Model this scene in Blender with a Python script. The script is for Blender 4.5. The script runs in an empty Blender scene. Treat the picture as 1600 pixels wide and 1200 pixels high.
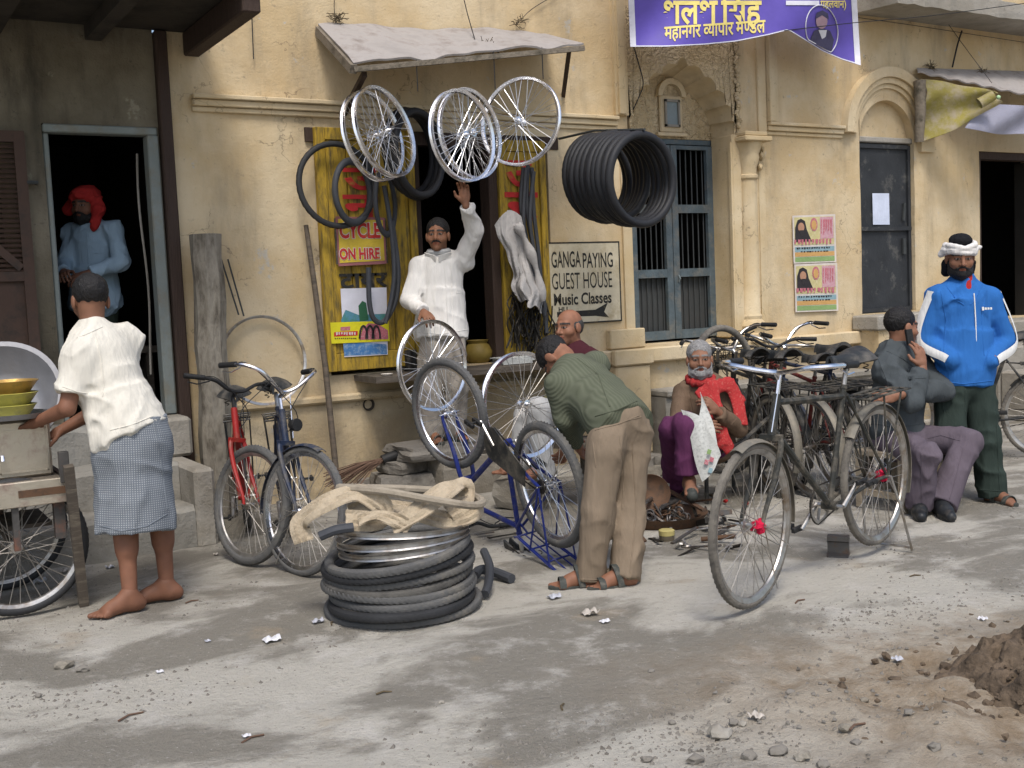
import bpy, bmesh, math, random
import numpy as np
from mathutils import Vector, Matrix
R = math.radians
random.seed(7)
SC = bpy.context.scene
COL = SC.collection

# ------------------------------------------------------------------ camera
# world: X along the facade (to the right), Y into the wall, Z up; facade plane Y = 0, street Z = 0
FPX = 1750.0
def unit(v):
    v = np.array(v, float); return v / np.linalg.norm(v)
_dn = unit((920, 21200, 1750)); _ax = unit((2900, -270, 1750)); _ax = unit(_ax - _dn * _ax.dot(_dn))
_az = -_dn; _ay = np.cross(_az, _ax)
if _ay[2] < 0: _ay = -_ay
CAM = np.array([0.0, -7.74, 1.46])
def ray(px, py):
    r = np.array([(px - 800) / FPX, (py - 600) / FPX, 1.0])
    return np.array([r.dot(_ax), r.dot(_ay), r.dot(_az)])
def at(px, py, d): return CAM + ray(px, py) * d                  # by camera depth
def wl(px, py, y=0.0):                                           # on a plane parallel to the facade
    r = ray(px, py); return CAM + r * ((y - CAM[1]) / r[1])
def gr(px, py, z=0.0):                                           # on a level plane
    r = ray(px, py); return CAM + r * ((z - CAM[2]) / r[2])
cd = bpy.data.cameras.new('camera'); cam = bpy.data.objects.new('camera', cd); COL.objects.link(cam)
_r = np.array([_ax[0], _ay[0], _az[0]]); _d = np.array([_ax[1], _ay[1], _az[1]]); _f = np.array([_ax[2], _ay[2], _az[2]])
M = Matrix(((_r[0], -_d[0], -_f[0], CAM[0]), (_r[1], -_d[1], -_f[1], CAM[1]), (_r[2], -_d[2], -_f[2], CAM[2]), (0, 0, 0, 1)))
cam.matrix_world = M
cd.sensor_width = 36; cd.lens = FPX / 1600 * 36; cd.clip_start = 0.05; cd.clip_end = 1000
SC.camera = cam

# ------------------------------------------------------------------ light
SUN_EL, SUN_AZ = 58, 205          # azimuth clockwise from +Y: behind the camera, over its left shoulder
w = bpy.data.worlds.new('World'); SC.world = w; w.use_nodes = True
nt = w.node_tree; bg = nt.nodes['Background']
sky = nt.nodes.new('ShaderNodeTexSky'); sky.sky_type = 'NISHITA'; sky.sun_disc = False
sky.sun_elevation = R(SUN_EL); sky.sun_rotation = R(SUN_AZ); sky.dust_density = 3.0; sky.air_density = 1.0; sky.ozone_density = 0.6
nt.links.new(sky.outputs[0], bg.inputs[0]); bg.inputs[1].default_value = 0.13
sl = bpy.data.lights.new('sun', 'SUN'); sl.energy = 1.5; sl.angle = R(15); sl.color = (1.0, 0.965, 0.915)
so = bpy.data.objects.new('sun', sl); COL.objects.link(so)
_sd = Vector((math.sin(R(SUN_AZ)) * math.cos(R(SUN_EL)), math.cos(R(SUN_AZ)) * math.cos(R(SUN_EL)), math.sin(R(SUN_EL))))
so.rotation_euler = _sd.to_track_quat('Z', 'Y').to_euler(); so.location = (0, -6, 9)
SC.view_settings.view_transform = 'Standard'; SC.view_settings.look = 'None'
SC.view_settings.exposure = 0.55; SC.view_settings.gamma = 1.0; SC.view_settings.use_curve_mapping = False
SC.cycles.max_bounces = 6; SC.cycles.use_denoising = True

# ------------------------------------------------------------------ materials
MATS = {}
def mat(name, col, rough=0.7, metal=0.0, var=0.18, scale=5.0, bump=0.15, bscale=40.0, dirt=None, spec=0.3, stretch=(1, 1, 1), attr=None, coat=0.0):
    """procedural surface: base colour broken up by noise, optional second 'dirt' colour (colour, amount, scale), fine relief"""
    if name in MATS: return MATS[name]
    m = bpy.data.materials.new(name); m.use_nodes = True; n = m.node_tree.nodes; L = m.node_tree.links
    b = n['Principled BSDF']
    tc = n.new('ShaderNodeTexCoord'); mp = n.new('ShaderNodeMapping'); mp.inputs['Scale'].default_value = stretch
    L.new(tc.outputs['Object'], mp.inputs[0])
    n1 = n.new('ShaderNodeTexNoise'); n1.inputs['Scale'].default_value = scale; n1.inputs['Detail'].default_value = 6; n1.inputs['Roughness'].default_value = 0.62
    L.new(mp.outputs[0], n1.inputs['Vector'])
    rm = n.new('ShaderNodeMapRange'); rm.inputs[1].default_value = 0.25; rm.inputs[2].default_value = 0.75
    rm.inputs[3].default_value = 1 - var; rm.inputs[4].default_value = 1 + var; L.new(n1.outputs[0], rm.inputs[0])
    mul = n.new('ShaderNodeVectorMath'); mul.operation = 'SCALE'
    if attr:
        a = n.new('ShaderNodeAttribute'); a.attribute_name = attr; L.new(a.outputs['Color'], mul.inputs[0])
    else: mul.inputs[0].default_value = col[:3]
    L.new(rm.outputs[0], mul.inputs['Scale']); out = mul.outputs[0]
    if dirt:
        dc, amt, ds = dirt
        n2 = n.new('ShaderNodeTexNoise'); n2.inputs['Scale'].default_value = ds; n2.inputs['Detail'].default_value = 8; n2.inputs['Roughness'].default_value = 0.7
        L.new(mp.outputs[0], n2.inputs['Vector'])
        r2 = n.new('ShaderNodeMapRange'); r2.inputs[1].default_value = 0.62 - 0.3 * amt; r2.inputs[2].default_value = 0.78 - 0.22 * amt
        L.new(n2.outputs[0], r2.inputs[0])
        mx = n.new('ShaderNodeMix'); mx.data_type = 'RGBA'; L.new(r2.outputs[0], mx.inputs['Factor'])
        L.new(out, mx.inputs['A']); mx.inputs['B'].default_value = (*dc, 1); out = mx.outputs['Result']
    L.new(out, b.inputs['Base Color'])
    b.inputs['Roughness'].default_value = rough; b.inputs['Metallic'].default_value = metal
    b.inputs['Specular IOR Level'].default_value = spec; b.inputs['Coat Weight'].default_value = coat
    if rough < 0.6:
        r3 = n.new('ShaderNodeMapRange'); r3.inputs[3].default_value = max(0.05, rough - 0.12); r3.inputs[4].default_value = min(1, rough + 0.25)
        L.new(n1.outputs[0], r3.inputs[0]); L.new(r3.outputs[0], b.inputs['Roughness'])
    if bump:
        n3 = n.new('ShaderNodeTexNoise'); n3.inputs['Scale'].default_value = bscale; n3.inputs['Detail'].default_value = 5; L.new(mp.outputs[0], n3.inputs['Vector'])
        bp = n.new('ShaderNodeBump'); bp.inputs['Strength'].default_value = bump; bp.inputs['Distance'].default_value = 0.02
        L.new(n3.outputs[0], bp.inputs['Height']); L.new(bp.outputs[0], b.inputs['Normal'])
    MATS[name] = m; return m
def flat(name, col, rough=0.75, **k): return mat(name, col, rough, var=k.pop('var', 0.1), scale=k.pop('scale', 20), bump=k.pop('bump', 0.05), **k)

def plaster(name, base, light, grime, patch, streak=0.5, gs=1.0, relief=0.35):
    """old lime-washed plaster: cloudy base, pale worn areas, bluish patches of an older coat, vertical grime streaks, pits"""
    m = bpy.data.materials.new(name); m.use_nodes = True; n = m.node_tree.nodes; L = m.node_tree.links; b = n['Principled BSDF']
    g = n.new('ShaderNodeNewGeometry')
    def noise(sc, det=6, rg=0.6, stretch=None, dist=0):
        t = n.new('ShaderNodeTexNoise'); t.inputs['Scale'].default_value = sc; t.inputs['Detail'].default_value = det; t.inputs['Roughness'].default_value = rg; t.inputs['Distortion'].default_value = dist
        if stretch:
            mp = n.new('ShaderNodeMapping'); mp.inputs['Scale'].default_value = stretch; L.new(g.outputs['Position'], mp.inputs[0]); L.new(mp.outputs[0], t.inputs['Vector'])
        else: L.new(g.outputs['Position'], t.inputs['Vector'])
        return t.outputs[0]
    def ramp(x, a, c):
        r = n.new('ShaderNodeMapRange'); r.inputs[1].default_value = a; r.inputs[2].default_value = c; r.interpolation_type = 'SMOOTHSTEP'; L.new(x, r.inputs[0]); return r.outputs[0]
    def mix(f, a, c, k=1.0):
        x = n.new('ShaderNodeMix'); x.data_type = 'RGBA'
        if k != 1.0:
            mm = n.new('ShaderNodeMath'); mm.operation = 'MULTIPLY'; mm.inputs[1].default_value = k; L.new(f, mm.inputs[0]); f = mm.outputs[0]
        L.new(f, x.inputs['Factor'])
        for s, v in (('A', a), ('B', c)):
            if isinstance(v, tuple): x.inputs[s].default_value = (*v, 1)
            else: L.new(v, x.inputs[s])
        return x.outputs['Result']
    c = mix(ramp(noise(1.3), 0.36, 0.66), base, light)
    c = mix(ramp(noise(3.1, 9, 0.72), 0.60, 0.66), c, patch, 0.75)
    c = mix(ramp(noise(1.7, 8, 0.65, (1.6, 1.6, 0.35)), 0.46, 0.75), c, grime, streak)
    c = mix(ramp(noise(16, 9, 0.8), 0.57, 0.68), c, grime, 0.75)
    c = mix(ramp(noise(5, 10, 0.78, None, 0.6), 0.645, 0.69), c, (0.14, 0.115, 0.085), 0.55)
    # hairline cracks
    vo = n.new('ShaderNodeTexVoronoi'); vo.feature = 'DISTANCE_TO_EDGE'; vo.inputs['Scale'].default_value = 1.15
    dm = n.new('ShaderNodeVectorMath'); dm.operation = 'MULTIPLY_ADD'; tn = n.new('ShaderNodeTexNoise'); tn.inputs['Scale'].default_value = 5; tn.inputs['Detail'].default_value = 6; L.new(g.outputs['Position'], tn.inputs['Vector'])
    L.new(tn.outputs['Color'], dm.inputs[0]); dm.inputs[1].default_value = (0.5, 0.5, 0.5); L.new(g.outputs['Position'], dm.inputs[2]); L.new(dm.outputs[0], vo.inputs['Vector'])
    ce = n.new('ShaderNodeMath'); ce.operation = 'MULTIPLY'; L.new(ramp(vo.outputs['Distance'], 0.007, 0.001), ce.inputs[0]); L.new(ramp(noise(1.9), 0.5, 0.6), ce.inputs[1])
    c = mix(ce.outputs[0], c, (0.13, 0.10, 0.07), 0.55)
    # splash zone: soot and mud towards the street (a stain that belongs to the wall)
    sx = n.new('ShaderNodeSeparateXYZ'); L.new(g.outputs['Position'], sx.inputs[0])
    low = n.new('ShaderNodeMapRange'); low.inputs[1].default_value = 1.0; low.inputs[2].default_value = 0.1; L.new(sx.outputs['Z'], low.inputs[0])
    pw = n.new('ShaderNodeMath'); pw.operation = 'MULTIPLY'; L.new(low.outputs[0], pw.inputs[0]); L.new(ramp(noise(2.3, 8, 0.7), 0.3, 0.62), pw.inputs[1])
    c = mix(pw.outputs[0], c, (0.17, 0.145, 0.105), 0.8 * gs)
    L.new(c, b.inputs['Base Color']); b.inputs['Roughness'].default_value = 0.9; b.inputs['Specular IOR Level'].default_value = 0.15
    ad = n.new('ShaderNodeMath'); ad.operation = 'ADD'; L.new(noise(9, 6, 0.6), ad.inputs[0])
    m2 = n.new('ShaderNodeMath'); m2.operation = 'MULTIPLY'; m2.inputs[1].default_value = 0.35; L.new(noise(70, 4), m2.inputs[0]); L.new(m2.outputs[0], ad.inputs[1])
    bp = n.new('ShaderNodeBump'); bp.inputs['Strength'].default_value = relief; bp.inputs['Distance'].default_value = 0.03; L.new(ad.outputs[0], bp.inputs['Height']); L.new(bp.outputs[0], b.inputs['Normal'])
    MATS[name] = m; return m

# ------------------------------------------------------------------ mesh builder
def fr(d):
    d = Vector(d).normalized(); u = Vector((0, 0, 1)) if abs(d.z) < 0.95 else Vector((1, 0, 0))
    a = d.cross(u).normalized(); return a, a.cross(d).normalized()
def V(p): return Vector((float(p[0]), float(p[1]), float(p[2])))
class MB:
    def __init__(s): s.v = []; s.f = []; s.m = Matrix.Identity(4); s.sm = True
    def add(s, vs, fs):
        o = len(s.v); s.v += [tuple(s.m @ V(p)) for p in vs]; s.f += [tuple(i + o for i in f) for f in fs]; return s
    def box(s, lo, hi, bev=0.0):
        lo, hi = [min(a, b) for a, b in zip(lo, hi)], [max(a, b) for a, b in zip(lo, hi)]
        if bev <= 0:
            vs = [(x, y, z) for x in (lo[0], hi[0]) for y in (lo[1], hi[1]) for z in (lo[2], hi[2])]
            return s.add(vs, [(0, 1, 3, 2), (4, 6, 7, 5), (0, 4, 5, 1), (2, 3, 7, 6), (0, 2, 6, 4), (1, 5, 7, 3)])
        bm = bmesh.new(); bmesh.ops.create_cube(bm, size=1)
        for v in bm.verts: v.co = Vector([(lo[i] + hi[i]) / 2 + v.co[i] * (hi[i] - lo[i]) for i in range(3)])
        bmesh.ops.bevel(bm, geom=bm.edges[:], offset=min(bev, 0.45 * min(hi[i] - lo[i] for i in range(3))), segments=1, affect='EDGES')
        bm.verts.index_update(); s.add([v.co for v in bm.verts], [tuple(v.index for v in f.verts) for f in bm.faces]); bm.free(); return s
    def obox(s, c, ax, half):                      # oriented box: centre, three axes, half sizes
        c = V(c); A = [V(a).normalized() for a in ax]
        vs = [c + A[0] * half[0] * i + A[1] * half[1] * j + A[2] * half[2] * k for i in (-1, 1) for j in (-1, 1) for k in (-1, 1)]
        return s.add(vs, [(0, 1, 3, 2), (4, 6, 7, 5), (0, 4, 5, 1), (2, 3, 7, 6), (0, 2, 6, 4), (1, 5, 7, 3)])
    def bar(s, a, b, w, h=None, up=(0, 0, 1)):     # rectangular bar from a to b
        a, b = V(a), V(b); d = (b - a); u = V(up); x = d.cross(u)
        if x.length < 1e-6: x = d.cross(Vector((1, 0, 0)))
        return s.obox((a + b) / 2, (d, x, d.cross(x)), (d.length / 2, w / 2, (h or w) / 2))
    def tube(s, pts, r, n=8, closed=False, cap=True):
        P = [V(p) for p in pts]; k = len(P); rs = r if isinstance(r, (list, tuple)) else [r] * k
        vs, fs = [], []; prev = None
        for i, p in enumerate(P):
            if closed: t = (P[(i + 1) % k] - P[i - 1])
            else: t = P[min(i + 1, k - 1)] - P[max(i - 1, 0)]
            t = t.normalized() if t.length > 1e-9 else Vector((0, 0, 1))
            if prev is None: a, b = fr(t)
            else:
                a = prev - t * prev.dot(t); a = a.normalized() if a.length > 1e-6 else fr(t)[0]; b = a.cross(t)
            prev = a
            for j in range(n):
                q = 2 * math.pi * j / n; vs.append(p + (a * math.cos(q) + b * math.sin(q)) * rs[i])
        for i in range(k if closed else k - 1):
            i2 = (i + 1) % k
            for j in range(n): fs.append((i * n + j, i * n + (j + 1) % n, i2 * n + (j + 1) % n, i2 * n + j))
        if cap and not closed: fs += [tuple(range(n))[::-1], tuple((k - 1) * n + j for j in range(n))]
        return s.add(vs, fs)
    def lathe(s, prof, c=(0, 0, 0), axis=(0, 0, 1), n=32, a0=0, a1=2 * math.pi, xdir=None):
        c = V(c); ax = V(axis).normalized(); x, y = fr(ax)
        if xdir is not None:
            x = V(xdir); x = (x - ax * x.dot(ax)).normalized(); y = ax.cross(x)
        full = abs(a1 - a0 - 2 * math.pi) < 1e-6; k = n if full else n + 1; vs, fs = [], []
        for i in range(k):
            q = a0 + (a1 - a0) * i / n
            for (r, z) in prof: vs.append(c + ax * z + (x * math.cos(q) + y * math.sin(q)) * r)
        m = len(prof)
        for i in range(n):
            i2 = (i + 1) % k
            for j in range(m - 1): fs.append((i * m + j, i2 * m + j, i2 * m + j + 1, i * m + j + 1))
        return s.add(vs, fs)
    def torus(s, c, axis, Rr, r, n=48, m=10, tread=0.0, flatten=1.0, jit=0.0, a0=0, a1=2 * math.pi):
        c = V(c); ax = V(axis).normalized(); x, y = fr(ax); vs, fs = [], []; full = abs(a1 - a0 - 2 * math.pi) < 1e-6
        k = n if full else n + 1
        ph = [random.uniform(0, 6.28) for _ in range(4)]
        for i in range(k):
            q = a0 + (a1 - a0) * i / n; e = x * math.cos(q) + y * math.sin(q)
            rr = Rr * (1 + jit * math.sin(2 * q + ph[0]) + jit * .5 * math.sin(3 * q + ph[1])); dz = jit * Rr * (math.sin(2 * q + ph[2]) * .8 + .4 * math.sin(3 * q + ph[3]))
            for j in range(m):
                t = 2 * math.pi * j / m; cr = r
                if tread and abs(t if t < math.pi else t - 2 * math.pi) < 1.25: cr = r + tread * (1 if (i + (j % 2)) % 2 else -0.3)
                vs.append(c + e * (rr + cr * math.cos(t)) + ax * (dz + cr * flatten * math.sin(t)))
        for i in range(n):
            i2 = (i + 1) % k
            for j in range(m): fs.append((i * m + j, i2 * m + j, i2 * m + (j + 1) % m, i * m + (j + 1) % m))
        return s.add(vs, fs)
    def prism(s, poly, o, u, v, w):                # polygon (2D) in plane o + a*u + b*v, extruded by vector w
        o, u, v, w = V(o), V(u), V(v), V(w); k = len(poly)
        vs = [o + u * a + v * b for a, b in poly]; vs += [p + w for p in vs]
        return s.add(vs, [tuple(range(k))[::-1], tuple(range(k, 2 * k))] + [(i, (i + 1) % k, k + (i + 1) % k, k + i) for i in range(k)])
    def sheet(s, fn, nu, nv, thick=0.0):
        vs = [V(fn(i / nu, j / nv)) for i in range(nu + 1) for j in range(nv + 1)]; K = nv + 1
        fs = [(i * K + j, (i + 1) * K + j, (i + 1) * K + j + 1, i * K + j + 1) for i in range(nu) for j in range(nv)]
        if thick:
            me = bpy.data.meshes.new('t'); me.from_pydata(vs, [], fs); me.update(); nrm = [v.normal.copy() for v in me.vertices]; bpy.data.meshes.remove(me)
            o = len(vs); vs += [p - nn * thick for p, nn in zip(vs, nrm)]; fs += [tuple(o + i for i in f[::-1]) for f in fs]
            edge = [i * K for i in range(nu + 1)] + [nu * K + j for j in range(1, K)] + [i * K + nv for i in range(nu - 1, -1, -1)] + [j for j in range(nv - 1, 0, -1)]
            for a, b in zip(edge, edge[1:] + edge[:1]): fs.append((b, a, o + a, o + b))
        return s.add(vs, fs)
    def blob(s, c, rad, sub=2, amp=0.25, fq=2.5, seed=0, flat_z=None):
        bm = bmesh.new(); bmesh.ops.create_icosphere(bm, subdivisions=sub, radius=1); off = seed * 3.7
        P = np.array([v.co[:] for v in bm.verts]); k = 1 + amp * (vnoise(P * fq + off) - 0.5) * 2
        P = P * k[:, None] * np.array(rad) + np.array([float(q) for q in c])
        if flat_z is not None: P[:, 2] = np.maximum(P[:, 2], flat_z)
        bm.verts.index_update(); s.add(P, [tuple(v.index for v in f.verts) for f in bm.faces]); bm.free(); return s
    def build(s, name, m, parent=None, smooth=None, local=False):
        return mesh(name, s.v, s.f, m, parent, smooth=(s.sm if smooth is None else smooth), local=local)

def vnoise(P):
    P = np.asarray(P, float); I = np.floor(P).astype(np.int64); f = P - I; f = f * f * (3 - 2 * f)
    def h(i, j, k):
        x = (i * 374761393 + j * 668265263 + k * 2147483647) & 0xFFFFFFFF
        x = ((x ^ (x >> 13)) * 1274126177) & 0xFFFFFFFF; x = x ^ (x >> 16); return (x & 0xFFFF) / 65535.0
    r = 0
    for a in (0, 1):
        for b in (0, 1):
            for c in (0, 1):
                wgt = (f[..., 0] if a else 1 - f[..., 0]) * (f[..., 1] if b else 1 - f[..., 1]) * (f[..., 2] if c else 1 - f[..., 2])
                r = r + wgt * h(I[..., 0] + a, I[..., 1] + b, I[..., 2] + c)
    return r
ROOT = {}                                          # world position of a thing's root, for building its parts in world coordinates
def root_of(o):
    while o.parent: o = o.parent
    return o
def mesh(name, vs, fs, m, parent=None, smooth=True, local=False, ang=40):
    vs = np.array([tuple(p) for p in vs], float).reshape(-1, 3)
    me = bpy.data.meshes.new(name); ob = bpy.data.objects.new(name, me); COL.objects.link(ob)
    if parent is not None:
        ob.parent = parent
        if not local: vs = vs - np.array(ROOT.get(root_of(parent).name, (0, 0, 0)))
    elif not local:
        o = np.array([(vs[:, 0].min() + vs[:, 0].max()) / 2, (vs[:, 1].min() + vs[:, 1].max()) / 2, vs[:, 2].min()])
        vs = vs - o; ob.location = o; ROOT[ob.name] = tuple(o)
    me.from_pydata(vs.tolist(), [], [tuple(int(i) for i in f) for f in fs]); me.update()
    bm = bmesh.new(); bm.from_mesh(me); bmesh.ops.recalc_face_normals(bm, faces=bm.faces[:]); bm.to_mesh(me); bm.free()
    if smooth:
        me.polygons.foreach_set('use_smooth', [True] * len(me.polygons))
        try: me.set_sharp_from_angle(angle=R(ang))
        except Exception: pass
    me.materials.append(MATS[m] if isinstance(m, str) else m)
    return ob
def tag(o, label=None, cat=None, group=None, kind=None):
    if label: o['label'] = label
    if cat: o['category'] = cat
    if group: o['group'] = group
    if kind: o['kind'] = kind
    return o
def thing(name, loc, label, cat, group=None, rot=None):
    o = bpy.data.objects.new(name, None); COL.objects.link(o); o.location = [float(q) for q in loc]; o.empty_display_size = 0.1
    ROOT[o.name] = tuple(float(q) for q in loc)
    if rot is not None: o.rotation_euler = rot
    return tag(o, label, cat, group)
def textmesh(s, bold=0.0, font_scale=1.0):
    """lettering as flat triangles in the XY plane, normalised to 0..1 x 0..1; returns verts, faces, aspect"""
    cu = bpy.data.curves.new('t', 'FONT'); cu.body = s; cu.offset = bold; cu.resolution_u = 3; cu.fill_mode = 'FRONT'
    ob = bpy.data.objects.new('t', cu); COL.objects.link(ob); dg = bpy.context.evaluated_depsgraph_get(); dg.update()
    me = bpy.data.meshes.new_from_object(ob.evaluated_get(dg)); vs = np.array([v.co[:] for v in me.vertices]).reshape(-1, 3); fs = [tuple(p.vertices) for p in me.polygons]
    bpy.data.objects.remove(ob); bpy.data.curves.remove(cu); bpy.data.meshes.remove(me)
    return vs, fs
def letters(name, s, o, u, v, m, parent, bold=0.0, cut=None):
    """text stretched over the parallelogram o, o+u, o+v"""
    vs, fs = textmesh(s, bold)
    lo, hi = vs.min(0), vs.max(0); q = (vs - lo) / np.maximum(hi - lo, 1e-6)
    o, u, v = np.array(o, float), np.array(u, float), np.array(v, float)
    P = o + q[:, :1] * u + q[:, 1:2] * v
    ob = mesh(name, P, fs, m, parent, smooth=False)
    return ob
# ------------------------------------------------------------------ setting: materials
plaster('yellow_plaster', (0.53, 0.40, 0.225), (0.63, 0.52, 0.345), (0.26, 0.22, 0.16), (0.47, 0.465, 0.43), 0.6)
plaster('trim_plaster', (0.55, 0.425, 0.245), (0.64, 0.535, 0.36), (0.27, 0.21, 0.14), (0.56, 0.46, 0.30), 0.35, 0.6, 0.25)
plaster('rough_stucco', (0.53, 0.41, 0.235), (0.61, 0.50, 0.33), (0.27, 0.20, 0.12), (0.50, 0.40, 0.27), 0.45, 0.6, 0.5)
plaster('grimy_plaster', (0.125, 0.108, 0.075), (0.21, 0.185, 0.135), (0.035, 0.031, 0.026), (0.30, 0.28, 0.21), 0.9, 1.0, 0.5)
plaster('cement', (0.27, 0.25, 0.21), (0.36, 0.34, 0.30), (0.13, 0.12, 0.10), (0.30, 0.28, 0.25), 0.5, 0.8, 0.5)
plaster('step_cement', (0.20, 0.195, 0.175), (0.30, 0.29, 0.26), (0.10, 0.095, 0.085), (0.24, 0.23, 0.21), 0.5, 0.5, 0.5)
# deep swirl relief for the stucco spandrels
_m = MATS['rough_stucco']; _n = _m.node_tree.nodes; _L = _m.node_tree.links
_g = _n.new('ShaderNodeNewGeometry'); _t = _n.new('ShaderNodeTexNoise'); _t.inputs['Scale'].default_value = 17; _t.inputs['Distortion'].default_value = 1.6; _t.inputs['Detail'].default_value = 2
_L.new(_g.outputs['Position'], _t.inputs['Vector'])
_b = [x for x in _n if x.type == 'BUMP'][0]; _b.inputs['Strength'].default_value = 1.0; _b.inputs['Distance'].default_value = 0.05; _L.new(_t.outputs[0], _b.inputs['Height'])
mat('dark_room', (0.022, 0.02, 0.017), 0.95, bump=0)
mat('soot', (0.045, 0.038, 0.03), 0.95, dirt=((0.02, 0.018, 0.015), 0.5, 3))
mat('white_frame', (0.20, 0.225, 0.21), 0.7, dirt=((0.20, 0.19, 0.15), 0.45, 6))
mat('dark_wood', (0.05, 0.032, 0.024), 0.75, stretch=(6, 6, 0.7), bump=0.4, bscale=20)
mat('brown_shutter', (0.075, 0.045, 0.032), 0.7, dirt=((0.035, 0.028, 0.022), 0.4, 5))
mat('blue_paint', (0.085, 0.112, 0.125), 0.65, dirt=((0.16, 0.155, 0.135), 0.45, 7), var=0.3, scale=9, bump=0.3)
mat('iron_bar', (0.06, 0.065, 0.065), 0.6, 0.3)
mat('board_grey', (0.05, 0.053, 0.052), 0.8, dirt=((0.05, 0.05, 0.048), 0.5, 4))
mat('black_metal_door', (0.035, 0.038, 0.042), 0.5, 0.2, dirt=((0.15, 0.145, 0.13), 0.22, 5), var=0.35, scale=4)
mat('yellow_wood', (0.40, 0.26, 0.028), 0.65, stretch=(5, 5, 0.8), dirt=((0.10, 0.075, 0.03), 0.55, 6), var=0.3, bump=0.3)
mat('plank_wood', (0.085, 0.07, 0.055), 0.8, stretch=(0.8, 6, 6), dirt=((0.17, 0.15, 0.12), 0.4, 4), bump=0.4)
mat('stone_grey', (0.20, 0.185, 0.16), 0.9, dirt=((0.10, 0.09, 0.075), 0.5, 5), bump=0.6, bscale=25)
mat('stone_post', (0.26, 0.235, 0.19), 0.9, dirt=((0.10, 0.085, 0.065), 0.6, 5), stretch=(2, 2, 0.7), bump=0.6, bscale=20)
mat('glass_dim', (0.20, 0.24, 0.25), 0.15, bump=0)

# ------------------------------------------------------------------ ground
def axis(lo, hi, f0, f1, step, coarse):
    a = list(np.arange(f0, f1, step)); x = f0; s = step
    while x > lo: s *= 1.5; x -= s; a.insert(0, x)
    x = a[-1]; s = step
    while x < hi: s *= 1.5; x += s; a.append(x)
    return np.array(a)
gx = axis(-150, 150, -1.0, 12.0, 0.05, 1); gy = axis(-150, 30, -6.6, 0.5, 0.045, 1)
GX, GY = np.meshgrid(gx, gy, indexing='ij')
P = np.stack([GX, GY, GX * 0], -1)
MOUND = (4.35, -5.25)
def ground_h(x, y):
    P = np.stack([np.asarray(x, float), np.asarray(y, float), np.zeros_like(np.asarray(x, float))], -1)
    h = 0.022 * (vnoise(P * 1.3 + 5) - 0.5) + 0.014 * (vnoise(P * 4.1 + 9) - 0.5) + 0.006 * (vnoise(P * 13 + 2) - 0.5)
    k = np.clip((P[..., 0] - 2.0) / 0.8, 0, 1) * np.clip((-4.35 - P[..., 1] - (P[..., 0] - 3) * 0.25) / 0.5, 0, 1)   # churned soil, near right
    h = h + k * (0.05 * (vnoise(P * 5 + 20) - 0.4) + 0.035 * (vnoise(P * 14 + 7) - 0.5) + 0.02 * (vnoise(P * 33 + 7) - 0.5))
    return h * np.clip((0.3 - P[..., 1]) / 0.3, 0, 1)
H = ground_h(GX, GY)
far = np.clip((np.hypot(GX - 5, GY + 3) - 12) / 10, 0, 1); H = H * (1 - far)
nx, ny = GX.shape
idx = np.arange(nx * ny).reshape(nx, ny)
fs = np.stack([idx[:-1, :-1], idx[1:, :-1], idx[1:, 1:], idx[:-1, 1:]], -1).reshape(-1, 4)
gm = bpy.data.materials.new('street_dirt'); gm.use_nodes = True
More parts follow.
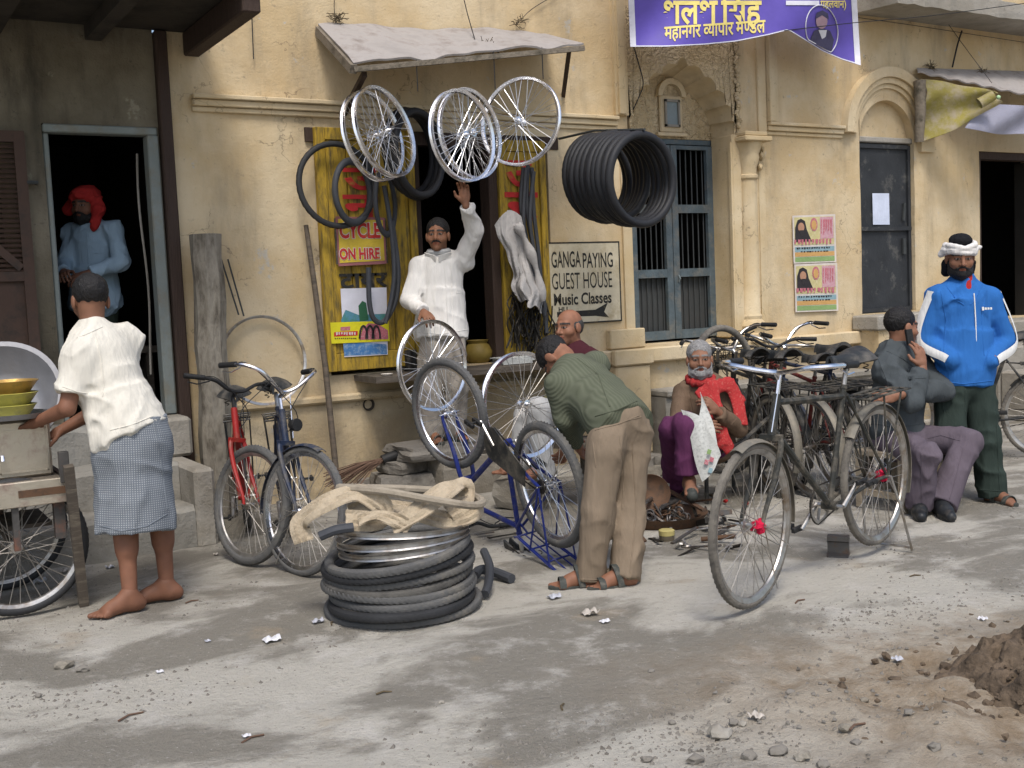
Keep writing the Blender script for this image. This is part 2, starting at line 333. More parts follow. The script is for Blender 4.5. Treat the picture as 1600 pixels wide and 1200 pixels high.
def street_mat(m):
    n = m.node_tree.nodes; L = m.node_tree.links; b = n['Principled BSDF']; g = n.new('ShaderNodeNewGeometry')
    def noise(sc, det=7, rg=0.6, st=None, dist=0):
        t = n.new('ShaderNodeTexNoise'); t.inputs['Scale'].default_value = sc; t.inputs['Detail'].default_value = det; t.inputs['Roughness'].default_value = rg; t.inputs['Distortion'].default_value = dist
        mp = n.new('ShaderNodeMapping'); mp.inputs['Scale'].default_value = st or (1, 1, 1); mp.inputs['Rotation'].default_value = (0, 0, 0.5); L.new(g.outputs['Position'], mp.inputs[0]); L.new(mp.outputs[0], t.inputs['Vector']); return t.outputs[0]
    def ramp(x, a, c):
        r = n.new('ShaderNodeMapRange'); r.inputs[1].default_value = a; r.inputs[2].default_value = c; r.interpolation_type = 'SMOOTHSTEP'; L.new(x, r.inputs[0]); return r.outputs[0]
    def mul(a, k):
        x = n.new('ShaderNodeMath'); x.operation = 'MULTIPLY'; L.new(a, x.inputs[0])
        if isinstance(k, float): x.inputs[1].default_value = k
        else: L.new(k, x.inputs[1])
        return x.outputs[0]
    def mix(f, a, c):
        x = n.new('ShaderNodeMix'); x.data_type = 'RGBA'; L.new(f, x.inputs['Factor'])
        for s, v in (('A', a), ('B', c)):
            if isinstance(v, tuple): x.inputs[s].default_value = (*v, 1)
            else: L.new(v, x.inputs[s])
        return x.outputs['Result']
    damp = ramp(noise(0.85, 10, 0.60, (0.8, 1.35, 1), 0.5), 0.47, 0.56)
    c = mix(damp, (0.47, 0.445, 0.385), (0.235, 0.218, 0.182))
    c = mix(mul(ramp(noise(3.7, 9, 0.7), 0.5, 0.68), 0.65), c, (0.55, 0.525, 0.475))
    c = mix(mul(ramp(noise(2.0, 7, 0.6), 0.60, 0.72), 0.5), c, (0.36, 0.29, 0.20))
    c = mix(mul(ramp(noise(11, 10, 0.8), 0.54, 0.66), 0.35), c, (0.25, 0.225, 0.19))
    c = mix(mul(ramp(noise(34, 9, 0.8), 0.56, 0.64), 0.6), c, (0.19, 0.172, 0.148))
    c = mix(mul(ramp(noise(60, 6, 0.75), 0.60, 0.67), 0.8), c, (0.54, 0.52, 0.48))
    # ground colour darker towards the houses, broken up by noise
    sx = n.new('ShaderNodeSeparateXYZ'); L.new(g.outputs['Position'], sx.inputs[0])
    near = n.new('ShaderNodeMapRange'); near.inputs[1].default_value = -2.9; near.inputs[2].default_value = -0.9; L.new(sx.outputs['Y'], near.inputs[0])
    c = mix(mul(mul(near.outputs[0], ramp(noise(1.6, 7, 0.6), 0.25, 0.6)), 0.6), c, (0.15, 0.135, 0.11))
    # brown soil thrown up at the near right
    a = n.new('ShaderNodeMapRange'); a.inputs[1].default_value = 2.1; a.inputs[2].default_value = 3.0; L.new(sx.outputs['X'], a.inputs[0])
    y2 = n.new('ShaderNodeMath'); y2.operation = 'MULTIPLY_ADD'; y2.inputs[1].default_value = 0.25; L.new(sx.outputs['X'], y2.inputs[0]); L.new(sx.outputs['Y'], y2.inputs[2])
    d = n.new('ShaderNodeMapRange'); d.inputs[1].default_value = -3.5; d.inputs[2].default_value = -4.1
    ws = n.new('ShaderNodeMath'); ws.operation = 'MULTIPLY_ADD'; ws.inputs[1].default_value = 0.9; L.new(noise(3, 8, 0.7), ws.inputs[0]); L.new(y2.outputs[0], ws.inputs[2]); ws2 = n.new('ShaderNodeMath'); ws2.operation = 'SUBTRACT'; ws2.inputs[1].default_value = 0.45; L.new(ws.outputs[0], ws2.inputs[0])
    L.new(ws2.outputs[0], d.inputs[0])
    soil = mix(ramp(noise(6, 8, 0.7), 0.35, 0.65), (0.25, 0.19, 0.125), (0.38, 0.325, 0.25))
    c = mix(mul(a.outputs[0], d.outputs[0]), c, soil)
    L.new(c, b.inputs['Base Color']); b.inputs['Specular IOR Level'].default_value = 0.2
    rr = n.new('ShaderNodeMapRange'); rr.inputs[3].default_value = 0.95; rr.inputs[4].default_value = 0.72; L.new(damp, rr.inputs[0]); L.new(rr.outputs[0], b.inputs['Roughness'])
    s = n.new('ShaderNodeMath'); s.operation = 'ADD'; L.new(noise(28, 8, 0.7), s.inputs[0]); L.new(mul(noise(120, 4, 0.6), 0.4), s.inputs[1])
    bp = n.new('ShaderNodeBump'); bp.inputs['Strength'].default_value = 0.9; bp.inputs['Distance'].default_value = 0.025; L.new(s.outputs[0], bp.inputs['Height']); L.new(bp.outputs[0], b.inputs['Normal'])
street_mat(gm); MATS['street_dirt'] = gm
g = mesh('street_ground', np.stack([GX, GY, H], -1).reshape(-1, 3), fs, gm, None, ang=80, local=True)
tag(g, 'dusty grey street of packed earth with damp patches', kind='structure')

# ------------------------------------------------------------------ wall helper
def wall_grid(X0, X1, Z0, Z1, openings, y=0.0, depth=0.28, cell=0.12, amp=0.012, seed=0):
    def brk(lo, hi, pts):
        s = sorted(set([lo, hi] + [p for p in pts if lo < p < hi])); out = []
        for a, b in zip(s, s[1:]):
            k = max(1, int(round((b - a) / cell))); out += [a + (b - a) * i / k for i in range(k)]
        return out + [hi]
    xs = brk(X0, X1, [p for o in openings for p in o[:2]]); zs = brk(Z0, Z1, [p for o in openings for p in o[2:]])
    inside = lambda x, z: any(o[0] < x < o[1] and o[2] < z < o[3] for o in openings)
    G = np.array([[(x, y, z) for z in zs] for x in xs]); n = vnoise(G * 1.1 + seed) - 0.5 + 0.4 * (vnoise(G * 4 + seed) - 0.5)
    G[..., 1] += amp * n
    vs = G.reshape(-1, 3); K = len(zs); fs = []; nv = len(vs); back = vs.copy(); back[:, 1] = y + depth
    for i in range(len(xs) - 1):
        for j in range(K - 1):
            if inside((xs[i] + xs[i + 1]) / 2, (zs[j] + zs[j + 1]) / 2): continue
            fs.append((i * K + j, (i + 1) * K + j, (i + 1) * K + j + 1, i * K + j + 1))
    cnt = {}
    for f in fs:
        for a, b in zip(f, f[1:] + f[:1]): cnt[(a, b)] = 1
    for (a, b) in list(cnt):
        if (b, a) not in cnt: fs.append((b, a, nv + a, nv + b))
    fs += [tuple(nv + i for i in f[::-1]) for f in fs[:] if all(i < nv for i in f)]
    m = MB(); m.add(np.vstack([vs, back]), fs); return m
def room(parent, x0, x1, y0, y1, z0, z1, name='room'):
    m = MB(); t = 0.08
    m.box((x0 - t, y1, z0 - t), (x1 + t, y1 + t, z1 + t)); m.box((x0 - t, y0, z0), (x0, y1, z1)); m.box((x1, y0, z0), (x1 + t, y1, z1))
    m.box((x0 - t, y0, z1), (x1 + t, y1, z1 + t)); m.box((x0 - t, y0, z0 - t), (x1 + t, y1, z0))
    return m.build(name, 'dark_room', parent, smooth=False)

# ------------------------------------------------------------------ left house
A = thing('grimy_house', (0.5, 0, 0), 'soot-stained grey house at the left with an open dark doorway and cement steps', 'house')
DX0, DX1, DZ0, DZ1 = 1.25, 1.975, 0.727, 2.66
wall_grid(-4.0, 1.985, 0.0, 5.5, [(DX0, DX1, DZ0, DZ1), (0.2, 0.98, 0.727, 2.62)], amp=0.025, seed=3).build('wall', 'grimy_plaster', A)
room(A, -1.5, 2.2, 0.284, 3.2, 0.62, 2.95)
fm = MB(); fm.box((DX1 - 0.075, -0.025, DZ0), (DX1, 0.10, DZ1 - 0.055), 0.008); fm.box((DX0 + 0.003, -0.02, DZ1 - 0.055), (DX1 - 0.003, 0.10, DZ1 - 0.003), 0.008); fm.box((DX0 + 0.003, 0.02, DZ0), (DX0 + 0.04, 0.10, DZ1 - 0.055), 0.008)
fm.build('door_frame', 'white_frame', A, smooth=False)
MB().box((1.988, -0.06, 0.0), (2.068, 0.2, 3.295), 0.01).build('corner_post', 'dark_wood', A, smooth=False)
MB().tube([(1.865 + 0.012 * math.sin(z * 5), 0.13, z) for z in np.arange(1.0, 2.6, 0.1)], 0.008, 6).build('hanging_rope', 'cement', A)
# shutter leaf of the next opening
lf = MB(); lf.box((0.22, -0.055, 0.74), (0.29, -0.012, 2.60)); lf.box((1.07, -0.055, 0.74), (1.135, -0.012, 2.60)); lf.box((0.29, -0.052, 1.66), (1.07, -0.014, 1.72)); lf.box((0.29, -0.052, 0.74), (1.07, -0.014, 0.82)); lf.box((0.29, -0.052, 2.53), (1.07, -0.014, 2.60))
lf.bar((0.30, -0.045, 1.66), (1.06, -0.045, 0.84), 0.05, 0.012, (0, 1, 0)); lf.bar((0.30, -0.045, 2.5), (1.06, -0.045, 1.74), 0.05, 0.012, (0, 1, 0))
leaf = lf.build('shutter', 'brown_shutter', A, smooth=False)
sl0 = None
for i in range(26):
    z = 1.73 + i * 0.031
    if sl0 is None: sl0 = MB().obox((0.68, -0.030, 0), ((1, 0, 0), (0, 1, 0.8), (0, -0.8, 1)), (0.39, 0.014, 0.004)).build('slat', 'brown_shutter', leaf, smooth=False); o = sl0
    else: o = sl0.copy(); COL.objects.link(o)
    o.location.z = z
MB().box((0.29, -0.022, 0.82), (1.07, -0.013, 1.66)).build('shutter_panel', 'brown_shutter', leaf, smooth=False)
MB().tube([(1.13, -0.05, 2.28), (1.19, -0.05, 2.28), (1.19, 0, 2.28)], 0.012, 6).build('hinge_hook', 'iron_bar', leaf)
# steps
for i, (y0, y1, z1) in enumerate([(-0.34, 0.20, 0.722), (-0.66, -0.34, 0.485), (-0.98, -0.66, 0.245)]):
    def top(u, v, y0=y0, y1=y1, z1=z1): return (0.15 + u * 1.65, y0 + v * (y1 - y0), z1)
    m = MB(); xs = np.linspace(0.15, 1.80, 22); vs = []; pr = [(y1, 0), (y1, z1), (y0 + 0.03, z1), (y0, z1 - 0.03), (y0, -0.02)]
    for x in xs:
        for (yy, zz) in pr:
            j = 0.014 * (random.random() - 0.5); vs.append((x, yy + (j if yy < y1 else 0), zz + (j if zz > 0.1 else 0)))
    k = len(pr); fs_ = [(a * k + b, (a + 1) * k + b, (a + 1) * k + b + 1, a * k + b + 1) for a in range(len(xs) - 1) for b in range(k - 1)] + [tuple(range(k)), tuple((len(xs) - 1) * k + b for b in range(k))[::-1]]
    m.add(vs, fs_).build('step', 'step_cement', A, smooth=False)
ck = MB(); ck.box((1.803, -0.99, -0.02), (1.93, -0.13, 0.47), 0.02); ck.box((1.803, -0.34, 0.472), (1.985, -0.062, 0.73), 0.02).build('step_cheek', 'cement', A, smooth=False)
# overhang at the top left: slab, joists, end bracket
oh = MB(); oh.box((-4.0, -1.35, 3.30), (2.30, -0.004, 3.42)); oh.build('overhang', 'soot', A, smooth=False)
for x in (-0.6, 0.2, 0.95, 1.55): MB().box((x, -1.30, 3.20), (x + 0.1, -0.02, 3.298)).build('joist', 'soot', A, smooth=False)
MB().box((2.18, -1.30, 3.14), (2.29, -0.02, 3.298), 0.01).build('bracket', 'dark_wood', A, smooth=False)
# bench seen in the dark room
b_ = MB(); b_.box((1.45, 0.9, 1.12), (2.1, 1.3, 1.17)); b_.box((1.5, 0.95, 0.66), (1.55, 1.25, 1.12)); b_.box((2.02, 0.95, 0.66), (2.07, 1.25, 1.12))
bo = b_.build('table', 'plank_wood', None, smooth=False); tag(bo, 'dark wooden table inside the left doorway', 'table')

# stone post in front of the corner
c0 = wl(322, 366, -0.22); c1 = wl(341, 760, -0.22)
sp = MB(); vs = []; N = 8
for z in np.linspace(-0.02, c0[2], 14):
    t = z / c0[2]; cx = c1[0] + (c0[0] - c1[0]) * (t - 0.1) / 0.9
    for j in range(N):
        q = 2 * math.pi * (j + 0.5) / N; r = 0.108 + 0.008 * math.sin(z * 9 + j) - 0.004 * t; vs.append((cx + r * math.cos(q) + 0.004 * random.uniform(-1, 1), -0.22 + r * math.sin(q), z))
fs_ = [(i * N + j, i * N + (j + 1) % N, (i + 1) * N + (j + 1) % N, (i + 1) * N + j) for i in range(13) for j in range(N)] + [tuple(13 * N + j for j in range(N)), tuple(range(N))[::-1]]
po = sp.add(vs, fs_).build('stone_post', 'stone_post', None, smooth=False); tag(po, 'weathered octagonal stone post beside the cement steps', 'post')

# ------------------------------------------------------------------ yellow house
B = thing('yellow_house', (6.0, 0, 0), 'old yellow plastered house front with mouldings, arched niche, shop opening and barred window', 'house')
SX0, SX1, SZ0, SZ1 = 3.12, 5.10, 0.90, 2.68                # shop opening
NX0, NX1, NZ0, NZT = 5.93, 7.17, 0.93, 3.80                # niche
EX0, EX1, EZ0, EZ1 = 8.78, 9.58, 1.085, 2.80               # blind arch with iron door
QX0, QX1, QZ0, QZ1 = 10.62, 11.75, 0.94, 2.74              # right doorway
ec = (EX0 + EX1) / 2; er = (EX1 - EX0) / 2
wall_grid(2.07, 14.0, -0.05, 5.6, [(SX0, SX1, SZ0, SZ1), (NX0, NX1, NZ0, NZT), (EX0, EX1, EZ0, EZ1 + er), (QX0, QX1, QZ0, QZ1)], amp=0.022, seed=11).build('wall', 'yellow_plaster', B)
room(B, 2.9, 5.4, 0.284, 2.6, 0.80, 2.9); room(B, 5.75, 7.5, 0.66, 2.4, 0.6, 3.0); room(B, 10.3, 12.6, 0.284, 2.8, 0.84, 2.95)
tr = MB(); 
# cornice over the shop (three fillets) and pilaster strip, then the panel frame on the right
def fillets(m, x0, x1, z, hs=((0.0, 0.035, 0.028), (0.037, 0.045, 0.05), (0.084, 0.032, 0.075))):
    for dz, h, p in hs: m.box((x0, -p, z + dz), (x1, 0.03, z + dz + h), 0.006)
c = MB(); fillets(c, 2.215, 5.80, 2.775); c.build('cornice', 'trim_plaster', B, smooth=False)
c = MB(); c.box((5.79, -0.035, 2.905), (5.925, 0.03, 5.0)); c.box((5.815, -0.06, 2.915), (5.885, -0.036, 5.0)); c.box((5.83, -0.025, 0.95), (5.925, 0.03, 2.77)); c.build('pilaster', 'trim_plaster', B, smooth=False)
c = MB(); fillets(c, 7.53, ec - 0.66, 2.80); c.box((7.53, -0.075, 2.918), (7.60, 0.03, 4.6), 0.006); c.box((7.605, -0.045, 2.918), (7.66, 0.03, 4.6), 0.006); c.box((7.42, -0.03, 2.80), (7.524, 0.03, 4.6), 0.006); c.build('panel_frame', 'trim_plaster', B, smooth=False)
# blind arch: ring moulding, filled tympanum
def arc_ring(m, cx, cz, r0, r1, y0, y1, n=28, a0=0, a1=math.pi):
    vs = []
    for i in range(n + 1):
        q = a0 + (a1 - a0) * i / n
        for r, y in ((r0, y1), (r0, y0), (r1, y0), (r1, y1)): vs.append((cx + r * math.cos(q), y, cz + r * math.sin(q)))
    m.add(vs, [(i * 4 + j, (i + 1) * 4 + j, (i + 1) * 4 + (j + 1) % 4, i * 4 + (j + 1) % 4) for i in range(n) for j in range(4)] + [(0, 1, 2, 3), (4 * n + 3, 4 * n + 2, 4 * n + 1, 4 * n)])
c = MB(); arc_ring(c, ec, 2.86, 0.56, 0.655, -0.085, 0.0); arc_ring(c, ec, 2.86, 0.50, 0.557, -0.055, 0.0); arc_ring(c, ec, 2.86, 0.455, 0.497, -0.03, 0.0)
c.box((ec + 0.455, -0.055, 2.70), (ec + 0.655, 0.02, 2.855)); c.build('arch_moulding', 'trim_plaster', B, smooth=True)
sp_ = MB(); n_ = 24; vs = []
for i in range(n_ + 1):
    q = math.pi * i / n_; x, z = ec + er * math.cos(q), EZ1 + er * math.sin(q); vs += [(x, -0.004, z), (x, 0.09, z), (x, -0.004, EZ1 + er + 0.01), (x, 0.09, EZ1 + er + 0.01)]
sp_.add(vs, [f for i in range(n_) for f in ((i * 4, i * 4 + 2, i * 4 + 6, i * 4 + 4), (i * 4, i * 4 + 4, i * 4 + 5, i * 4 + 1))]).build('arch_spandrel', 'yellow_plaster', B)
MB().box((EX0 - 0.01, 0.085, EZ1 - 0.02), (EX1 + 0.01, 0.25, EZ1 + er + 0.02)).build('tympanum', 'yellow_plaster', B, smooth=False)
MB().box((EX0 - 0.01, 0.02, EZ1 - 0.015), (EX1 + 0.01, 0.12, EZ1 + 0.04), 0.01).build('lintel', 'cement', B, smooth=False)
# iron door in it
dr = MB(); dr.box((EX0 + 0.01, 0.06, EZ0 + 0.005), (EX1 - 0.01, 0.10, EZ1 - 0.02)); door = dr.build('iron_door', 'black_metal_door', B, smooth=False)
q = MB(); zm = wl(1385, 357)[2]; q.box((EX0 + 0.012, 0.030, zm - 0.02), (EX1 - 0.012, 0.058, zm + 0.02)); q.box((EX0 + 0.012, 0.035, EZ0 + 0.01), (EX0 + 0.05, 0.057, EZ1 - 0.03)); q.box((EX1 - 0.05, 0.035, EZ0 + 0.01), (EX1 - 0.012, 0.057, EZ1 - 0.03)); q.box((EX0 + 0.05, 0.036, EZ1 - 0.07), (EX1 - 0.05, 0.057, EZ1 - 0.03)); q.box((EX0 + 0.05, 0.036, EZ0 + 0.01), (EX1 - 0.05, 0.057, EZ0 + 0.05)); q.build('door_rail', 'black_metal_door', door, smooth=False)
MB().bar((EX1 - 0.12, 0.045, zm + 0.08), (EX1 - 0.10, 0.045, zm + 0.26), 0.03, 0.02, (0, 1, 0)).build('handle', 'iron_bar', door)
MB().box((EX1 - 0.14, 0.03, zm - 0.26), (EX1 - 0.10, 0.055, zm - 0.10)).build('hasp', 'iron_bar', door)
# cusped niche: stucco spandrels, lobed arris, smooth intrados, stucco back
ncx = (NX0 + NX1) / 2; hw = (NX1 - NX0) / 2; spr = 2.80; apex = wl(1065, 90)[2]; rise = apex - spr
def arch_pts(cusp, hw_, rise_, n=90):
    out = []
    for i in range(n + 1):
        t = i / n; q = t * math.pi / 2
        x = hw_ * (math.cos(q) ** 0.92); z = rise_ * (0.80 * math.sin(q) + 0.20 * t ** 3)
        if cusp:
            l = abs(math.sin(5.5 * math.pi * t)); k = 0.045 * (l ** 0.7); x = x - 0.045 + k * 0.8 if t < .97 else x; z = z - 0.035 + k * 0.8
            x = max(x, 0.0)
            if i == n: x = 0
        out.append((x, z))
    return out
oc = arch_pts(True, hw, rise); ic = arch_pts(False, hw - 0.05, rise - 0.10)
YB = 0.28
def both(pts): return [(-x, z) for x, z in pts] + [(x, z) for x, z in pts[::-1][1:]]
ob_, ib_ = both(oc), both(ic); k = len(ob_)
vs = [(ncx + x, -0.012, spr + z) for x, z in ob_] + [(ncx + (x * 1.0), -0.012, NZT + 0.02) for x, z in ob_]
vs = [(ncx + x, -0.012, spr + z) for x, z in ob_] + [(ncx - hw - 0.03 + (2 * hw + 0.06) * i / (k - 1), -0.012, NZT + 0.02) for i in range(k)]
MB().add(vs, [(i, i + 1, k + i + 1, k + i) for i in range(k - 1)] + [(0, k, k)] [:0]).build('spandrel', 'rough_stucco', B, smooth=False)
vs = [(ncx + x, -0.012, spr + z) for x, z in ob_] + [(ncx + x * 1.0, YB, spr + z) for x, z in ib_]
MB().add(vs, [(i, k + i, k + i + 1, i + 1) for i in range(k - 1)]).build('cusped_arch', 'trim_plaster', B, smooth=True)
WZ0, WZ1 = wl(1050, 533, YB)[2], wl(1075, 218, YB)[2]; WX0, WX1 = wl(985, 400, YB)[0] - 0.06, wl(1121, 380, YB)[0]
nb = MB(); nb.box((NX0 - 0.1, YB, WZ1), (NX1 + 0.1, YB + 0.1, NZT + 0.1)); nb.build('niche_back', 'rough_stucco', B, smooth=False)
nb = MB(); nb.box((WX1, YB - 0.01, 0.80), (NX1 + 0.05, YB + 0.1, WZ1 - 0.002)); nb.box((NX0 - 0.1, YB - 0.01, 0.80), (WX0 - 0.003, YB + 0.1, WZ1 - 0.002)); nb.box((WX0, YB - 0.011, 0.80), (WX1 - 0.003, YB + 0.1, WZ0 - 0.003)); nb.build('niche_jamb', 'trim_plaster', B, smooth=False)
c = MB(); c.box((NX1 - 0.075, -0.02, 0.95), (NX1 + 0.03, 0.27, 2.79), 0.008); c.build('reveal', 'trim_plaster', B, smooth=False)
# little niche window above the casement
s0 = wl(1046, 178, YB); nw = MB(); nw.box((s0[0] - 0.13, YB - 0.03, s0[2] - 0.17), (s0[0] + 0.13, YB - 0.002, s0[2] + 0.16), 0.01); nw.box((s0[0] - 0.17, YB - 0.045, s0[2] - 0.205), (s0[0] + 0.17, YB - 0.003, s0[2] - 0.172), 0.006)
arc_ring(nw, s0[0], s0[2] + 0.15, 0.11, 0.16, YB - 0.05, YB - 0.003, 16); nw_ = nw.build('vent_frame', 'trim_plaster', B, smooth=False)
MB().box((s0[0] - 0.065, YB - 0.036, s0[2] - 0.10), (s0[0] + 0.065, YB - 0.031, s0[2] + 0.10)).build('vent_pane', 'glass_dim', nw_, smooth=False)
nf = MB(); 
for a in ((-0.085, -0.065), (0.065, 0.085)): nf.box((s0[0] + a[0], YB - 0.05, s0[2] - 0.12), (s0[0] + a[1], YB - 0.0305, s0[2] + 0.12))
nf.box((s0[0] - 0.085, YB - 0.05, s0[2] + 0.10), (s0[0] + 0.085, YB - 0.0305, s0[2] + 0.122)); nf.box((s0[0] - 0.085, YB - 0.05, s0[2] - 0.122), (s0[0] + 0.085, YB - 0.0305, s0[2] - 0.10)); nf.build('vent_rim', 'cement', nw_, smooth=False)
# engaged colonnette
cx = wl(1177, 380, -0.05)[0]; prof = [(0.000, 0.90), (0.146, 0.90), (0.146, 0.97), (0.125, 0.985), (0.129, 1.02), (0.142, 1.05), (0.129, 1.08), (0.103, 1.11), (0.107, 1.14), (0.093, 1.16), (0.089, 1.8), (0.084, 2.38), (0.101, 2.40), (0.101, 2.425), (0.086, 2.435), (0.090, 2.5), (0.116, 2.58), (0.112, 2.62), (0.138, 2.68), (0.150, 2.72)]
col = MB().lathe(prof, (cx, 0.01, 0), n=28).build('column', 'trim_plaster', B)
c = MB(); c.box((cx - 0.165, -0.165, 2.722), (cx + 0.165, 0.02, 2.765), 0.008); c.box((cx - 0.135, -0.135, 2.767), (cx + 0.135, 0.02, 2.81), 0.01); c.build('abacus', 'trim_plaster', col, smooth=False)
lv = MB()
for i in range(7):
    q = math.pi * (1 + (i + 0.5) / 7)
    for r, z, s in ((0.125, 2.50, 0.030), (0.148, 2.60, 0.034), (0.165, 2.665, 0.022)): lv.blob((cx + r * math.cos(q + z), 0.01 + r * math.sin(q + z), z), (s, s, s * 1.2), 1, 0.3, 2, i)
lv.build('carved_leaf', 'trim_plaster', col)
rope = MB()
for i in range(22): rope.blob((NX1 + 0.0 + 0.012 * math.sin(i * 1.7), -0.03, 2.87 + i * 0.04), (0.03, 0.02, 0.034), 1, 0.35, 2, i)
rope.build('carved_band', 'rough_stucco', B)
c = MB(); c.box((cx + 0.125, -0.012, 0.95), (cx + 0.205, 0.02, 2.72)); c.box((cx - 0.215, -0.012, 0.95), (cx - 0.13, 0.02, 2.72)); c.build('backing_strip', 'trim_plaster', col, smooth=False)
# barred casement window
Wn = MB(); Wn.box((WX0, YB + 0.0, WZ0), (WX0 + 0.05, YB + 0.09, WZ1 - 0.05)); Wn.box((WX1 - 0.05, YB + 0.0, WZ0), (WX1 - 0.004, YB + 0.09, WZ1 - 0.05)); Wn.box((WX0, YB + 0.0, WZ1 - 0.048), (WX1 - 0.004, YB + 0.09, WZ1 - 0.004)); win = Wn.build('window', 'blue_paint', B, smooth=False)
wm = (WX0 + WX1) / 2 - 0.01; zr = [WZ0 + 0.02, wl(1055, 427, YB)[2], wl(1085, 327, YB)[2], WZ1 - 0.06]
for (a, b_) in ((WX0 + 0.055, wm - 0.004), (wm + 0.004, WX1 - 0.055)):
    lm = MB(); y0, y1 = YB - 0.025, YB + 0.02
    lm.box((a, y0, zr[0]), (a + 0.07, y1, zr[3]), 0.004); lm.box((b_ - 0.07, y0, zr[0]), (b_, y1, zr[3]), 0.004)
    for z in zr: lm.box((a + 0.071, y0 + 0.003, z - (0 if z == zr[0] else 0.035)), (b_ - 0.071, y1 - 0.002, z + (0.08 if z == zr[0] else 0.04 if z < zr[3] else 0.0)))
    cs = lm.build('casement', 'blue_paint', win, smooth=False)
    b0 = MB().tube([(0, YB + 0.03, zr[0]), (0, YB + 0.03, zr[3])], 0.0065, 6).build('bar', 'iron_bar', win)
    for i in range(6):
        o = b0 if i == 0 else b0.copy()
        if i: COL.objects.link(o)
        o.location.x = a + 0.085 + (b_ - a - 0.17) * i / 5
    MB().box((a + 0.05, YB + 0.045, zr[0] + 0.02), (b_ - 0.05, YB + 0.06, zr[1])).build('lower_board', 'board_grey', win, smooth=False)
MB().tube([(wm + 0.05, YB - 0.03, zr[1] - 0.02), (wm + 0.05, YB - 0.05, zr[1] - 0.05), (wm + 0.05, YB - 0.03, zr[1] - 0.08)], 0.008, 6).build('padlock', 'glass_dim', win)
# plinth courses below the niche, ledges, sill
c = MB(); c.box((5.40, -0.09, 0.80), (8.72, 0.03, 0.925), 0.012); c.build('sill_course', 'trim_plaster', B, smooth=False)
c = MB(); c.box((5.62, -0.14, 0.02), (5.99, -0.002, 0.79), 0.015); c.box((5.60, -0.165, 0.792), (6.01, -0.095, 0.93), 0.012); c.box((5.62, -0.08, 0.932), (5.99, -0.002, 1.10), 0.01); c.build('pier_base', 'trim_plaster', B, smooth=False)
c = MB(); c.box((6.04, -0.30, 0.50), (8.6, -0.002, 0.56), 0.012); c.box((6.04, -0.26, -0.02), (8.6, -0.003, 0.498)); c.build('plinth', 'cement', B, smooth=False)
c = MB(); c.box((2.25, -0.05, 0.70), (5.38, 0.01, 0.76), 0.015); c.build('string_course', 'yellow_plaster', B, smooth=False)
# ledge under iron door, right-hand doorway and its steps
MB().box((8.62, -0.34, 0.93), (9.80, -0.002, 1.075), 0.015).build('door_ledge', 'cement', B, smooth=False)
MB().box((8.66, -0.30, -0.02), (9.76, -0.003, 0.928)).build('ledge_base', 'yellow_plaster', B, smooth=False)
for i, (y0, z1) in enumerate([(-0.45, 0.93), (-0.80, 0.70), (-1.15, 0.47), (-1.5, 0.24)]):
    MB().box((9.82, y0, -0.02), (12.6, (-0.45, -0.45, -0.8, -1.15)[i] - 0.002 if i else -0.004, z1), 0.02).build('step', 'cement', B, smooth=False)
c = MB(); c.box((QX0 + 0.003, 0.03, QZ0), (QX0 + 0.07, 0.14, QZ1 - 0.08)); c.box((QX0 + 0.003, 0.02, QZ1 - 0.08), (QX1 - 0.003, 0.15, QZ1 - 0.003)); c.box((QX1 - 0.07, 0.03, QZ0), (QX1 - 0.003, 0.14, QZ1 - 0.08)); c.build('door_frame', 'dark_wood', B, smooth=False)
c = MB(); c.box((QX1 - 0.12, 0.15, QZ0), (QX1 - 0.08, 0.28, QZ1 - 0.085)); c.build('door_leaf', 'dark_room', B, smooth=False)
# eaves slab at top right
c = MB(); xs = np.linspace(8.7, 13.5, 40); vs = []
for x in xs:
    j = 0.03 * (random.random() - 0.5); vs += [(x, -0.55 + j, 3.98 + j), (x, -0.55 + j, 4.14), (x, 0.0, 4.2), (x, 0.0, 4.0)]
c.add(vs, [(i * 4 + j, (i + 1) * 4 + j, (i + 1) * 4 + (j + 1) % 4, i * 4 + (j + 1) % 4) for i in range(39) for j in range(4)] + [(0, 1, 2, 3), (159, 158, 157, 156)]).build('eaves_slab', 'cement', B, smooth=False)
# shop shutters, folded back either side: yellow boards (each board its own piece)
def shutter(x0, x1, z0, z1, nb, y, lean=0.0):
    m = MB(); m.box((x0, y, z0), (x0 + 0.075, y + 0.05, z1), 0.005); m.box((x1 - 0.06, y, z0), (x1, y + 0.05, z1), 0.005)
    m.box((x0 + 0.076, y + 0.002, z0), (x1 - 0.061, y + 0.05, z0 + 0.13), 0.005); m.box((x0 + 0.076, y + 0.002, z1 - 0.09), (x1 - 0.061, y + 0.05, z1), 0.005)
    s = m.build('shutter', 'yellow_wood', B, smooth=False); wd = (x1 - x0 - 0.137) / nb; b0 = None
    for i in range(nb):
        if b0 is None: b0 = MB().box((x0 + 0.077, y + 0.014, z0 + 0.132), (x0 + 0.077 + wd - 0.006, y + 0.04, z1 - 0.092), 0.003).build('board', 'yellow_wood', s, smooth=False); o = b0
        else: o = b0.copy(); COL.objects.link(o)
        o.location.x = i * wd; o.location.y = random.uniform(-0.004, 0.004)
    return s
SHL = shutter(3.075, 3.86, 0.93, 2.70, 4, -0.062); SHR = shutter(4.60, 5.045, 0.93, 2.66, 3, -0.062)
MB().box((4.52, -0.03, 0.93), (4.60, 0.12, 2.68), 0.006).build('shop_jamb', 'dark_wood', B, smooth=False)
MB().box((3.88, 0.0, 0.93), (3.93, 0.12, 2.68), 0.006).build('shop_jamb', 'dark_wood', B, smooth=False)
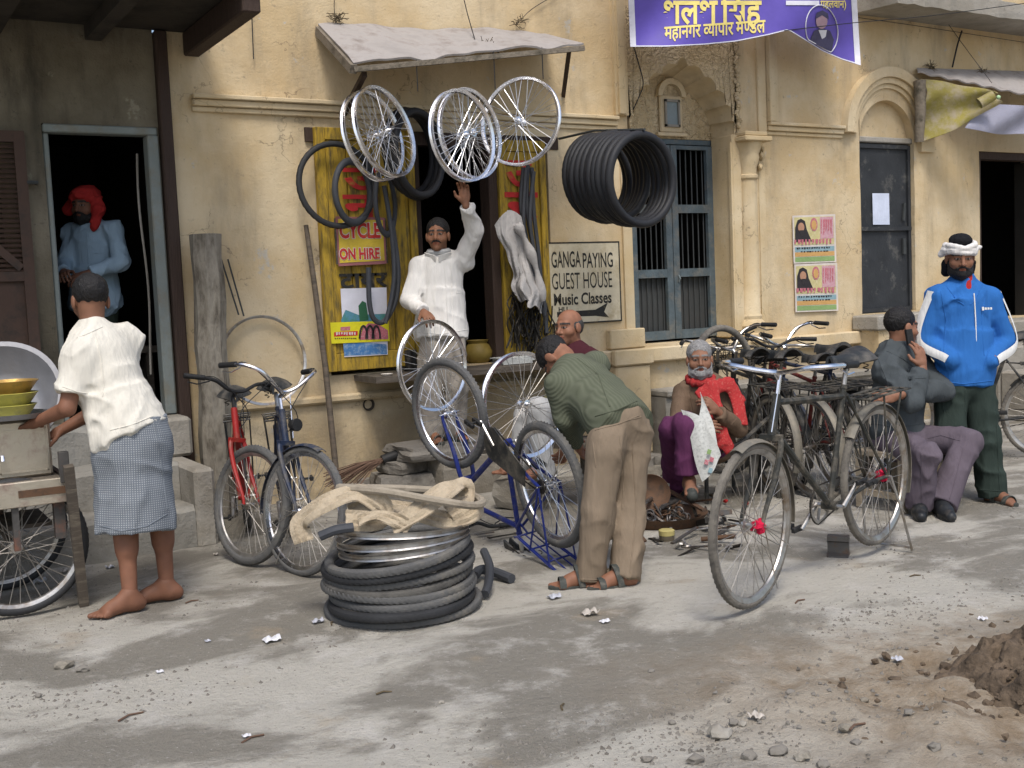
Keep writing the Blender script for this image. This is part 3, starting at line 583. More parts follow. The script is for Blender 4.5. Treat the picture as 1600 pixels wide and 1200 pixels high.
MB().box((SX0 - 0.1, -0.02, 2.60), (SX1 + 0.1, 0.1, 2.70)).build('shop_lintel', 'dark_wood', B, smooth=False)
pk = MB(); vs = []; xs = np.linspace(3.30, 5.25, 20)
p0 = wl(556, 588, -0.38)
for x in xs:
    j = 0.01 * (random.random() - 0.5); vs += [(x, -0.40 + j, 0.845), (x, -0.40 + j, 0.888 + j), (x, 0.25, 0.892), (x, 0.25, 0.848)]
pk.add(vs, [(i * 4 + j, (i + 1) * 4 + j, (i + 1) * 4 + (j + 1) % 4, i * 4 + (j + 1) % 4) for i in range(19) for j in range(4)] + [(0, 1, 2, 3), (79, 78, 77, 76)]).build('shop_sill', 'plank_wood', B, smooth=False)
# red and black lettering on the shutters
mat('red_letter', (0.50, 0.03, 0.03), 0.7, dirt=((0.35, 0.22, 0.05), 0.3, 12)); mat('black_letter', (0.028, 0.027, 0.024), 0.8, dirt=((0.20, 0.15, 0.07), 0.25, 14))
def on_wall(name, s, x0, y0, x1, y1, Y, m, par, bold=0.03):
    a, b, c_ = wl(x0, y1, Y), wl(x1, y1, Y), wl(x0, y0, Y)
    u = np.array([b[0] - a[0], 0, 0]); v = np.array([0, 0, c_[2] - a[2]])
    return letters(name, s, a, u, v, m, par, bold)
for s, bx in (('उ', (537, 262, 590, 297)), ('न', (537, 304, 592, 340))): on_wall('letter', s, *bx, -0.066, 'red_letter', SHL)
on_wall('letter', 'टायर', 531, 428, 606, 452, -0.066, 'black_letter', SHL)
for s, bx in (('उ', (790, 250, 832, 292)), ('र', (790, 300, 842, 345))): on_wall('letter', s, *bx, -0.066, 'red_letter', SHR)
# painted guest-house notice on the plaster
mat('notice_ground', (0.60, 0.53, 0.38), 0.9, dirt=((0.45, 0.37, 0.23), 0.45, 6))
a, b = wl(852, 509), wl(965, 377)
NT = MB().box((a[0], -0.022, a[2]), (b[0], -0.016, b[2])).build('painted_notice', 'notice_ground', None, smooth=False)
tag(NT, 'guest house notice painted on the wall in black letters with an arrow', 'sign')
fb = MB(); x0, x1, z0, z1 = a[0], b[0], a[2], b[2]
for p in (((x0, z1 - .012), (x1, z1)), ((x0, z0), (x1, z0 + .012)), ((x1 - .012, z0 + .012), (x1, z1 - .012))): fb.box((p[0][0], -0.0245, p[0][1]), (p[1][0], -0.0222, p[1][1]))
fb.build('border', 'black_letter', NT, smooth=False)
for s, bx, bd in (('GANGA', (862, 393, 908, 419), .012), ('PAYING', (911, 395, 958, 419), .012), ('GUEST HOUSE', (863, 427, 957, 453), .0), ('Music Classes', (866, 459, 956, 478), .025)): on_wall('lettering', s, *bx, -0.0235, 'black_letter', NT, bd)
z = wl(910, 489)[2]; xa, xb = wl(868, 489)[0], wl(949, 489)[0]
pts = [(xa, z + .02), (xb - .14, z + .022), (xb - .01, z + .075), (xb - .05, z), (xb, z - .05), (xb - .14, z - .03), (xa, z - .022)]
MB().add([(x, -0.0235, q) for x, q in pts], [tuple(range(7))]).build('arrow', 'black_letter', NT, smooth=False)
on_wall('lettering', 'HLI', 873, 480, 887, 487, -0.0235, 'black_letter', NT)
# ------------------------------------------------------------------ bicycles, wheels, tyres
mat('chrome', (0.80, 0.80, 0.82), 0.15, 1.0, var=0.10, scale=30, bump=0.02, dirt=((0.50, 0.47, 0.43), 0.15, 9))
mat('old_chrome', (0.45, 0.44, 0.42), 0.32, 0.9, var=0.2, scale=20, bump=0.08, dirt=((0.26, 0.20, 0.14), 0.5, 7))
mat('spoke_wire', (0.66, 0.67, 0.68), 0.25, 1.0, bump=0)
mat('dull_spoke', (0.34, 0.32, 0.29), 0.4, 0.8, bump=0)
mat('tyre_black', (0.030, 0.031, 0.033), 0.62, bump=0.15, bscale=60, var=0.25)
mat('tyre_new', (0.022, 0.023, 0.026), 0.5, bump=0.1, bscale=90)
mat('tyre_dusty', (0.17, 0.155, 0.13), 0.9, bump=0.3, bscale=60, dirt=((0.07, 0.065, 0.06), 0.5, 7))
mat('tyre_worn', (0.10, 0.10, 0.098), 0.8, bump=0.3, bscale=60, dirt=((0.16, 0.15, 0.13), 0.4, 8))
mat('tyre_aged', (0.11, 0.105, 0.095), 0.85, bump=0.3, bscale=60, dirt=((0.05, 0.048, 0.045), 0.5, 6))
mat('tube_rubber', (0.05, 0.054, 0.062), 0.55, bump=0.1)
mat('frame_black', (0.022, 0.024, 0.025), 0.42, dirt=((0.13, 0.115, 0.09), 0.55, 9), bump=0.05)
mat('frame_dusty', (0.030, 0.031, 0.027), 0.5, dirt=((0.15, 0.13, 0.10), 0.5, 10), bump=0.1)
mat('frame_blue', (0.013, 0.024, 0.15), 0.35, dirt=((0.10, 0.095, 0.10), 0.35, 12), bump=0.03)
mat('frame_red', (0.30, 0.018, 0.015), 0.35, dirt=((0.18, 0.07, 0.04), 0.35, 12), bump=0.03)
mat('frame_maroon', (0.16, 0.02, 0.018), 0.45, dirt=((0.10, 0.08, 0.06), 0.5, 9), bump=0.04)
mat('frame_navy', (0.02, 0.03, 0.06), 0.4, dirt=((0.12, 0.11, 0.09), 0.5, 9), bump=0.04)
mat('grip_black', (0.018, 0.018, 0.018), 0.6, bump=0.2)
mat('saddle_black', (0.025, 0.028, 0.03), 0.5, dirt=((0.12, 0.11, 0.095), 0.45, 7), bump=0.1)
mat('mudguard_grey', (0.16, 0.15, 0.125), 0.6, 0.2, dirt=((0.25, 0.22, 0.17), 0.6, 8), bump=0.1)
mat('grease', (0.03, 0.027, 0.023), 0.45, 0.5, dirt=((0.10, 0.085, 0.065), 0.4, 20))
mat('red_fluff', (0.55, 0.01, 0.05), 0.9, bump=0.6, bscale=150)

def cdir(r, u, f): return unit(r * _r - u * _d + f * _f)              # direction in camera terms, as a world vector
def wheel(par, c, axle, Ro=0.345, tr=0.02, tyre='tyre_black', rim='old_chrome', spk='dull_spoke', ns=36, tread=0.0025, tread_n=150, sr=0.0016, hubw=0.045, M0=None, local=True, flat=1.0, name='wheel'):
    """rim (the part) with tyre, spokes and hub below it"""
    c, ax = V(c), V(axle).normalized(); rr = Ro - tr * 2 + 0.004
    mk = lambda: MB()
    def B_(m, nm, mt, p):
        if M0 is not None: m.v = [tuple(M0 @ V(q)) for q in m.v]
        return m.build(nm, mt, p, local=local)
    h = 0.014 if tyre else 0.0185
    pr = [(rr, -h), (rr + 0.006, -h - 0.002), (rr + 0.004, -h + 0.004), (rr - 0.006, -h * 0.4), (rr - 0.006, h * 0.4), (rr + 0.004, h - 0.004), (rr + 0.006, h + 0.002), (rr, h), (rr - 0.014, h * 0.6), (rr - 0.018, 0), (rr - 0.014, -h * 0.6), (rr, -h)]
    W = B_(mk().lathe(pr, c, ax, 56), name, rim, par)
    if tyre: B_(mk().torus(c, ax, Ro - tr, tr, tread_n, 10, tread, flat), 'tyre', tyre, W)
    x, y = fr(ax); m = mk()
    for i in range(ns):
        s = 1 if i % 2 else -1; q = 2 * math.pi * i / ns; tg = (1 if (i // 2) % 2 else -1); q2 = q + tg * 1.15
        p = c + (x * math.cos(q) + y * math.sin(q)) * (rr - 0.013); h_ = c + (x * math.cos(q2) + y * math.sin(q2)) * 0.024 + ax * (s * hubw * 0.62)
        m.tube([p, h_], sr, 4, cap=False)
    B_(m, 'spokes', spk, W)['kind'] = 'stuff'
    B_(mk().lathe([(0.0, -hubw - 0.03), (0.005, -hubw - 0.03), (0.005, -hubw), (0.014, -hubw), (0.014, -hubw * 0.72), (0.027, -hubw * 0.7), (0.027, -hubw * 0.6), (0.013, -hubw * 0.5), (0.013, hubw * 0.5), (0.027, hubw * 0.6), (0.027, hubw * 0.7), (0.014, hubw * 0.72), (0.014, hubw), (0.005, hubw), (0.005, hubw + 0.03), (0.0, hubw + 0.03)], c, ax, 14), 'hub', rim, W)
    return W

def smoothpts(P, n=6):
    P = [V(p) for p in P]; out = []
    for i in range(len(P) - 1):
        p0, p1, p2, p3 = P[max(i - 1, 0)], P[i], P[i + 1], P[min(i + 2, len(P) - 1)]
        for k in range(n):
            t = k / n; out.append(0.5 * ((2 * p1) + (p2 - p0) * t + (2 * p0 - 5 * p1 + 4 * p2 - p3) * t * t + (3 * p1 - p0 - 3 * p2 + p3) * t ** 3))
    return out + [P[-1]]

def bicycle(name, label, group=None, frame='frame_black', bars='roadster', Ro=0.345, tr=0.02, tyre='tyre_black', rim='old_chrome', spk='dull_spoke', guard='frame_black', carrier='frame_black', steer=0.0, stand=False, saddle='saddle_black', mtb=False, loop=False, fork=None, bar_mat='old_chrome', chaincase=False, kick=False, cable=True, tread=0.0025, basket=False, lamp=False, fluff=False, guard_front=True, wb=1.14, matrix=None, dress=None):
    T = thing(name, (0, 0, 0), label, 'bicycle', group); L = dict(local=True)
    rx = -0.44 if mtb else -0.48; fx = rx + wb; bb = V((0, 0, Ro - 0.055)); rh = V((rx, 0, Ro)); fh = V((fx, 0, Ro))
    st_t = V((-0.175, 0, Ro + 0.47)) if not mtb else V((-0.15, 0, Ro + 0.42)); hl = V((fx - 0.20, 0, Ro + 0.36)); ht = hl + V((-0.055, 0, 0.155)); sax = (ht - hl).normalized()
    stem = ht + sax * 0.10; crown = hl - sax * 0.015
    S = Matrix.Translation(hl) @ Matrix.Rotation(steer, 4, sax) @ Matrix.Translation(-hl)
    fk = fork or frame
    # main frame
    m = MB(); m.tube([bb, st_t + (st_t - bb).normalized() * 0.02], 0.0145); m.tube([hl - sax * 0.01, ht + sax * 0.01], 0.019, 10)
    m.tube([bb, hl + sax * 0.02], 0.0155 if not mtb else 0.018)
    if loop: m.tube(smoothpts([bb + (st_t - bb) * 0.45, bb + V((0.14, 0, 0.20)), ht - sax * 0.05]), 0.0135)
    else: m.tube([bb + (st_t - bb) * 0.94, ht - sax * 0.025], 0.0145)
    for s in (-1, 1):
        m.tube([bb + V((0, s * 0.025, 0)), rh + V((0.12, s * 0.05, -0.003)), rh + V((0, s * 0.06, 0))], 0.009, 6); m.tube([st_t + V((0, s * 0.018, -0.03)), rh + V((0.02, s * 0.06, 0.02)), rh + V((0, s * 0.06, 0))], 0.0075, 6)
    m.tube([bb + V((0, -0.036, 0)), bb + V((0, 0.036, 0))], 0.022, 12); m.tube([st_t, st_t + (st_t - bb).normalized() * 0.01], 0.018)
    fo = m.build('frame', frame, T, **L)
    # fork, steered
    m = MB(); m.m = S
    for s in (-1, 1): m.tube(smoothpts([crown + V((0, s * 0.03, 0)), crown + V((0.012, s * 0.05, -0.03)), fh * 0.45 + crown * 0.55 + V((-0.012, s * 0.052, 0)), fh + V((-0.02, s * 0.05, 0.05)), fh + V((0, s * 0.05, 0))], 4), [0.0135] * 9 + [0.012, 0.011, 0.010, 0.010, 0.009, 0.009, 0.009, 0.009], 8)
    m.bar(crown + V((0, -0.05, 0)), crown + V((0, 0.05, 0)), 0.03, 0.025); m.build('fork', fk, T, **L)
    # wheels
    ww = dict(Ro=Ro, tr=tr, tyre=tyre, rim=rim, spk=spk, tread=tread)
    wheel(T, rh, (0, 1, 0), **ww); wheel(T, fh, (0, 1, 0), M0=S, **ww)
    # handlebar
    m = MB(); m.m = S; m.tube([ht, stem], 0.0115, 8); hb = stem + V((0.035, 0, 0.012)); m.tube([stem - sax * 0.02, hb], 0.0125, 8)
    if bars == 'roadster':
        half = [V((0, 0, 0)), V((0.03, 0.08, 0.012)), V((0.055, 0.17, 0.03)), V((0.02, 0.25, 0.035)), V((-0.07, 0.27, 0.03)), V((-0.20, 0.275, 0.02))]
    elif bars == 'flat': half = [V((0, 0, 0)), V((0.0, 0.06, 0.01)), V((-0.01, 0.14, 0.05)), V((-0.03, 0.22, 0.06)), V((-0.06, 0.31, 0.06))]
    else: half = [V((0, 0, 0)), V((0.02, 0.07, 0.03)), V((0.02, 0.16, 0.10)), V((-0.03, 0.23, 0.13)), V((-0.11, 0.26, 0.13)), V((-0.20, 0.28, 0.12))]
    L_ = [hb + p for p in half]; R_ = [hb + V((p.x, -p.y, p.z)) for p in half]
    m.tube(smoothpts(R_[::-1] + L_[1:], 5), 0.0112, 8); hbo = m.build('handlebar', bar_mat, T, **L)
    for e in (L_, R_):
        g = MB(); g.m = S; d = (e[-1] - e[-2]).normalized(); g.tube([e[-1] - d * 0.11, e[-1] - d * 0.06, e[-1] + d * 0.004, e[-1] + d * 0.008], [0.0165, 0.0155, 0.0165, 0.012], 10); g.build('grip', 'grip_black', hbo, **L)
    for e in (L_, R_):     # brake levers and rod
        m = MB(); m.m = S; d = (e[-1] - e[-2]).normalized(); a = e[-1] - d * 0.13 + V((0.012, 0, -0.018)); m.tube([e[-1] - d * 0.15, a, a + d * 0.07 + V((0.01, 0, -0.022)), a + d * 0.12 + V((0, 0, -0.015))], 0.0045, 5); m.build('brake_lever', bar_mat, hbo, **L)
    m = MB(); m.m = S; m.tube([hb + V((0.02, 0.03, -0.01)), crown + V((0.035, 0.02, 0.03))], 0.003, 5); m.build('brake_rod', bar_mat, hbo, **L)
    if cable:
        m = MB(); m.m = S
        for e, s in ((L_, 1), (R_, -1)): m.tube(smoothpts([e[-2], e[-2] + V((0.09, -0.05 * s, -0.0)), hb + V((0.10, -0.02 * s, -0.10)), hl + V((0.03, 0.01 * s, 0.05))], 5), 0.0028, 5)
        m.build('cable', 'grip_black', hbo, **L)
    # saddle on its post
    m = MB(); sd = (st_t - bb).normalized(); sp_ = st_t + sd * 0.11; m.tube([st_t, sp_], 0.012); m.build('seat_post', 'old_chrome', T, **L)
    def sad(u, v):
        t = u; wdt = 0.014 + 0.095 * (1 - math.exp(-((max(0, t - 0.25)) * 2.4) ** 2)); wdt *= (1 if t < .93 else 1 - (t - .93) * 4); q = (v * 2 - 1)
        return (sp_.x + 0.16 - 0.29 * t, q * wdt, sp_.z + 0.055 - 0.055 * abs(q) ** 2.2 - 0.018 * math.sin(t * math.pi) * (1 - abs(q)) + 0.02 * t)
    m = MB(); m.sheet(sad, 14, 10, 0.012); sdo = m.build('saddle', saddle, T, **L)
    m = MB()
    for s in (-0.03, 0.03): m.tube(smoothpts([sp_ + V((0.13, s * 0.3, 0.03)), sp_ + V((0.05, s, 0.0)), sp_ + V((-0.06, s, 0.0)), sp_ + V((-0.11, s * 1.6, 0.02))], 3), 0.004, 5)
    for s in (-0.05, 0.05): m.tube([sp_ + V((-0.10 + 0.013 * math.cos(q), s + 0.013 * math.sin(q), -0.035 + q * 0.0035)) for q in np.arange(0, 19, 0.7)], 0.0028, 4)
    m.build('saddle_spring', 'grease', sdo, **L)
    # mudguards
    def guard_(c, a0, a1, mt, M0=None):
        m = MB()
        if M0 is not None: m.m = M0
        def f(u, v):
            q = R(a0 + (a1 - a0) * u); w = (v * 2 - 1); r = Ro + 0.016 - 0.014 * w * w
            return (c.x + r * math.cos(q), w * 0.029, c.z + r * math.sin(q))
        m.sheet(f, 26, 4, 0.0025); g = m.build('mudguard', mt, T, **L)
        s_ = MB()
        if M0 is not None: s_.m = M0
        for aa in (a0 + 18, a0 + 52) if a0 > 100 else (a0 + 18,):
            q = R(aa); e = c + V((math.cos(q), 0, math.sin(q))) * (Ro + 0.006)
            for s in (-1, 1): s_.tube([c + V((0, s * 0.058, 0)), e + V((0, s * 0.028, 0))], 0.0025, 5)
        s_.build('stay', 'old_chrome', g, **L)
    if guard:
        guard_(rh, 205, 40, guard)
        if guard_front: guard_(fh, 190 if not mtb else 150, 70, guard, S)
    # crankset, chain
    m = MB(); cy = -0.05
    m.lathe([(0.075, -0.002), (0.092, -0.002), (0.092, 0.002), (0.075, 0.002), (0.075, -0.002)], bb + V((0, cy, 0)), (0, 1, 0), 44)
    for k in range(5): q = 2 * math.pi * k / 5; m.bar(bb + V((0.018 * math.cos(q), cy, 0.018 * math.sin(q))), bb + V((0.078 * math.cos(q), cy, 0.078 * math.sin(q))), 0.004, 0.014, (0, 1, 0))
    for k in range(44):
        q = 2 * math.pi * k / 44; m.obox(bb + V((0.094 * math.cos(q), cy, 0.094 * math.sin(q))), ((math.cos(q), 0, math.sin(q)), (0, 1, 0), (-math.sin(q), 0, math.cos(q))), (0.004, 0.0015, 0.003))
    qa = R(-35) ; ca = V((math.cos(qa), 0, math.sin(qa))) * 0.165
    m.tube([bb + V((0, -0.07, 0)), bb + V((0, 0.07, 0))], 0.009); m.tube([bb + V((0, -0.068, 0)), bb + ca + V((0, -0.075, 0))], [0.012, 0.009], 8); m.tube([bb + V((0, 0.068, 0)), bb - ca + V((0, 0.075, 0))], [0.012, 0.009], 8)
    ck_ = m.build('crankset', 'old_chrome', T, **L)
    for s in (-1, 1):
        p = bb - ca * s * -1 if s < 0 else bb - ca; p = (bb + ca) if s < 0 else (bb - ca)
        m = MB(); m.box((p.x - 0.045, p.y + s * 0.085, p.z - 0.012), (p.x + 0.045, p.y + s * 0.105, p.z + 0.012), 0.003); m.box((p.x - 0.045, p.y + s * 0.135, p.z - 0.012), (p.x + 0.045, p.y + s * 0.155, p.z + 0.012), 0.003); m.tube([p + V((0, s * 0.075, 0)), p + V((0, s * 0.16, 0))], 0.007); m.build('pedal', 'grip_black', ck_, **L)
    m = MB(); ring = []
    for q in np.linspace(R(75), R(-75), 14): ring.append(bb + V((0.095 * math.cos(q), cy, 0.095 * math.sin(q))))
    for q in np.linspace(R(-100), R(-260), 10): ring.append(rh + V((0.036 * math.cos(q), cy, 0.036 * math.sin(q))))
    m.tube(ring, 0.0042, 5, closed=True); m.lathe([(0.012, -0.002), (0.036, -0.002), (0.036, 0.002), (0.012, 0.002)], rh + V((0, cy, 0)), (0, 1, 0), 18); m.build('chain', 'grease', T, **L)
    if chaincase:
        m = MB(); d = (rh - bb); pl = []
        for q in np.linspace(R(60), R(-90), 12): pl.append((bb.x + 0.105 * math.cos(q), bb.z + 0.105 * math.sin(q)))
        pl += [(rh.x * 0.72, rh.z - 0.045), (rh.x * 0.72, rh.z + 0.05)]
        m.prism(pl, (0, cy - 0.022, 0), (1, 0, 0), (0, 0, 1), (0, 0.006, 0)); m.build('chain_guard', 'frame_black', T, smooth=False, **L)
    if carrier:
        z = Ro * 2 + 0.055; m = MB(); x0, x1 = rx - 0.24, rx + 0.20
        for y in (-0.075, -0.025, 0.025, 0.075): m.tube([(x0, y, z), (x1, y * 0.8, z)], 0.0045, 5)
        for x in (x0, rx - 0.1, rx + 0.05, x1): m.tube([(x, -0.085, z), (x, 0.085, z)], 0.0055, 5)
        m.tube([(x0, -0.085, z), (x1, -0.07, z)], 0.006, 5); m.tube([(x0, 0.085, z), (x1, 0.07, z)], 0.006, 5); m.tube([(x1, 0, z), (st_t.x, 0, st_t.z - 0.06)], 0.006, 5)
        for s in (-1, 1): m.tube([(rx - 0.14, s * 0.08, z), (rx, s * 0.066, Ro)], 0.0055, 5); m.tube([(rx + 0.05, s * 0.08, z), (rx, s * 0.066, Ro)], 0.0055, 5)
        m.build('carrier', carrier, T, **L)
        if dress: dress(T, rx, z)
    if stand:
        m = MB()
        for s in (-1, 1): m.tube([(rx - 0.005, s * 0.075, Ro), (rx - 0.06, s * 0.10, Ro * 0.5), (rx - 0.115, s * 0.125, -0.045)], 0.0065, 6)
        m.tube([(rx - 0.11, -0.122, -0.028), (rx - 0.11, 0.122, -0.028)], 0.0055, 6); m.build('rear_stand', 'old_chrome', T, **L)
    if kick: MB().tube([(rx + 0.16, 0.05, Ro - 0.03), (rx + 0.10, 0.20, 0.012), (rx + 0.14, 0.22, 0.008)], 0.008, 6).build('kickstand', 'old_chrome', T, **L)
    if basket:
        m = MB(); o = S @ (hb + V((0.15, 0, -0.06)))
        for z in np.linspace(-0.10, 0.08, 6): m.tube([o + V((0.11 * a, 0.15 * b, z)) for a, b in ((-1, -1), (1, -1), (1, 1), (-1, 1))], 0.0025, 4, closed=True)
        for k in range(9): y = -0.15 + 0.3 * k / 8; m.tube([o + V((-0.11, y, 0.08)), o + V((-0.11, y, -0.10)), o + V((0.11, y, -0.10)), o + V((0.11, y, 0.08))], 0.002, 4)
        m.build('basket', 'grip_black', T, **L)
    if lamp:
        m = MB(); m.m = S; m.lathe([(0.0, -0.04), (0.02, -0.035), (0.032, -0.01), (0.036, 0.02), (0.034, 0.024), (0.0, 0.026)], hl + V((0.07, 0, 0.09)), (1, 0, 0.1), 16); m.build('headlamp', 'grip_black', T, **L)
    if fluff:
        for c_, Mx in ((rh, None), (fh, S)):
            m = MB(); m.blob(c_ + V((0, 0.03, 0)), (0.03, 0.03, 0.03), 2, 0.5, 6, 3)
            if Mx is not None: m.v = [tuple(Mx @ V(q)) for q in m.v]
            m.build('hub_tassel', 'red_fluff', T, **L)
    if matrix is not None:
        T.matrix_world = matrix
    return T
def bike_place(rear, front_dir, lean=0.0, rx=-0.48, scale=1.0, z=0.0, pitch=0.0):
    """matrix: rear tyre contact on the ground, heading, lean to its left (radians)"""
    d = unit((front_dir[0], front_dir[1], 0)); yaw = math.atan2(d[1], d[0])
    return Matrix.Translation(V((rear[0], rear[1], z))) @ Matrix.Rotation(yaw, 4, 'Z') @ Matrix.Rotation(-lean, 4, 'X') @ Matrix.Rotation(-pitch, 4, 'Y') @ Matrix.Scale(scale, 4) @ Matrix.Translation(V((-rx, 0, 0)))

# 1. roadster in the foreground, on its rear stand
ra, fa = gr(1372, 866), gr(1155, 962)
bicycle('bicycle', 'dusty black roadster with chrome handlebar propped on its rear stand in the open street', frame='frame_dusty', Ro=0.352, tr=0.018, tyre='tyre_dusty', rim='old_chrome', guard='mudguard_grey', carrier='frame_dusty', steer=R(4), stand=True, fork='frame_dusty', bar_mat='chrome', cable=False, fluff=True, wb=1.17, spk='dull_spoke',
        matrix=bike_place(ra, fa - ra, 0.0, scale=1.05, z=0.055, pitch=R(-2.0)))
# 2. blue bicycle standing upside down
pr_, pf_ = at(858, 757, 5.90), at(699, 641, 6.80)
d_ = V(pf_ - pr_); sc_ = d_.length / 1.06
ex = d_.normalized(); ez = Vector((0.12, 0.10, -1)); ez = (ez - ex * ez.dot(ex)).normalized(); ey = ez.cross(ex)
Mu = Matrix(((ex.x, ey.x, ez.x, 0), (ex.y, ey.y, ez.y, 0), (ex.z, ey.z, ez.z, 0), (0, 0, 0, 1)))
Mu = Matrix.Translation(V(pr_)) @ Mu @ Matrix.Scale(min(sc_, 1.03), 4) @ Matrix.Translation(V((0.44, 0, -0.33)))
def frame_words(T, rx, z): pass
bicycle('bicycle', 'blue bicycle turned upside down for repair, wheels in the air', frame='frame_blue', Ro=0.33, tr=0.024, tyre='tyre_worn', rim='chrome', spk='spoke_wire', guard=None, carrier='frame_blue', mtb=True, tread=0.005, wb=1.06, bars='flat', bar_mat='grip_black', chaincase=True, steer=R(-13), matrix=Mu)
# 3-4. red and black bicycles leaning by the steps
f4 = gr(474, 897); bicycle('bicycle', 'black bicycle with chrome swept handlebar leaning by the wall under the bamboo pole', frame='frame_navy', tyre='tyre_worn', rim='chrome', bars='high', steer=R(36), bar_mat='chrome', lamp=True, guard='frame_navy', Ro=0.345,
        matrix=bike_place(f4 + np.array([0.33, 1.08, 0]), (-0.33, -1.08), -0.06))
f3 = gr(390, 880); bicycle('bicycle', 'red bicycle with black flat handlebar leaning beside the stone post', frame='frame_red', tyre='tyre_worn', bars='flat', steer=R(38), bar_mat='grip_black', guard=None, carrier='frame_black', mtb=True, Ro=0.335, tr=0.024, tread=0.004, wb=1.06,
        matrix=bike_place(f3 + np.array([0.32, 1.0, 0]), (-0.32, -1.0), -0.04, rx=-0.44))
# 5-8. row of parked bicycles before the window end of the wall
rows = [((1213, 772), (0.32, 1), 0.02, dict(frame='frame_dusty', tyre='tyre_dusty', guard='mudguard_grey', bars='roadster', basket=True, steer=R(-25)), 'dusty bicycle with a wire front basket, nearest the old man in the parked row'),
        ((1272, 778), (0.20, 1), 0.05, dict(frame='frame_black', tyre='tyre_worn', guard='mudguard_grey', bars='high', steer=R(20)), 'bicycle with grey mudguard and high bars directly behind the foreground roadster'),
        ((1318, 770), (0.28, 1), 0.04, dict(frame='frame_maroon', tyre='tyre_worn', guard='frame_black', bars='flat', steer=R(-15), bar_mat='grip_black', mtb=True, rx=-0.44), 'dull red framed bicycle with black flat bars in the parked row'),
        ((1352, 764), (0.22, 1), 0.06, dict(frame='frame_navy', tyre='tyre_black', guard='frame_black', bars='high', steer=R(10), bar_mat='chrome', spk='spoke_wire', rim='chrome', basket=False), 'dark bicycle with bright chrome bars, rightmost of the parked row')]
rows += [((1240, 764), (0.40, 1), 0.10, dict(frame='frame_black', tyre='tyre_black', guard='frame_black', bars='flat', steer=R(35), bar_mat='grip_black', mtb=True, rx=-0.44), 'black bicycle with turned flat bars wedged second in the parked row'),
         ((1335, 758), (0.10, 1), -0.06, dict(frame='frame_black', tyre='tyre_worn', guard='mudguard_grey', bars='roadster', steer=R(-30)), 'black bicycle with swept bars wedged beside the rightmost parked one')]
for px, dr_, ln, kw, lab in rows:
    p = gr(*px); rx_ = kw.pop('rx', -0.48)
    bicycle('bicycle', lab, 'bicycles parked in a row along the wall', matrix=bike_place(p, dr_, ln, rx=rx_), **kw)
# 9. bicycle at the right edge, behind the standing man
p9 = gr(1640, 718); bicycle('bicycle', 'dark bicycle at the right edge behind the man in blue', frame='frame_black', tyre='tyre_dusty', guard='frame_black', stand=False, kick=True, matrix=bike_place(p9, (-0.6, 0.8), 0.05))

# ------------------------------------------------------------------ loose wheels
def loose_wheel(px, py, d, axis, label, group=None, tyre=None, Ro=0.322, name='bicycle_wheel', **k):
    c = at(px, py, d); T = thing(name, c, label, 'wheel', group)
    kk = dict(Ro=Ro + (0.015 if not tyre else 0), tr=0.0145 if not tyre else 0.021, tyre=tyre, rim='chrome', spk='spoke_wire', sr=0.0019, hubw=0.05); kk.update(k)
    wheel(T, c, axis, local=False, name='rim', **kk); return T
HG = 'bare chrome wheels hung from the awning'
a1 = cdir(0.80, 0.16, -0.50)
loose_wheel(583, 213, 7.72, a1, 'bare chrome wheel hung from the awning, leftmost of the five', HG)
loose_wheel(601, 206, 7.60, cdir(0.82, 0.20, -0.50), 'bare chrome wheel hung in front of the leftmost one', HG)
loose_wheel(723, 212, 7.70, cdir(0.74, 0.06, -0.62), 'bare chrome wheel the shopkeeper touches with his raised hand', HG)
loose_wheel(735, 209, 7.82, cdir(0.76, 0.06, -0.62), 'bare chrome wheel hung just behind the one the shopkeeper touches', HG)
loose_wheel(813, 190, 7.95, cdir(-0.50, 0.05, -0.85), 'bare chrome wheel turned to face the street, rightmost under the awning', HG)
loose_wheel(676, 571, 7.80, cdir(0.72, 0.0, -0.66), 'bare chrome wheel the shopkeeper holds upright at his knees')
loose_wheel(818, 632, 6.75, cdir(0.62, 0.05, -0.70), 'wheel with thin dull tyre leaning in front of the shop sill', tyre=None, rim='chrome', spk='dull_spoke', Ro=0.325)
# rim leaning on the wall at left (no spokes)
pc = wl(412, 563, -0.10); ax_ = unit((0.05, -1, 0.12))
rm_ = MB().lathe([(0.312, -0.012), (0.318, -0.013), (0.315, -0.006), (0.306, -0.004), (0.306, 0.004), (0.315, 0.006), (0.318, 0.013), (0.312, 0.012), (0.300, 0.006), (0.300, -0.006), (0.312, -0.012)], pc, ax_, 64)
tag(rm_.build('wheel_rim', 'old_chrome'), 'bare spokeless rim hanging against the yellow wall beside the stone post', 'rim')

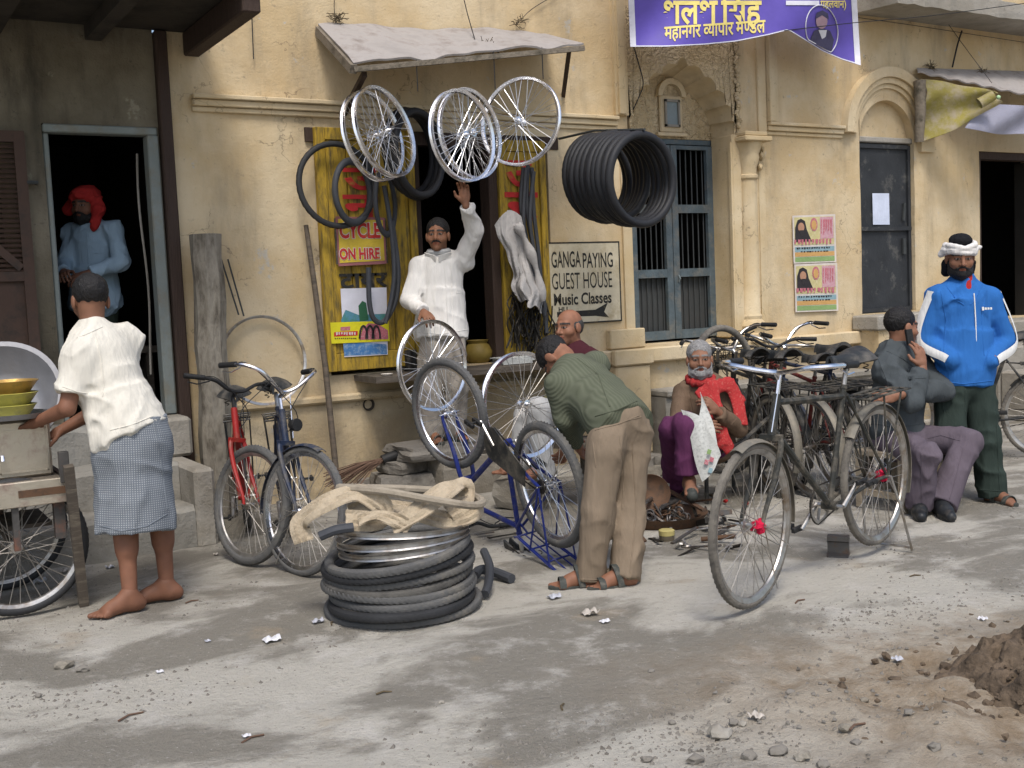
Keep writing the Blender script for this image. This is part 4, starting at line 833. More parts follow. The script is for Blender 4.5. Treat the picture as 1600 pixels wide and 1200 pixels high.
# ------------------------------------------------------------------ tyres hung around the shop
def tyre(c, axis, Ro, tr, mt, label, group=None, name='bicycle_tyre', n=72, jit=0.0, tread=0.002, squash=1.0, cat='tyre'):
    m = MB()
    m.torus(c, axis, Ro - tr, tr, n, 10, tread, 1.0, jit); P = np.array(m.v)
    if squash != 1.0: P[:, 2] = (P[:, 2] - c[2]) * squash + c[2]; P[:, 0] = (P[:, 0] - c[0]) / squash ** 0.7 + c[0]; m.v = P
    o = m.build(name, mt); tag(o, label, cat, group); return o
TB = 'new black tyres strung together beside the barred window'
b0, b1 = at(932, 276, 8.75), at(1003, 279, 8.05); axb = unit((0.10, -1, 0.02))
for i in range(11):
    t = i / 10; c = b0 + (b1 - b0) * t
    lab = 'new black tyre in the strung bundle, ' + (['against the wall', 'second from the wall', 'third from the wall', 'fourth from the wall', 'fifth from the wall', 'middle one', 'fifth from the street', 'fourth from the street', 'third from the street', 'second from the street', 'nearest the street'][i])
    tyre(c + np.array([0, 0, random.uniform(-.012, .012)]), unit(axb + np.array([random.uniform(-.05, .05), 0, random.uniform(-.06, .06)])), 0.35 + random.uniform(-.008, .006), 0.030, 'tyre_new', lab, TB, tread=0.0015, n=84)
MB().tube([b0 + np.array([0, 0.5, 0.36]), b0 + np.array([0, 0, 0.355]), b1 + np.array([0, -0.05, 0.34])], 0.010, 6).build('tyre_hook', 'iron_bar')['label'] = 'iron rod from the wall that carries the bundle of tyres'
bpy.data.objects['tyre_hook']['category'] = 'hook'
tyre(wl(527, 289, -0.14), (0.05, -1, 0.05), 0.315, 0.021, 'tyre_black', 'thin black tyre hung on the left shutter edge over the yellow wall', tread=0.003)
tyre(wl(551, 300, -0.17), (0.3, -1, 0.0), 0.21, 0.024, 'tube_rubber', 'grey inner tube loop hung over the red letters of the left shutter', name='inner_tube', tread=0, squash=1.18, cat='tube')
for i, (px, py, y) in enumerate(((640, 238, -0.16), (648, 243, -0.24), (655, 240, -0.32))):
    tyre(wl(px, py, y), (0.55, -1, 0.0), 0.33, 0.028, 'tyre_new', 'dark tyre hung in the shop opening, ' + ('farthest', 'middle', 'nearest')[i] + ' of three', 'dark tyres hung in the shop opening')
tyre(wl(602, 318, -0.20), (0.7, -1, 0.0), 0.20, 0.020, 'tube_rubber', 'dark inner tube hung beside the hire placard', name='inner_tube', tread=0, squash=1.25, cat='tube')
def loop_tube(pts, r, mt, name, label, cat, group=None, n=8, closed=False, k=8):
    P = smoothpts(pts, k); m = MB().tube(P, r, n, closed); return tag(m.build(name, mt), label, cat, group)
loop_tube([wl(x, y, -0.18) for x, y in ((612, 345), (622, 420), (618, 470), (600, 502), (584, 498), (577, 470), (576, 418))], 0.020, 'tube_rubber', 'inner_tube', 'long inner tube hanging down over the torn poster', 'tube')
loop_tube([wl(x, y, -0.20) for x, y in ((600, 290), (610, 350), (616, 420), (612, 465), (602, 505))], 0.018, 'tube_rubber', 'inner_tube', 'straight length of inner tube hanging right of the hire placard', 'tube')
# black rubber strips on the right shutter
st_ = [[(818, 262), (814, 320), (824, 380), (836, 430), (852, 500)], [(825, 258), (824, 330), (838, 410), (850, 470), (854, 520)], [(831, 262), (834, 330), (842, 400), (846, 455)], [(822, 262), (818, 350), (828, 420), (840, 470)], [(834, 268), (828, 340), (834, 390)]]
T = thing('rubber_strips', wl(826, 262, -0.14), 'bunch of black rubber strips hanging on the right shutter', 'rubber strips')
for i, pth in enumerate(st_): MB().tube(smoothpts([wl(x, y, -0.14 - 0.012 * i) for x, y in pth], 6), 0.017, 6).build('strip', 'tube_rubber', T)
# tangled chains and cables below the coat
T = thing('chain_bundle', wl(830, 505, -0.14), 'tangle of old chains and cables hanging on the lower right shutter', 'chains')
for i in range(46):
    x, y = random.uniform(797, 850), random.uniform(455, 475); pts = [(x, y)]
    for s in range(4): pts.append((pts[-1][0] + random.uniform(-9, 10), pts[-1][1] + random.uniform(10, 26)))
    if i % 3 == 0: pts += [(pts[-1][0] + 8, pts[-1][1] - 18), (pts[-1][0] + 10, pts[-1][1] - 45)]
    MB().tube(smoothpts([wl(a, b, -0.10 - random.uniform(0, 0.08)) for a, b in pts], 4), random.choice((0.004, 0.006, 0.008)), 5).build('strand', 'grease', T)
tyre(at(1131, 580, 7.95), cdir(0.62, 0.05, -0.8), 0.33, 0.024, 'tyre_dusty', 'pale dusty tyre propped behind the old man with the newspaper', tread=0.002, n=90)

# ------------------------------------------------------------------ heap of tyres, rims and webbing in the foreground
hc = np.array([*gr(631, 951)[:2], 0.0])
mat('webbing', (0.44, 0.365, 0.26), 0.92, dirt=((0.27, 0.22, 0.155), 0.45, 9), bump=0.4, bscale=90, stretch=(1, 1, 1))
HT = 'tyres in the foreground heap'
zs_ = 0.028; heap_mats = ['tyre_worn'] * 9
labs = ['bottom tyre of the heap on the street', 'second tyre from the bottom of the heap', 'third tyre from the bottom of the heap', 'fourth tyre from the bottom of the heap', 'fifth tyre from the bottom of the heap', 'sixth tyre from the bottom of the heap', 'seventh tyre of the heap, slipped towards the back', 'top tyre of the heap, sloping to the left']
for i in range(8):
    c = hc + np.array([random.uniform(-.04, .04), random.uniform(-.035, .035), zs_ + i * 0.037]); tl = 0.03 + 0.014 * i
    axh = unit((-0.10 * tl * 10 * (1 if i > 3 else random.uniform(-1, 1)), random.uniform(-.03, .03), 1))
    tyre(c, axh, 0.355 + random.uniform(-.01, .012) - 0.004 * max(0, i - 5), 0.0198 + 0.002 * (i % 3 == 1), ('tyre_worn', 'tyre_black', 'tyre_worn', 'tyre_worn', 'tyre_aged')[i % 5], labs[i], HT, jit=0.017, tread=0.0040, n=150)
for i, (dz, tx, ty) in enumerate(((0.315, -0.06, 0.05), (0.345, -0.02, 0.06), (0.385, 0.05, 0.05))):
    m = MB().lathe([(0.300, -0.013), (0.312, -0.015), (0.309, -0.008), (0.298, -0.006), (0.298, 0.006), (0.309, 0.008), (0.312, 0.015), (0.300, 0.013), (0.285, 0.006), (0.285, -0.006), (0.300, -0.013)], hc + np.array([0.02, 0.01 * i, dz]), unit((tx, ty, 1)), 64)
    tag(m.build('wheel_rim', 'old_chrome'), ('lowest of three chrome rims lying on the tyre heap', 'middle of three chrome rims lying on the tyre heap', 'top chrome rim lying on the tyre heap under the webbing')[i], 'rim', 'rims lying on the tyre heap')
# webbing straps: wide bands folded over the heap
def strap(path, wdt, label, up=(0, 0, 1)):
    P = smoothpts([at(x, y, d) for x, y, d in path], 8); k = len(P); wv = []
    vs = []; fs_ = []
    for i, p in enumerate(P):
        t = (P[min(i + 1, k - 1)] - P[max(i - 1, 0)]).normalized(); q = i / k * 6.0
        side = (V(_r) * 0.35 * math.sin(q * 1.3) + Vector((0, 0, 1)) * (0.55 + 0.35 * math.sin(q)) - V(_f) * 0.75).cross(t); side = side - t * side.dot(t); side = side.normalized()
        nn = t.cross(side)
        for j in range(7):
            u = j / 6 - 0.5; vs.append(p + side * wdt * u + nn * (0.006 * math.sin(j * 2.6 + i * 0.3) + 0.003))
    fs_ = [(i * 7 + j, (i + 1) * 7 + j, (i + 1) * 7 + j + 1, i * 7 + j + 1) for i in range(k - 1) for j in range(6)]
    m = MB(); o = len(vs); vs2 = [v + Vector((0, 0, -0.005)) for v in vs]
    m.add(vs, fs_); m.add(vs2, [f[::-1] for f in fs_]); return tag(m.build('webbing_strap', 'webbing'), label, 'strap', 'straps of cream webbing on the tyre heap')
strap([(475, 845, 5.05), (470, 815, 5.05), (510, 785, 5.02), (560, 770, 5.05), (600, 792, 5.05), (590, 812, 5.05), (540, 812, 5.0)], 0.09, 'cream webbing strap hanging off the left end of the tyre heap')
strap([(545, 800, 5.1), (575, 790, 5.08), (640, 798, 5.12), (700, 812, 5.15), (740, 800, 5.2), (735, 780, 5.3)], 0.085, 'cream webbing strap lying across the middle of the tyre heap')
strap([(612, 822, 5.0), (650, 800, 5.0), (690, 770, 5.1), (715, 757, 5.2), (728, 765, 5.25), (722, 785, 5.2), (700, 800, 5.15)], 0.095, 'cream webbing strap looped up over the right of the tyre heap')
strap([(560, 812, 4.98), (590, 805, 4.98), (625, 815, 4.98), (640, 825, 4.98)], 0.06, 'short crumpled end of cream webbing at the front of the heap')
mat('old_tube', (0.30, 0.26, 0.20), 0.9, dirt=((0.20, 0.17, 0.13), 0.4, 8), bump=0.3)
loop_tube([at(x, y, d) for x, y, d in ((530, 762, 5.1), (600, 768, 5.02), (680, 782, 5.0), (740, 790, 5.05), (752, 782, 5.2), (720, 770, 5.4), (640, 764, 5.5), (560, 762, 5.4))], 0.019, 'old_tube', 'inner_tube', 'pale old inner tube looped on top of the webbing', 'tube', closed=True)
loop_tube([at(x, y, d) for x, y, d in ((500, 838, 4.98), (525, 828, 4.98), (552, 824, 5.0))], [0.022] * 17, 'tube_rubber', 'rubber_offcut', 'dark rubber offcut sticking out left of the rims', 'rubber')
loop_tube([np.array([*gr(x, y)[:2], z]) for x, y, z in ((742, 912, 0.04), (752, 905, 0.05), (775, 905, 0.035), (800, 912, 0.025))], 0.025, 'tube_rubber', 'rubber_offcut', 'crumpled rubber offcut on the ground right of the tyre heap', 'rubber')
loop_tube([np.array([*gr(x, y)[:2], z]) for x, y, z in ((758, 938, 0.03), (764, 930, 0.06), (766, 915, 0.10), (758, 900, 0.13))], 0.022, 'tube_rubber', 'rubber_offcut', 'upright rubber stub against the right side of the tyre heap', 'rubber')
# ------------------------------------------------------------------ people: smooth implicit bodies meshed with surface nets
def sdf_mesh(prims, h, fold=None, iso=0.0):
    """prims: ('c', a, b, ra, rb, k) round cone | ('f', a, b, ra, rb, k) cone cut flat at b | ('e', c, radii, axes, k) ellipsoid |
       ('h', a, b, ra, rb, side axis, depth ratio, k) elliptical skirt;
       a leading '-' subtracts.  Returns vertices and quads."""
    bb = []
    for p in prims:
        if p[0][0] == '-': continue
        if p[0][-1] == 'e': r = max(p[2]); bb += [np.array(p[1]) - r, np.array(p[1]) + r]
        else:
            for q, r in ((p[1], p[3]), (p[2], p[4])): bb += [np.array(q) - r, np.array(q) + r]
    bb = np.array(bb); lo = bb.min(0) - 4 * h - 0.02; hi = bb.max(0) + 4 * h + 0.02
    n = np.ceil((hi - lo) / h).astype(int) + 1; F = np.full(n, 1.0, np.float32); gx_ = [lo[i] + h * np.arange(n[i]) for i in range(3)]
    for p in prims:
        sub = p[0][0] == '-'; t = p[0][-1]; k = p[-1]; mg = k + 4 * h + 0.015
        if t == 'e': c = np.array(p[1]); r = max(p[2]); l, u = c - r - mg, c + r + mg
        else: P_ = np.array([np.array(p[1]) - p[3], np.array(p[1]) + p[3], np.array(p[2]) - p[4], np.array(p[2]) + p[4]]); l, u = P_.min(0) - mg, P_.max(0) + mg
        i0 = np.clip(np.floor((l - lo) / h).astype(int), 0, n); i1 = np.clip(np.ceil((u - lo) / h).astype(int) + 1, 0, n)
        if np.any(i1 <= i0): continue
        sl_ = tuple(slice(a, b) for a, b in zip(i0, i1)); X_, Y_, Z_ = np.meshgrid(*[gx_[i][sl_[i]] for i in range(3)], indexing='ij'); P = np.stack([X_, Y_, Z_], -1)
        if t == 'e':
            A = np.array(p[3] if p[3] is not None else np.eye(3)); q = (P - np.array(p[1])) @ A.T; rr = np.array(p[2]); k0 = np.linalg.norm(q / rr, axis=-1); k1 = np.linalg.norm(q / (rr * rr), axis=-1); D = k0 * (k0 - 1) / np.maximum(k1, 1e-6)
        else:
            a, b = np.array(p[1], float), np.array(p[2], float); ab = b - a; L2 = max(ab.dot(ab), 1e-9); tt = ((P - a) @ ab) / L2
            if t == 'c': tt = np.clip(tt, 0, 1); D = np.linalg.norm(P - a - tt[..., None] * ab, axis=-1) - (p[3] + (p[4] - p[3]) * tt)
            elif t == 'f':
                L_ = math.sqrt(L2); t0 = np.clip(tt, 0, 1.3); D = np.maximum(np.linalg.norm(P - a - t0[..., None] * ab, axis=-1) - (p[3] + (p[4] - p[3]) * np.clip(tt, 0, 1)), (tt - 1) * L_)
            else:
                L_ = math.sqrt(L2); q = P - a - tt[..., None] * ab; sx_ = np.array(p[5], float); sx_ = unit(sx_ - ab * sx_.dot(ab) / L2); rx_ = p[3] + (p[4] - p[3]) * np.clip(tt, 0, 1); xx = q @ sx_; yy = np.sqrt(np.maximum((q * q).sum(-1) - xx * xx, 0))
                D = (np.hypot(xx / rx_, yy / (rx_ * p[6])) - 1) * rx_ * (0.5 + 0.5 * p[6]); D = np.maximum(D, np.maximum(-tt * L_, (tt - 1) * L_))
        G = F[sl_]; D = D.astype(np.float32)
        if sub:
            D = -D
            if k > 0: hh = np.maximum(k - np.abs(G - D), 0) / k; F[sl_] = np.maximum(G, D) + hh * hh * k * 0.25
            else: F[sl_] = np.maximum(G, D)
        elif k > 0: hh = np.maximum(k - np.abs(G - D), 0) / k; F[sl_] = np.minimum(G, D) - hh * hh * k * 0.25
        else: F[sl_] = np.minimum(G, D)
    if fold is not None:
        ix = np.argwhere(np.abs(F) < 0.03); P = lo + ix * h; F[ix[:, 0], ix[:, 1], ix[:, 2]] += fold(P).astype(np.float32)
    F = F - iso; s = F < 0
    cnt = sum(s[a:n[0] - 1 + a, b:n[1] - 1 + b, c:n[2] - 1 + c].astype(np.int8) for a in (0, 1) for b in (0, 1) for c in (0, 1))
    act = np.argwhere((cnt > 0) & (cnt < 8)); vid = np.full(tuple(n - 1), -1, np.int64); vid[act[:, 0], act[:, 1], act[:, 2]] = np.arange(len(act))
    acc = np.zeros((len(act), 3)); num = np.zeros(len(act)); cor = [(a, b, c) for a in (0, 1) for b in (0, 1) for c in (0, 1)]
    for i, A in enumerate(cor):
        for B__ in cor[i + 1:]:
            if sum(abs(A[q] - B__[q]) for q in range(3)) != 1: continue
            fa = F[act[:, 0] + A[0], act[:, 1] + A[1], act[:, 2] + A[2]]; fb = F[act[:, 0] + B__[0], act[:, 1] + B__[1], act[:, 2] + B__[2]]; mk = (fa < 0) != (fb < 0)
            t = np.where(mk, fa / np.where(np.abs(fa - fb) < 1e-9, 1, fa - fb), 0); acc += np.where(mk[:, None], np.array(A) + t[:, None] * (np.array(B__) - np.array(A)), 0); num += mk
    vs = lo + h * (act + acc / np.maximum(num, 1)[:, None]); quads = []
    for ax in range(3):
        o1, o2 = [(1, 2), (2, 0), (0, 1)][ax]; d = np.zeros(3, int); d[ax] = 1
        S0 = s[tuple(slice(0, n[i] - d[i]) for i in range(3))]; S1 = s[tuple(slice(d[i], n[i]) for i in range(3))]; e = np.argwhere(S0 != S1)
        e = e[(e[:, o1] > 0) & (e[:, o2] > 0) & (e[:, o1] < n[o1] - 1) & (e[:, o2] < n[o2] - 1) & (e[:, ax] < n[ax] - 1)]
        u1 = np.zeros(3, int); u1[o1] = 1; u2 = np.zeros(3, int); u2[o2] = 1; g = lambda q: vid[q[:, 0], q[:, 1], q[:, 2]]
        Q = np.stack([g(e - u1 - u2), g(e - u2), g(e), g(e - u1)], 1); ins = s[e[:, 0], e[:, 1], e[:, 2]]; Q[~ins] = Q[~ins][:, ::-1]; quads.append(Q)
    Q = np.vstack(quads); Q = Q[(Q >= 0).all(1)]
    return vs, Q
def colour_attr(ob, cols, name='col'):
    a = ob.data.attributes.new(name, 'FLOAT_COLOR', 'POINT'); a.data.foreach_set('color', np.hstack([cols, np.ones((len(cols), 1))]).astype(np.float32).ravel())
def folds(amp, wl_=0.07, stretch=(1, 1, 0.3), seed=0.0, ax=None):
    """cloth creases: long ridges with pinched valleys along two slanted directions, plus a little vertical hang"""
    if stretch[0] == stretch[2] and ax is None:                      # hair and knotted cloth: no preferred direction
        return lambda P: amp * ((np.abs(vnoise(P / wl_ + seed) - 0.5) * 2 - 0.5) * 1.2 + (vnoise(P / (wl_ * 0.45) + seed + 9) - 0.5) * 0.6)
    dirs = [(0.35, 0.25, 1.0), (0.9, 0.3, -0.55), (-0.75, 0.4, -0.6)] if ax is None else [tuple(ax[0]), tuple(unit(np.array(ax[0]) + 0.5 * np.array(ax[2]) / 1.6)), tuple(unit(np.array(ax[0]) - 0.5 * np.array(ax[2]) / 1.6))]
    if stretch[2] <= 0.5 and ax is None: dirs = [(0.05, 0.05, 1.0), (0.3, 0.1, 0.95), (0.9, 0.2, -0.4)]
    def f(P):
        r = 0
        for i, (d, w_) in enumerate(zip(dirs, (0.55, 0.8, 0.6))):
            d = unit(d); q = P / wl_; al = (q @ d)[:, None] * d; q = (q - al) + al * 0.16; q = q + 0.35 * (vnoise(P * 9 + seed + i)[:, None] - 0.5)
            n_ = np.abs(vnoise(q * 1.15 + seed * 1.7 + 13 * i) - 0.5) * 2; k = np.clip(vnoise(P * 6 + seed + 31 * i) * 2 - 0.55, 0, 1)
            r = r + w_ * k * (0.30 - (1 - n_) ** 2.5)
        return amp * 2.1 * r
    return f
def frame3(fwd, up):
    u = unit(up); f = np.array(fwd, float); f = unit(f - u * f.dot(u)); r = np.cross(f, u); return np.array([r, f, u])   # rows: right, forward, up
mat('skin', (0.2, 0.1, 0.06), 0.55, attr='col', var=0.10, scale=25, bump=0.06, bscale=120, spec=0.35)
mat('hair_black', (0.012, 0.011, 0.011), 0.5, bump=0.5, bscale=160, stretch=(1, 1, 0.35), var=0.5, scale=60)
mat('hair_grey', (0.24, 0.235, 0.23), 0.7, bump=0.5, bscale=160, var=0.5, scale=60)
mat('hair_mixed', (0.05, 0.048, 0.046), 0.6, bump=0.5, bscale=160, var=0.7, scale=60)

def head(c, fwd, up, s=1.0, skin=(0.23, 0.115, 0.065), hair='hair_black', style='short', moustache=False, beard=None, grey=0.0, eyes=True, jaw=1.0):
    """returns (verts, quads, colours) of head skin, list of (name, verts, quads, material) extras; origin between the eyes' height, centre of skull"""
    A = frame3(fwd, up); c = np.array(c, float)
    def w(x, y, z): return c + s * (x * A[0] + y * A[1] + z * A[2])
    E = lambda ce, r, k: ('e', w(*ce), tuple(s * q for q in r), A, k)
    Cn = lambda a, b, ra, rb, k: ('c', w(*a), w(*b), ra * s, rb * s, k)
    p = [E((0, -0.012, 0.035), (0.076, 0.096, 0.088), 0.0), E((0, 0.022, -0.04), (0.060 * jaw, 0.070, 0.080), 0.035), Cn((0, 0.062, -0.098), (0, 0.066, -0.10), 0.024, 0.02, 0.03),
         Cn((-0.042, 0.052, -0.032), (-0.045, 0.045, -0.03), 0.028, 0.026, 0.02), Cn((0.042, 0.052, -0.032), (0.045, 0.045, -0.03), 0.028, 0.026, 0.02),
         Cn((-0.04, 0.074, 0.022), (0, 0.082, 0.020), 0.012, 0.013, 0.02), Cn((0.04, 0.074, 0.022), (0, 0.082, 0.020), 0.012, 0.013, 0.02),
         ('-c', w(-0.031, 0.108, 0.0), w(-0.036, 0.106, 0.0), 0.019 * s, 0.019 * s, 0.012), ('-c', w(0.031, 0.108, 0.0), w(0.036, 0.106, 0.0), 0.019 * s, 0.019 * s, 0.012),
         Cn((-0.031, 0.074, 0.0), (-0.032, 0.074, 0.0), 0.0145, 0.0145, 0.003), Cn((0.031, 0.074, 0.0), (0.032, 0.074, 0.0), 0.0145, 0.0145, 0.003),
         Cn((0, 0.088, 0.008), (0, 0.108, -0.034), 0.0085, 0.0125, 0.012), Cn((-0.013, 0.093, -0.038), (0.013, 0.093, -0.038), 0.009, 0.009, 0.008),
         Cn((-0.020, 0.083, -0.062), (0, 0.091, -0.060), 0.0065, 0.0075, 0.006), Cn((0.020, 0.083, -0.062), (0, 0.091, -0.060), 0.0065, 0.0075, 0.006), Cn((-0.014, 0.084, -0.073), (0.014, 0.084, -0.073), 0.007, 0.007, 0.006),
         E((-0.080, -0.008, -0.008), (0.011, 0.024, 0.034), 0.008), E((0.080, -0.008, -0.008), (0.011, 0.024, 0.034), 0.008)]
    ext = []
    def local(vs): return ((vs - c) / s) @ A.T
    def paint(vs):
        q = local(vs); col = np.tile(np.array(skin), (len(vs), 1))
        n_ = vnoise(vs * 40)[:, None]; col = col * (0.85 + 0.3 * n_)
        for sx in (-1, 1):
            e = np.hypot(q[:, 0] - sx * 0.0315, (q[:, 2] + 0.001) * 2.6); f = (q[:, 1] > 0.070) & (np.abs(q[:, 2]) < 0.012)
            col[f & (e < 0.0185)] = (0.07, 0.04, 0.03)
            if eyes: col[f & (e < 0.0135)] = (0.24, 0.19, 0.16); col[f & (np.hypot(q[:, 0] - sx * 0.0315, q[:, 2]) < 0.0070)] = (0.012, 0.008, 0.007)
            b = (np.abs(q[:, 0] - sx * 0.034) < 0.026) & (np.abs(q[:, 2] - 0.026 + 0.12 * np.abs(np.abs(q[:, 0]) - 0.03)) < 0.0065) & (q[:, 1] > 0.04)
            col[b] = np.array((0.03, 0.026, 0.024)) * (1 - grey) + np.array((0.25, 0.24, 0.23)) * grey
        l = (np.abs(q[:, 0]) < 0.024) & (np.abs(q[:, 2] + 0.067) < 0.011) & (q[:, 1] > 0.07); col[l] = np.array(skin) * (0.85, 0.62, 0.62)
        st = (q[:, 2] < -0.045) & (q[:, 1] > -0.01); col[st & ~l] = col[st & ~l] * (0.80 if not beard else 1)
        return col
    hp = []
    if style == 'short': hp = [E((0, -0.018, 0.044), (0.083, 0.100, 0.090), 0), ('-e', w(0, 0.105, -0.022), (0.085 * s, 0.075 * s, 0.082 * s), A, 0.02), ('-e', w(0, -0.02, -0.11), (0.13 * s, 0.14 * s, 0.075 * s), A, 0.015), ('-e', w(-0.085, 0.012, -0.012), (0.02 * s, 0.04 * s, 0.035 * s), A, 0.01), ('-e', w(0.085, 0.012, -0.012), (0.02 * s, 0.04 * s, 0.035 * s), A, 0.01)]
    elif style == 'bald': hp = [E((0, -0.022, 0.012), (0.081, 0.093, 0.075), 0), ('-e', w(0, 0.04, 0.10), (0.075 * s, 0.12 * s, 0.075 * s), A, 0.01), ('-e', w(0, 0.11, 0), (0.1 * s, 0.09 * s, 0.12 * s), A, 0.01), ('-e', w(0, 0, -0.12), (0.13 * s, 0.14 * s, 0.085 * s), A, 0.015)]
    if hp:
        vs, q = sdf_mesh(hp, 0.0045, folds(0.0045, 0.018, (1, 1, 1), 3)); ext.append(('hair', vs, q, hair))
    if moustache:
        mp = [Cn((0, 0.096, -0.050), (-0.022, 0.088, -0.054), 0.008, 0.006, 0), Cn((0, 0.096, -0.050), (0.022, 0.088, -0.054), 0.008, 0.006, 0.004), Cn((-0.022, 0.088, -0.054), (-0.035, 0.077, -0.064), 0.006, 0.003, 0.004), Cn((0.022, 0.088, -0.054), (0.035, 0.077, -0.064), 0.006, 0.003, 0.004)]
        vs, q = sdf_mesh(mp, 0.003); ext.append(('moustache', vs, q, hair))
    if beard:
        L_ = beard
        mp = [E((0, 0.032, -0.085), (0.063, 0.060, 0.050 * L_), 0), Cn((-0.064, 0.015, -0.03), (-0.055, 0.03, -0.09), 0.014, 0.022, 0.02), Cn((0.064, 0.015, -0.03), (0.055, 0.03, -0.09), 0.014, 0.022, 0.02), Cn((0, 0.095, -0.050), (-0.03, 0.082, -0.062), 0.009, 0.008, 0.01), Cn((0, 0.095, -0.050), (0.03, 0.082, -0.062), 0.009, 0.008, 0.01), Cn((0, 0.072, -0.105), (0, 0.07, -0.118 - 0.02 * (L_ - 1)), 0.024, 0.016, 0.02), ('-e', w(0, 0.10, -0.067), (0.021 * s, 0.02 * s, 0.0085 * s), A, 0.006), ('-c', w(-0.04, 0.10, -0.035), w(-0.035, 0.085, -0.03), 0.022 * s, 0.022 * s, 0.01), ('-c', w(0.04, 0.10, -0.035), w(0.035, 0.085, -0.03), 0.022 * s, 0.022 * s, 0.01)]
        vs, q = sdf_mesh(mp, 0.004, folds(0.004, 0.014, (1, 1, 0.5), 5)); ext.append(('beard', vs, q, hair))
    return p, paint, ext, w, A

def hand_prims(wr, d, nrm, side, curl=0.5, s=1.0, spread=0.10, thumb=0.6, grip=None):
    """palm and five jointed fingers; d: direction of the hand, nrm: back of the hand, side: +1 thumb towards cross(d, nrm)"""
    d = unit(d); n = unit(np.array(nrm) - d * np.dot(nrm, d)); t = np.cross(d, n) * side; wr = np.array(wr, float); P = []
    w = lambda x, y, z: wr + s * (x * d + y * t + z * n)
    A = np.array([d, t, n]); P.append(('e', w(0.050, 0.0, 0), (0.052 * s, 0.041 * s, 0.017 * s), A, 0)); P.append(('c', w(-0.03, 0, 0), w(0.02, 0, 0), 0.025 * s, 0.026 * s, 0.02))
    cl = curl if isinstance(curl, (list, tuple)) else [curl] * 4
    for i, (y, L) in enumerate(((0.030, 0.072), (0.010, 0.082), (-0.011, 0.076), (-0.030, 0.060))):
        a = 0.0; p = w(0.088 - 0.006 * abs(i - 1), y, 0.002); an = 0.0
        for j, f in enumerate((0.45, 0.32, 0.23)):
            an += cl[i] * (0.75, 1.0, 0.7)[j]; dr = math.cos(an) * d - math.sin(an) * n + spread * (y / 0.03) * t * (1 if j == 0 else 0.4); q = p + unit(dr) * L * f * s
            r0, r1 = (0.0098, 0.0090, 0.0084, 0.0074)[j] * s, (0.0098, 0.0090, 0.0084, 0.0074)[j + 1] * s; P.append(('c', p, q, r0, r1, 0.004)); p = q
    b = w(0.022, 0.030, -0.004); m_ = b + s * 0.042 * unit(0.62 * d + 0.62 * t - 0.35 * thumb * n); e = m_ + s * 0.032 * unit(0.85 * d + 0.15 * t - 0.55 * thumb * n)
    P += [('c', w(0.012, 0.016, -0.003), b, 0.017 * s, 0.015 * s, 0.012), ('c', b, m_, 0.0135 * s, 0.0112 * s, 0.006), ('c', m_, e, 0.0108 * s, 0.0088 * s, 0.003)]
    return P
def foot_prims(an, toe, s=1.0, bare=True):
    an, toe = np.array(an, float), np.array(toe, float); d = unit((toe[0] - an[0], toe[1] - an[1], 0)); l = np.array([-d[1], d[0], 0]); g = np.array([an[0], an[1], toe[2]]); w = lambda x, y, z: g + s * (x * d + y * l + z * np.array([0, 0, 1]))
    P = [('c', w(-0.045, 0, 0.030), w(-0.02, 0, 0.035), 0.030 * s, 0.032 * s, 0), ('c', w(-0.02, 0, 0.04), w(0.09, 0, 0.030), 0.034 * s, 0.031 * s, 0.03), ('c', w(0.02, 0, 0.075), w(0.11, 0, 0.03), 0.03 * s, 0.024 * s, 0.03), ('c', w(0.12, -0.022, 0.020), w(0.12, 0.026, 0.020), 0.021 * s, 0.021 * s, 0.02), ('c', an, w(-0.012, 0, 0.05), 0.036 * s, 0.036 * s, 0.03)]
    if bare:
        for i, y in enumerate((-0.034, -0.014, 0.004, 0.020, 0.035)): P.append(('c', w(0.135, y * 0.9, 0.017), w(0.178 - 0.010 * i, y, 0.012), (0.014, 0.0105, 0.010, 0.0095, 0.009)[i] * s, (0.0125, 0.009, 0.0085, 0.008, 0.0075)[i] * s, 0.006))
    return P
def limb(a, b, c, r, k=0.03): return [('c', a, b, r[0], r[1], k), ('c', b, c, r[1] * 0.97, r[2], 0.012)]
def put(name, vs, q, m, par): return mesh(name, vs, q, m, par, ang=180)
def cloth(par, name, prims, m, fold=None, h=0.0085, uv=None):
    vs, q = sdf_mesh(prims, h, fold); o = put(name, vs, q, m, par)
    if uv is not None: colour_attr(o, uv(vs), 'uvw')
    return o
def seam(T, ob, paths, r=0.0035, m=None, name='seam'):
    """raised stitching on a garment: each pixel path is cast onto the garment's own surface"""
    from mathutils.bvhtree import BVHTree
    o = np.array(ROOT[root_of(ob).name]); bv = BVHTree.FromPolygons([v.co + V(o) for v in ob.data.vertices], [tuple(p.vertices) for p in ob.data.polygons]); mt = m or ob.data.materials[0]
    for pth in paths:
        P = []
        for (a, b) in zip(pth, pth[1:]):
            k = max(2, int(math.hypot(a[0] - b[0], a[1] - b[1]) / 5))
            for i in range(k):
                t = i / k; h_ = bv.ray_cast(V(CAM), V(ray(a[0] + (b[0] - a[0]) * t, a[1] + (b[1] - a[1]) * t)).normalized())
                if h_[0] is not None: P.append(h_[0])
        Q = [[P[0]]] if P else []
        for a, b in zip(P, P[1:]):
            if (b - a).length < 0.07: Q[-1].append(b)
            else: Q.append([b])
        mb = MB()
        Q = sorted(Q, key=len)[-1:]
        for run in Q:
            if len(run) > 1: mb.tube(run, r, 6)
        if mb.v: mb.build(name, mt, T)
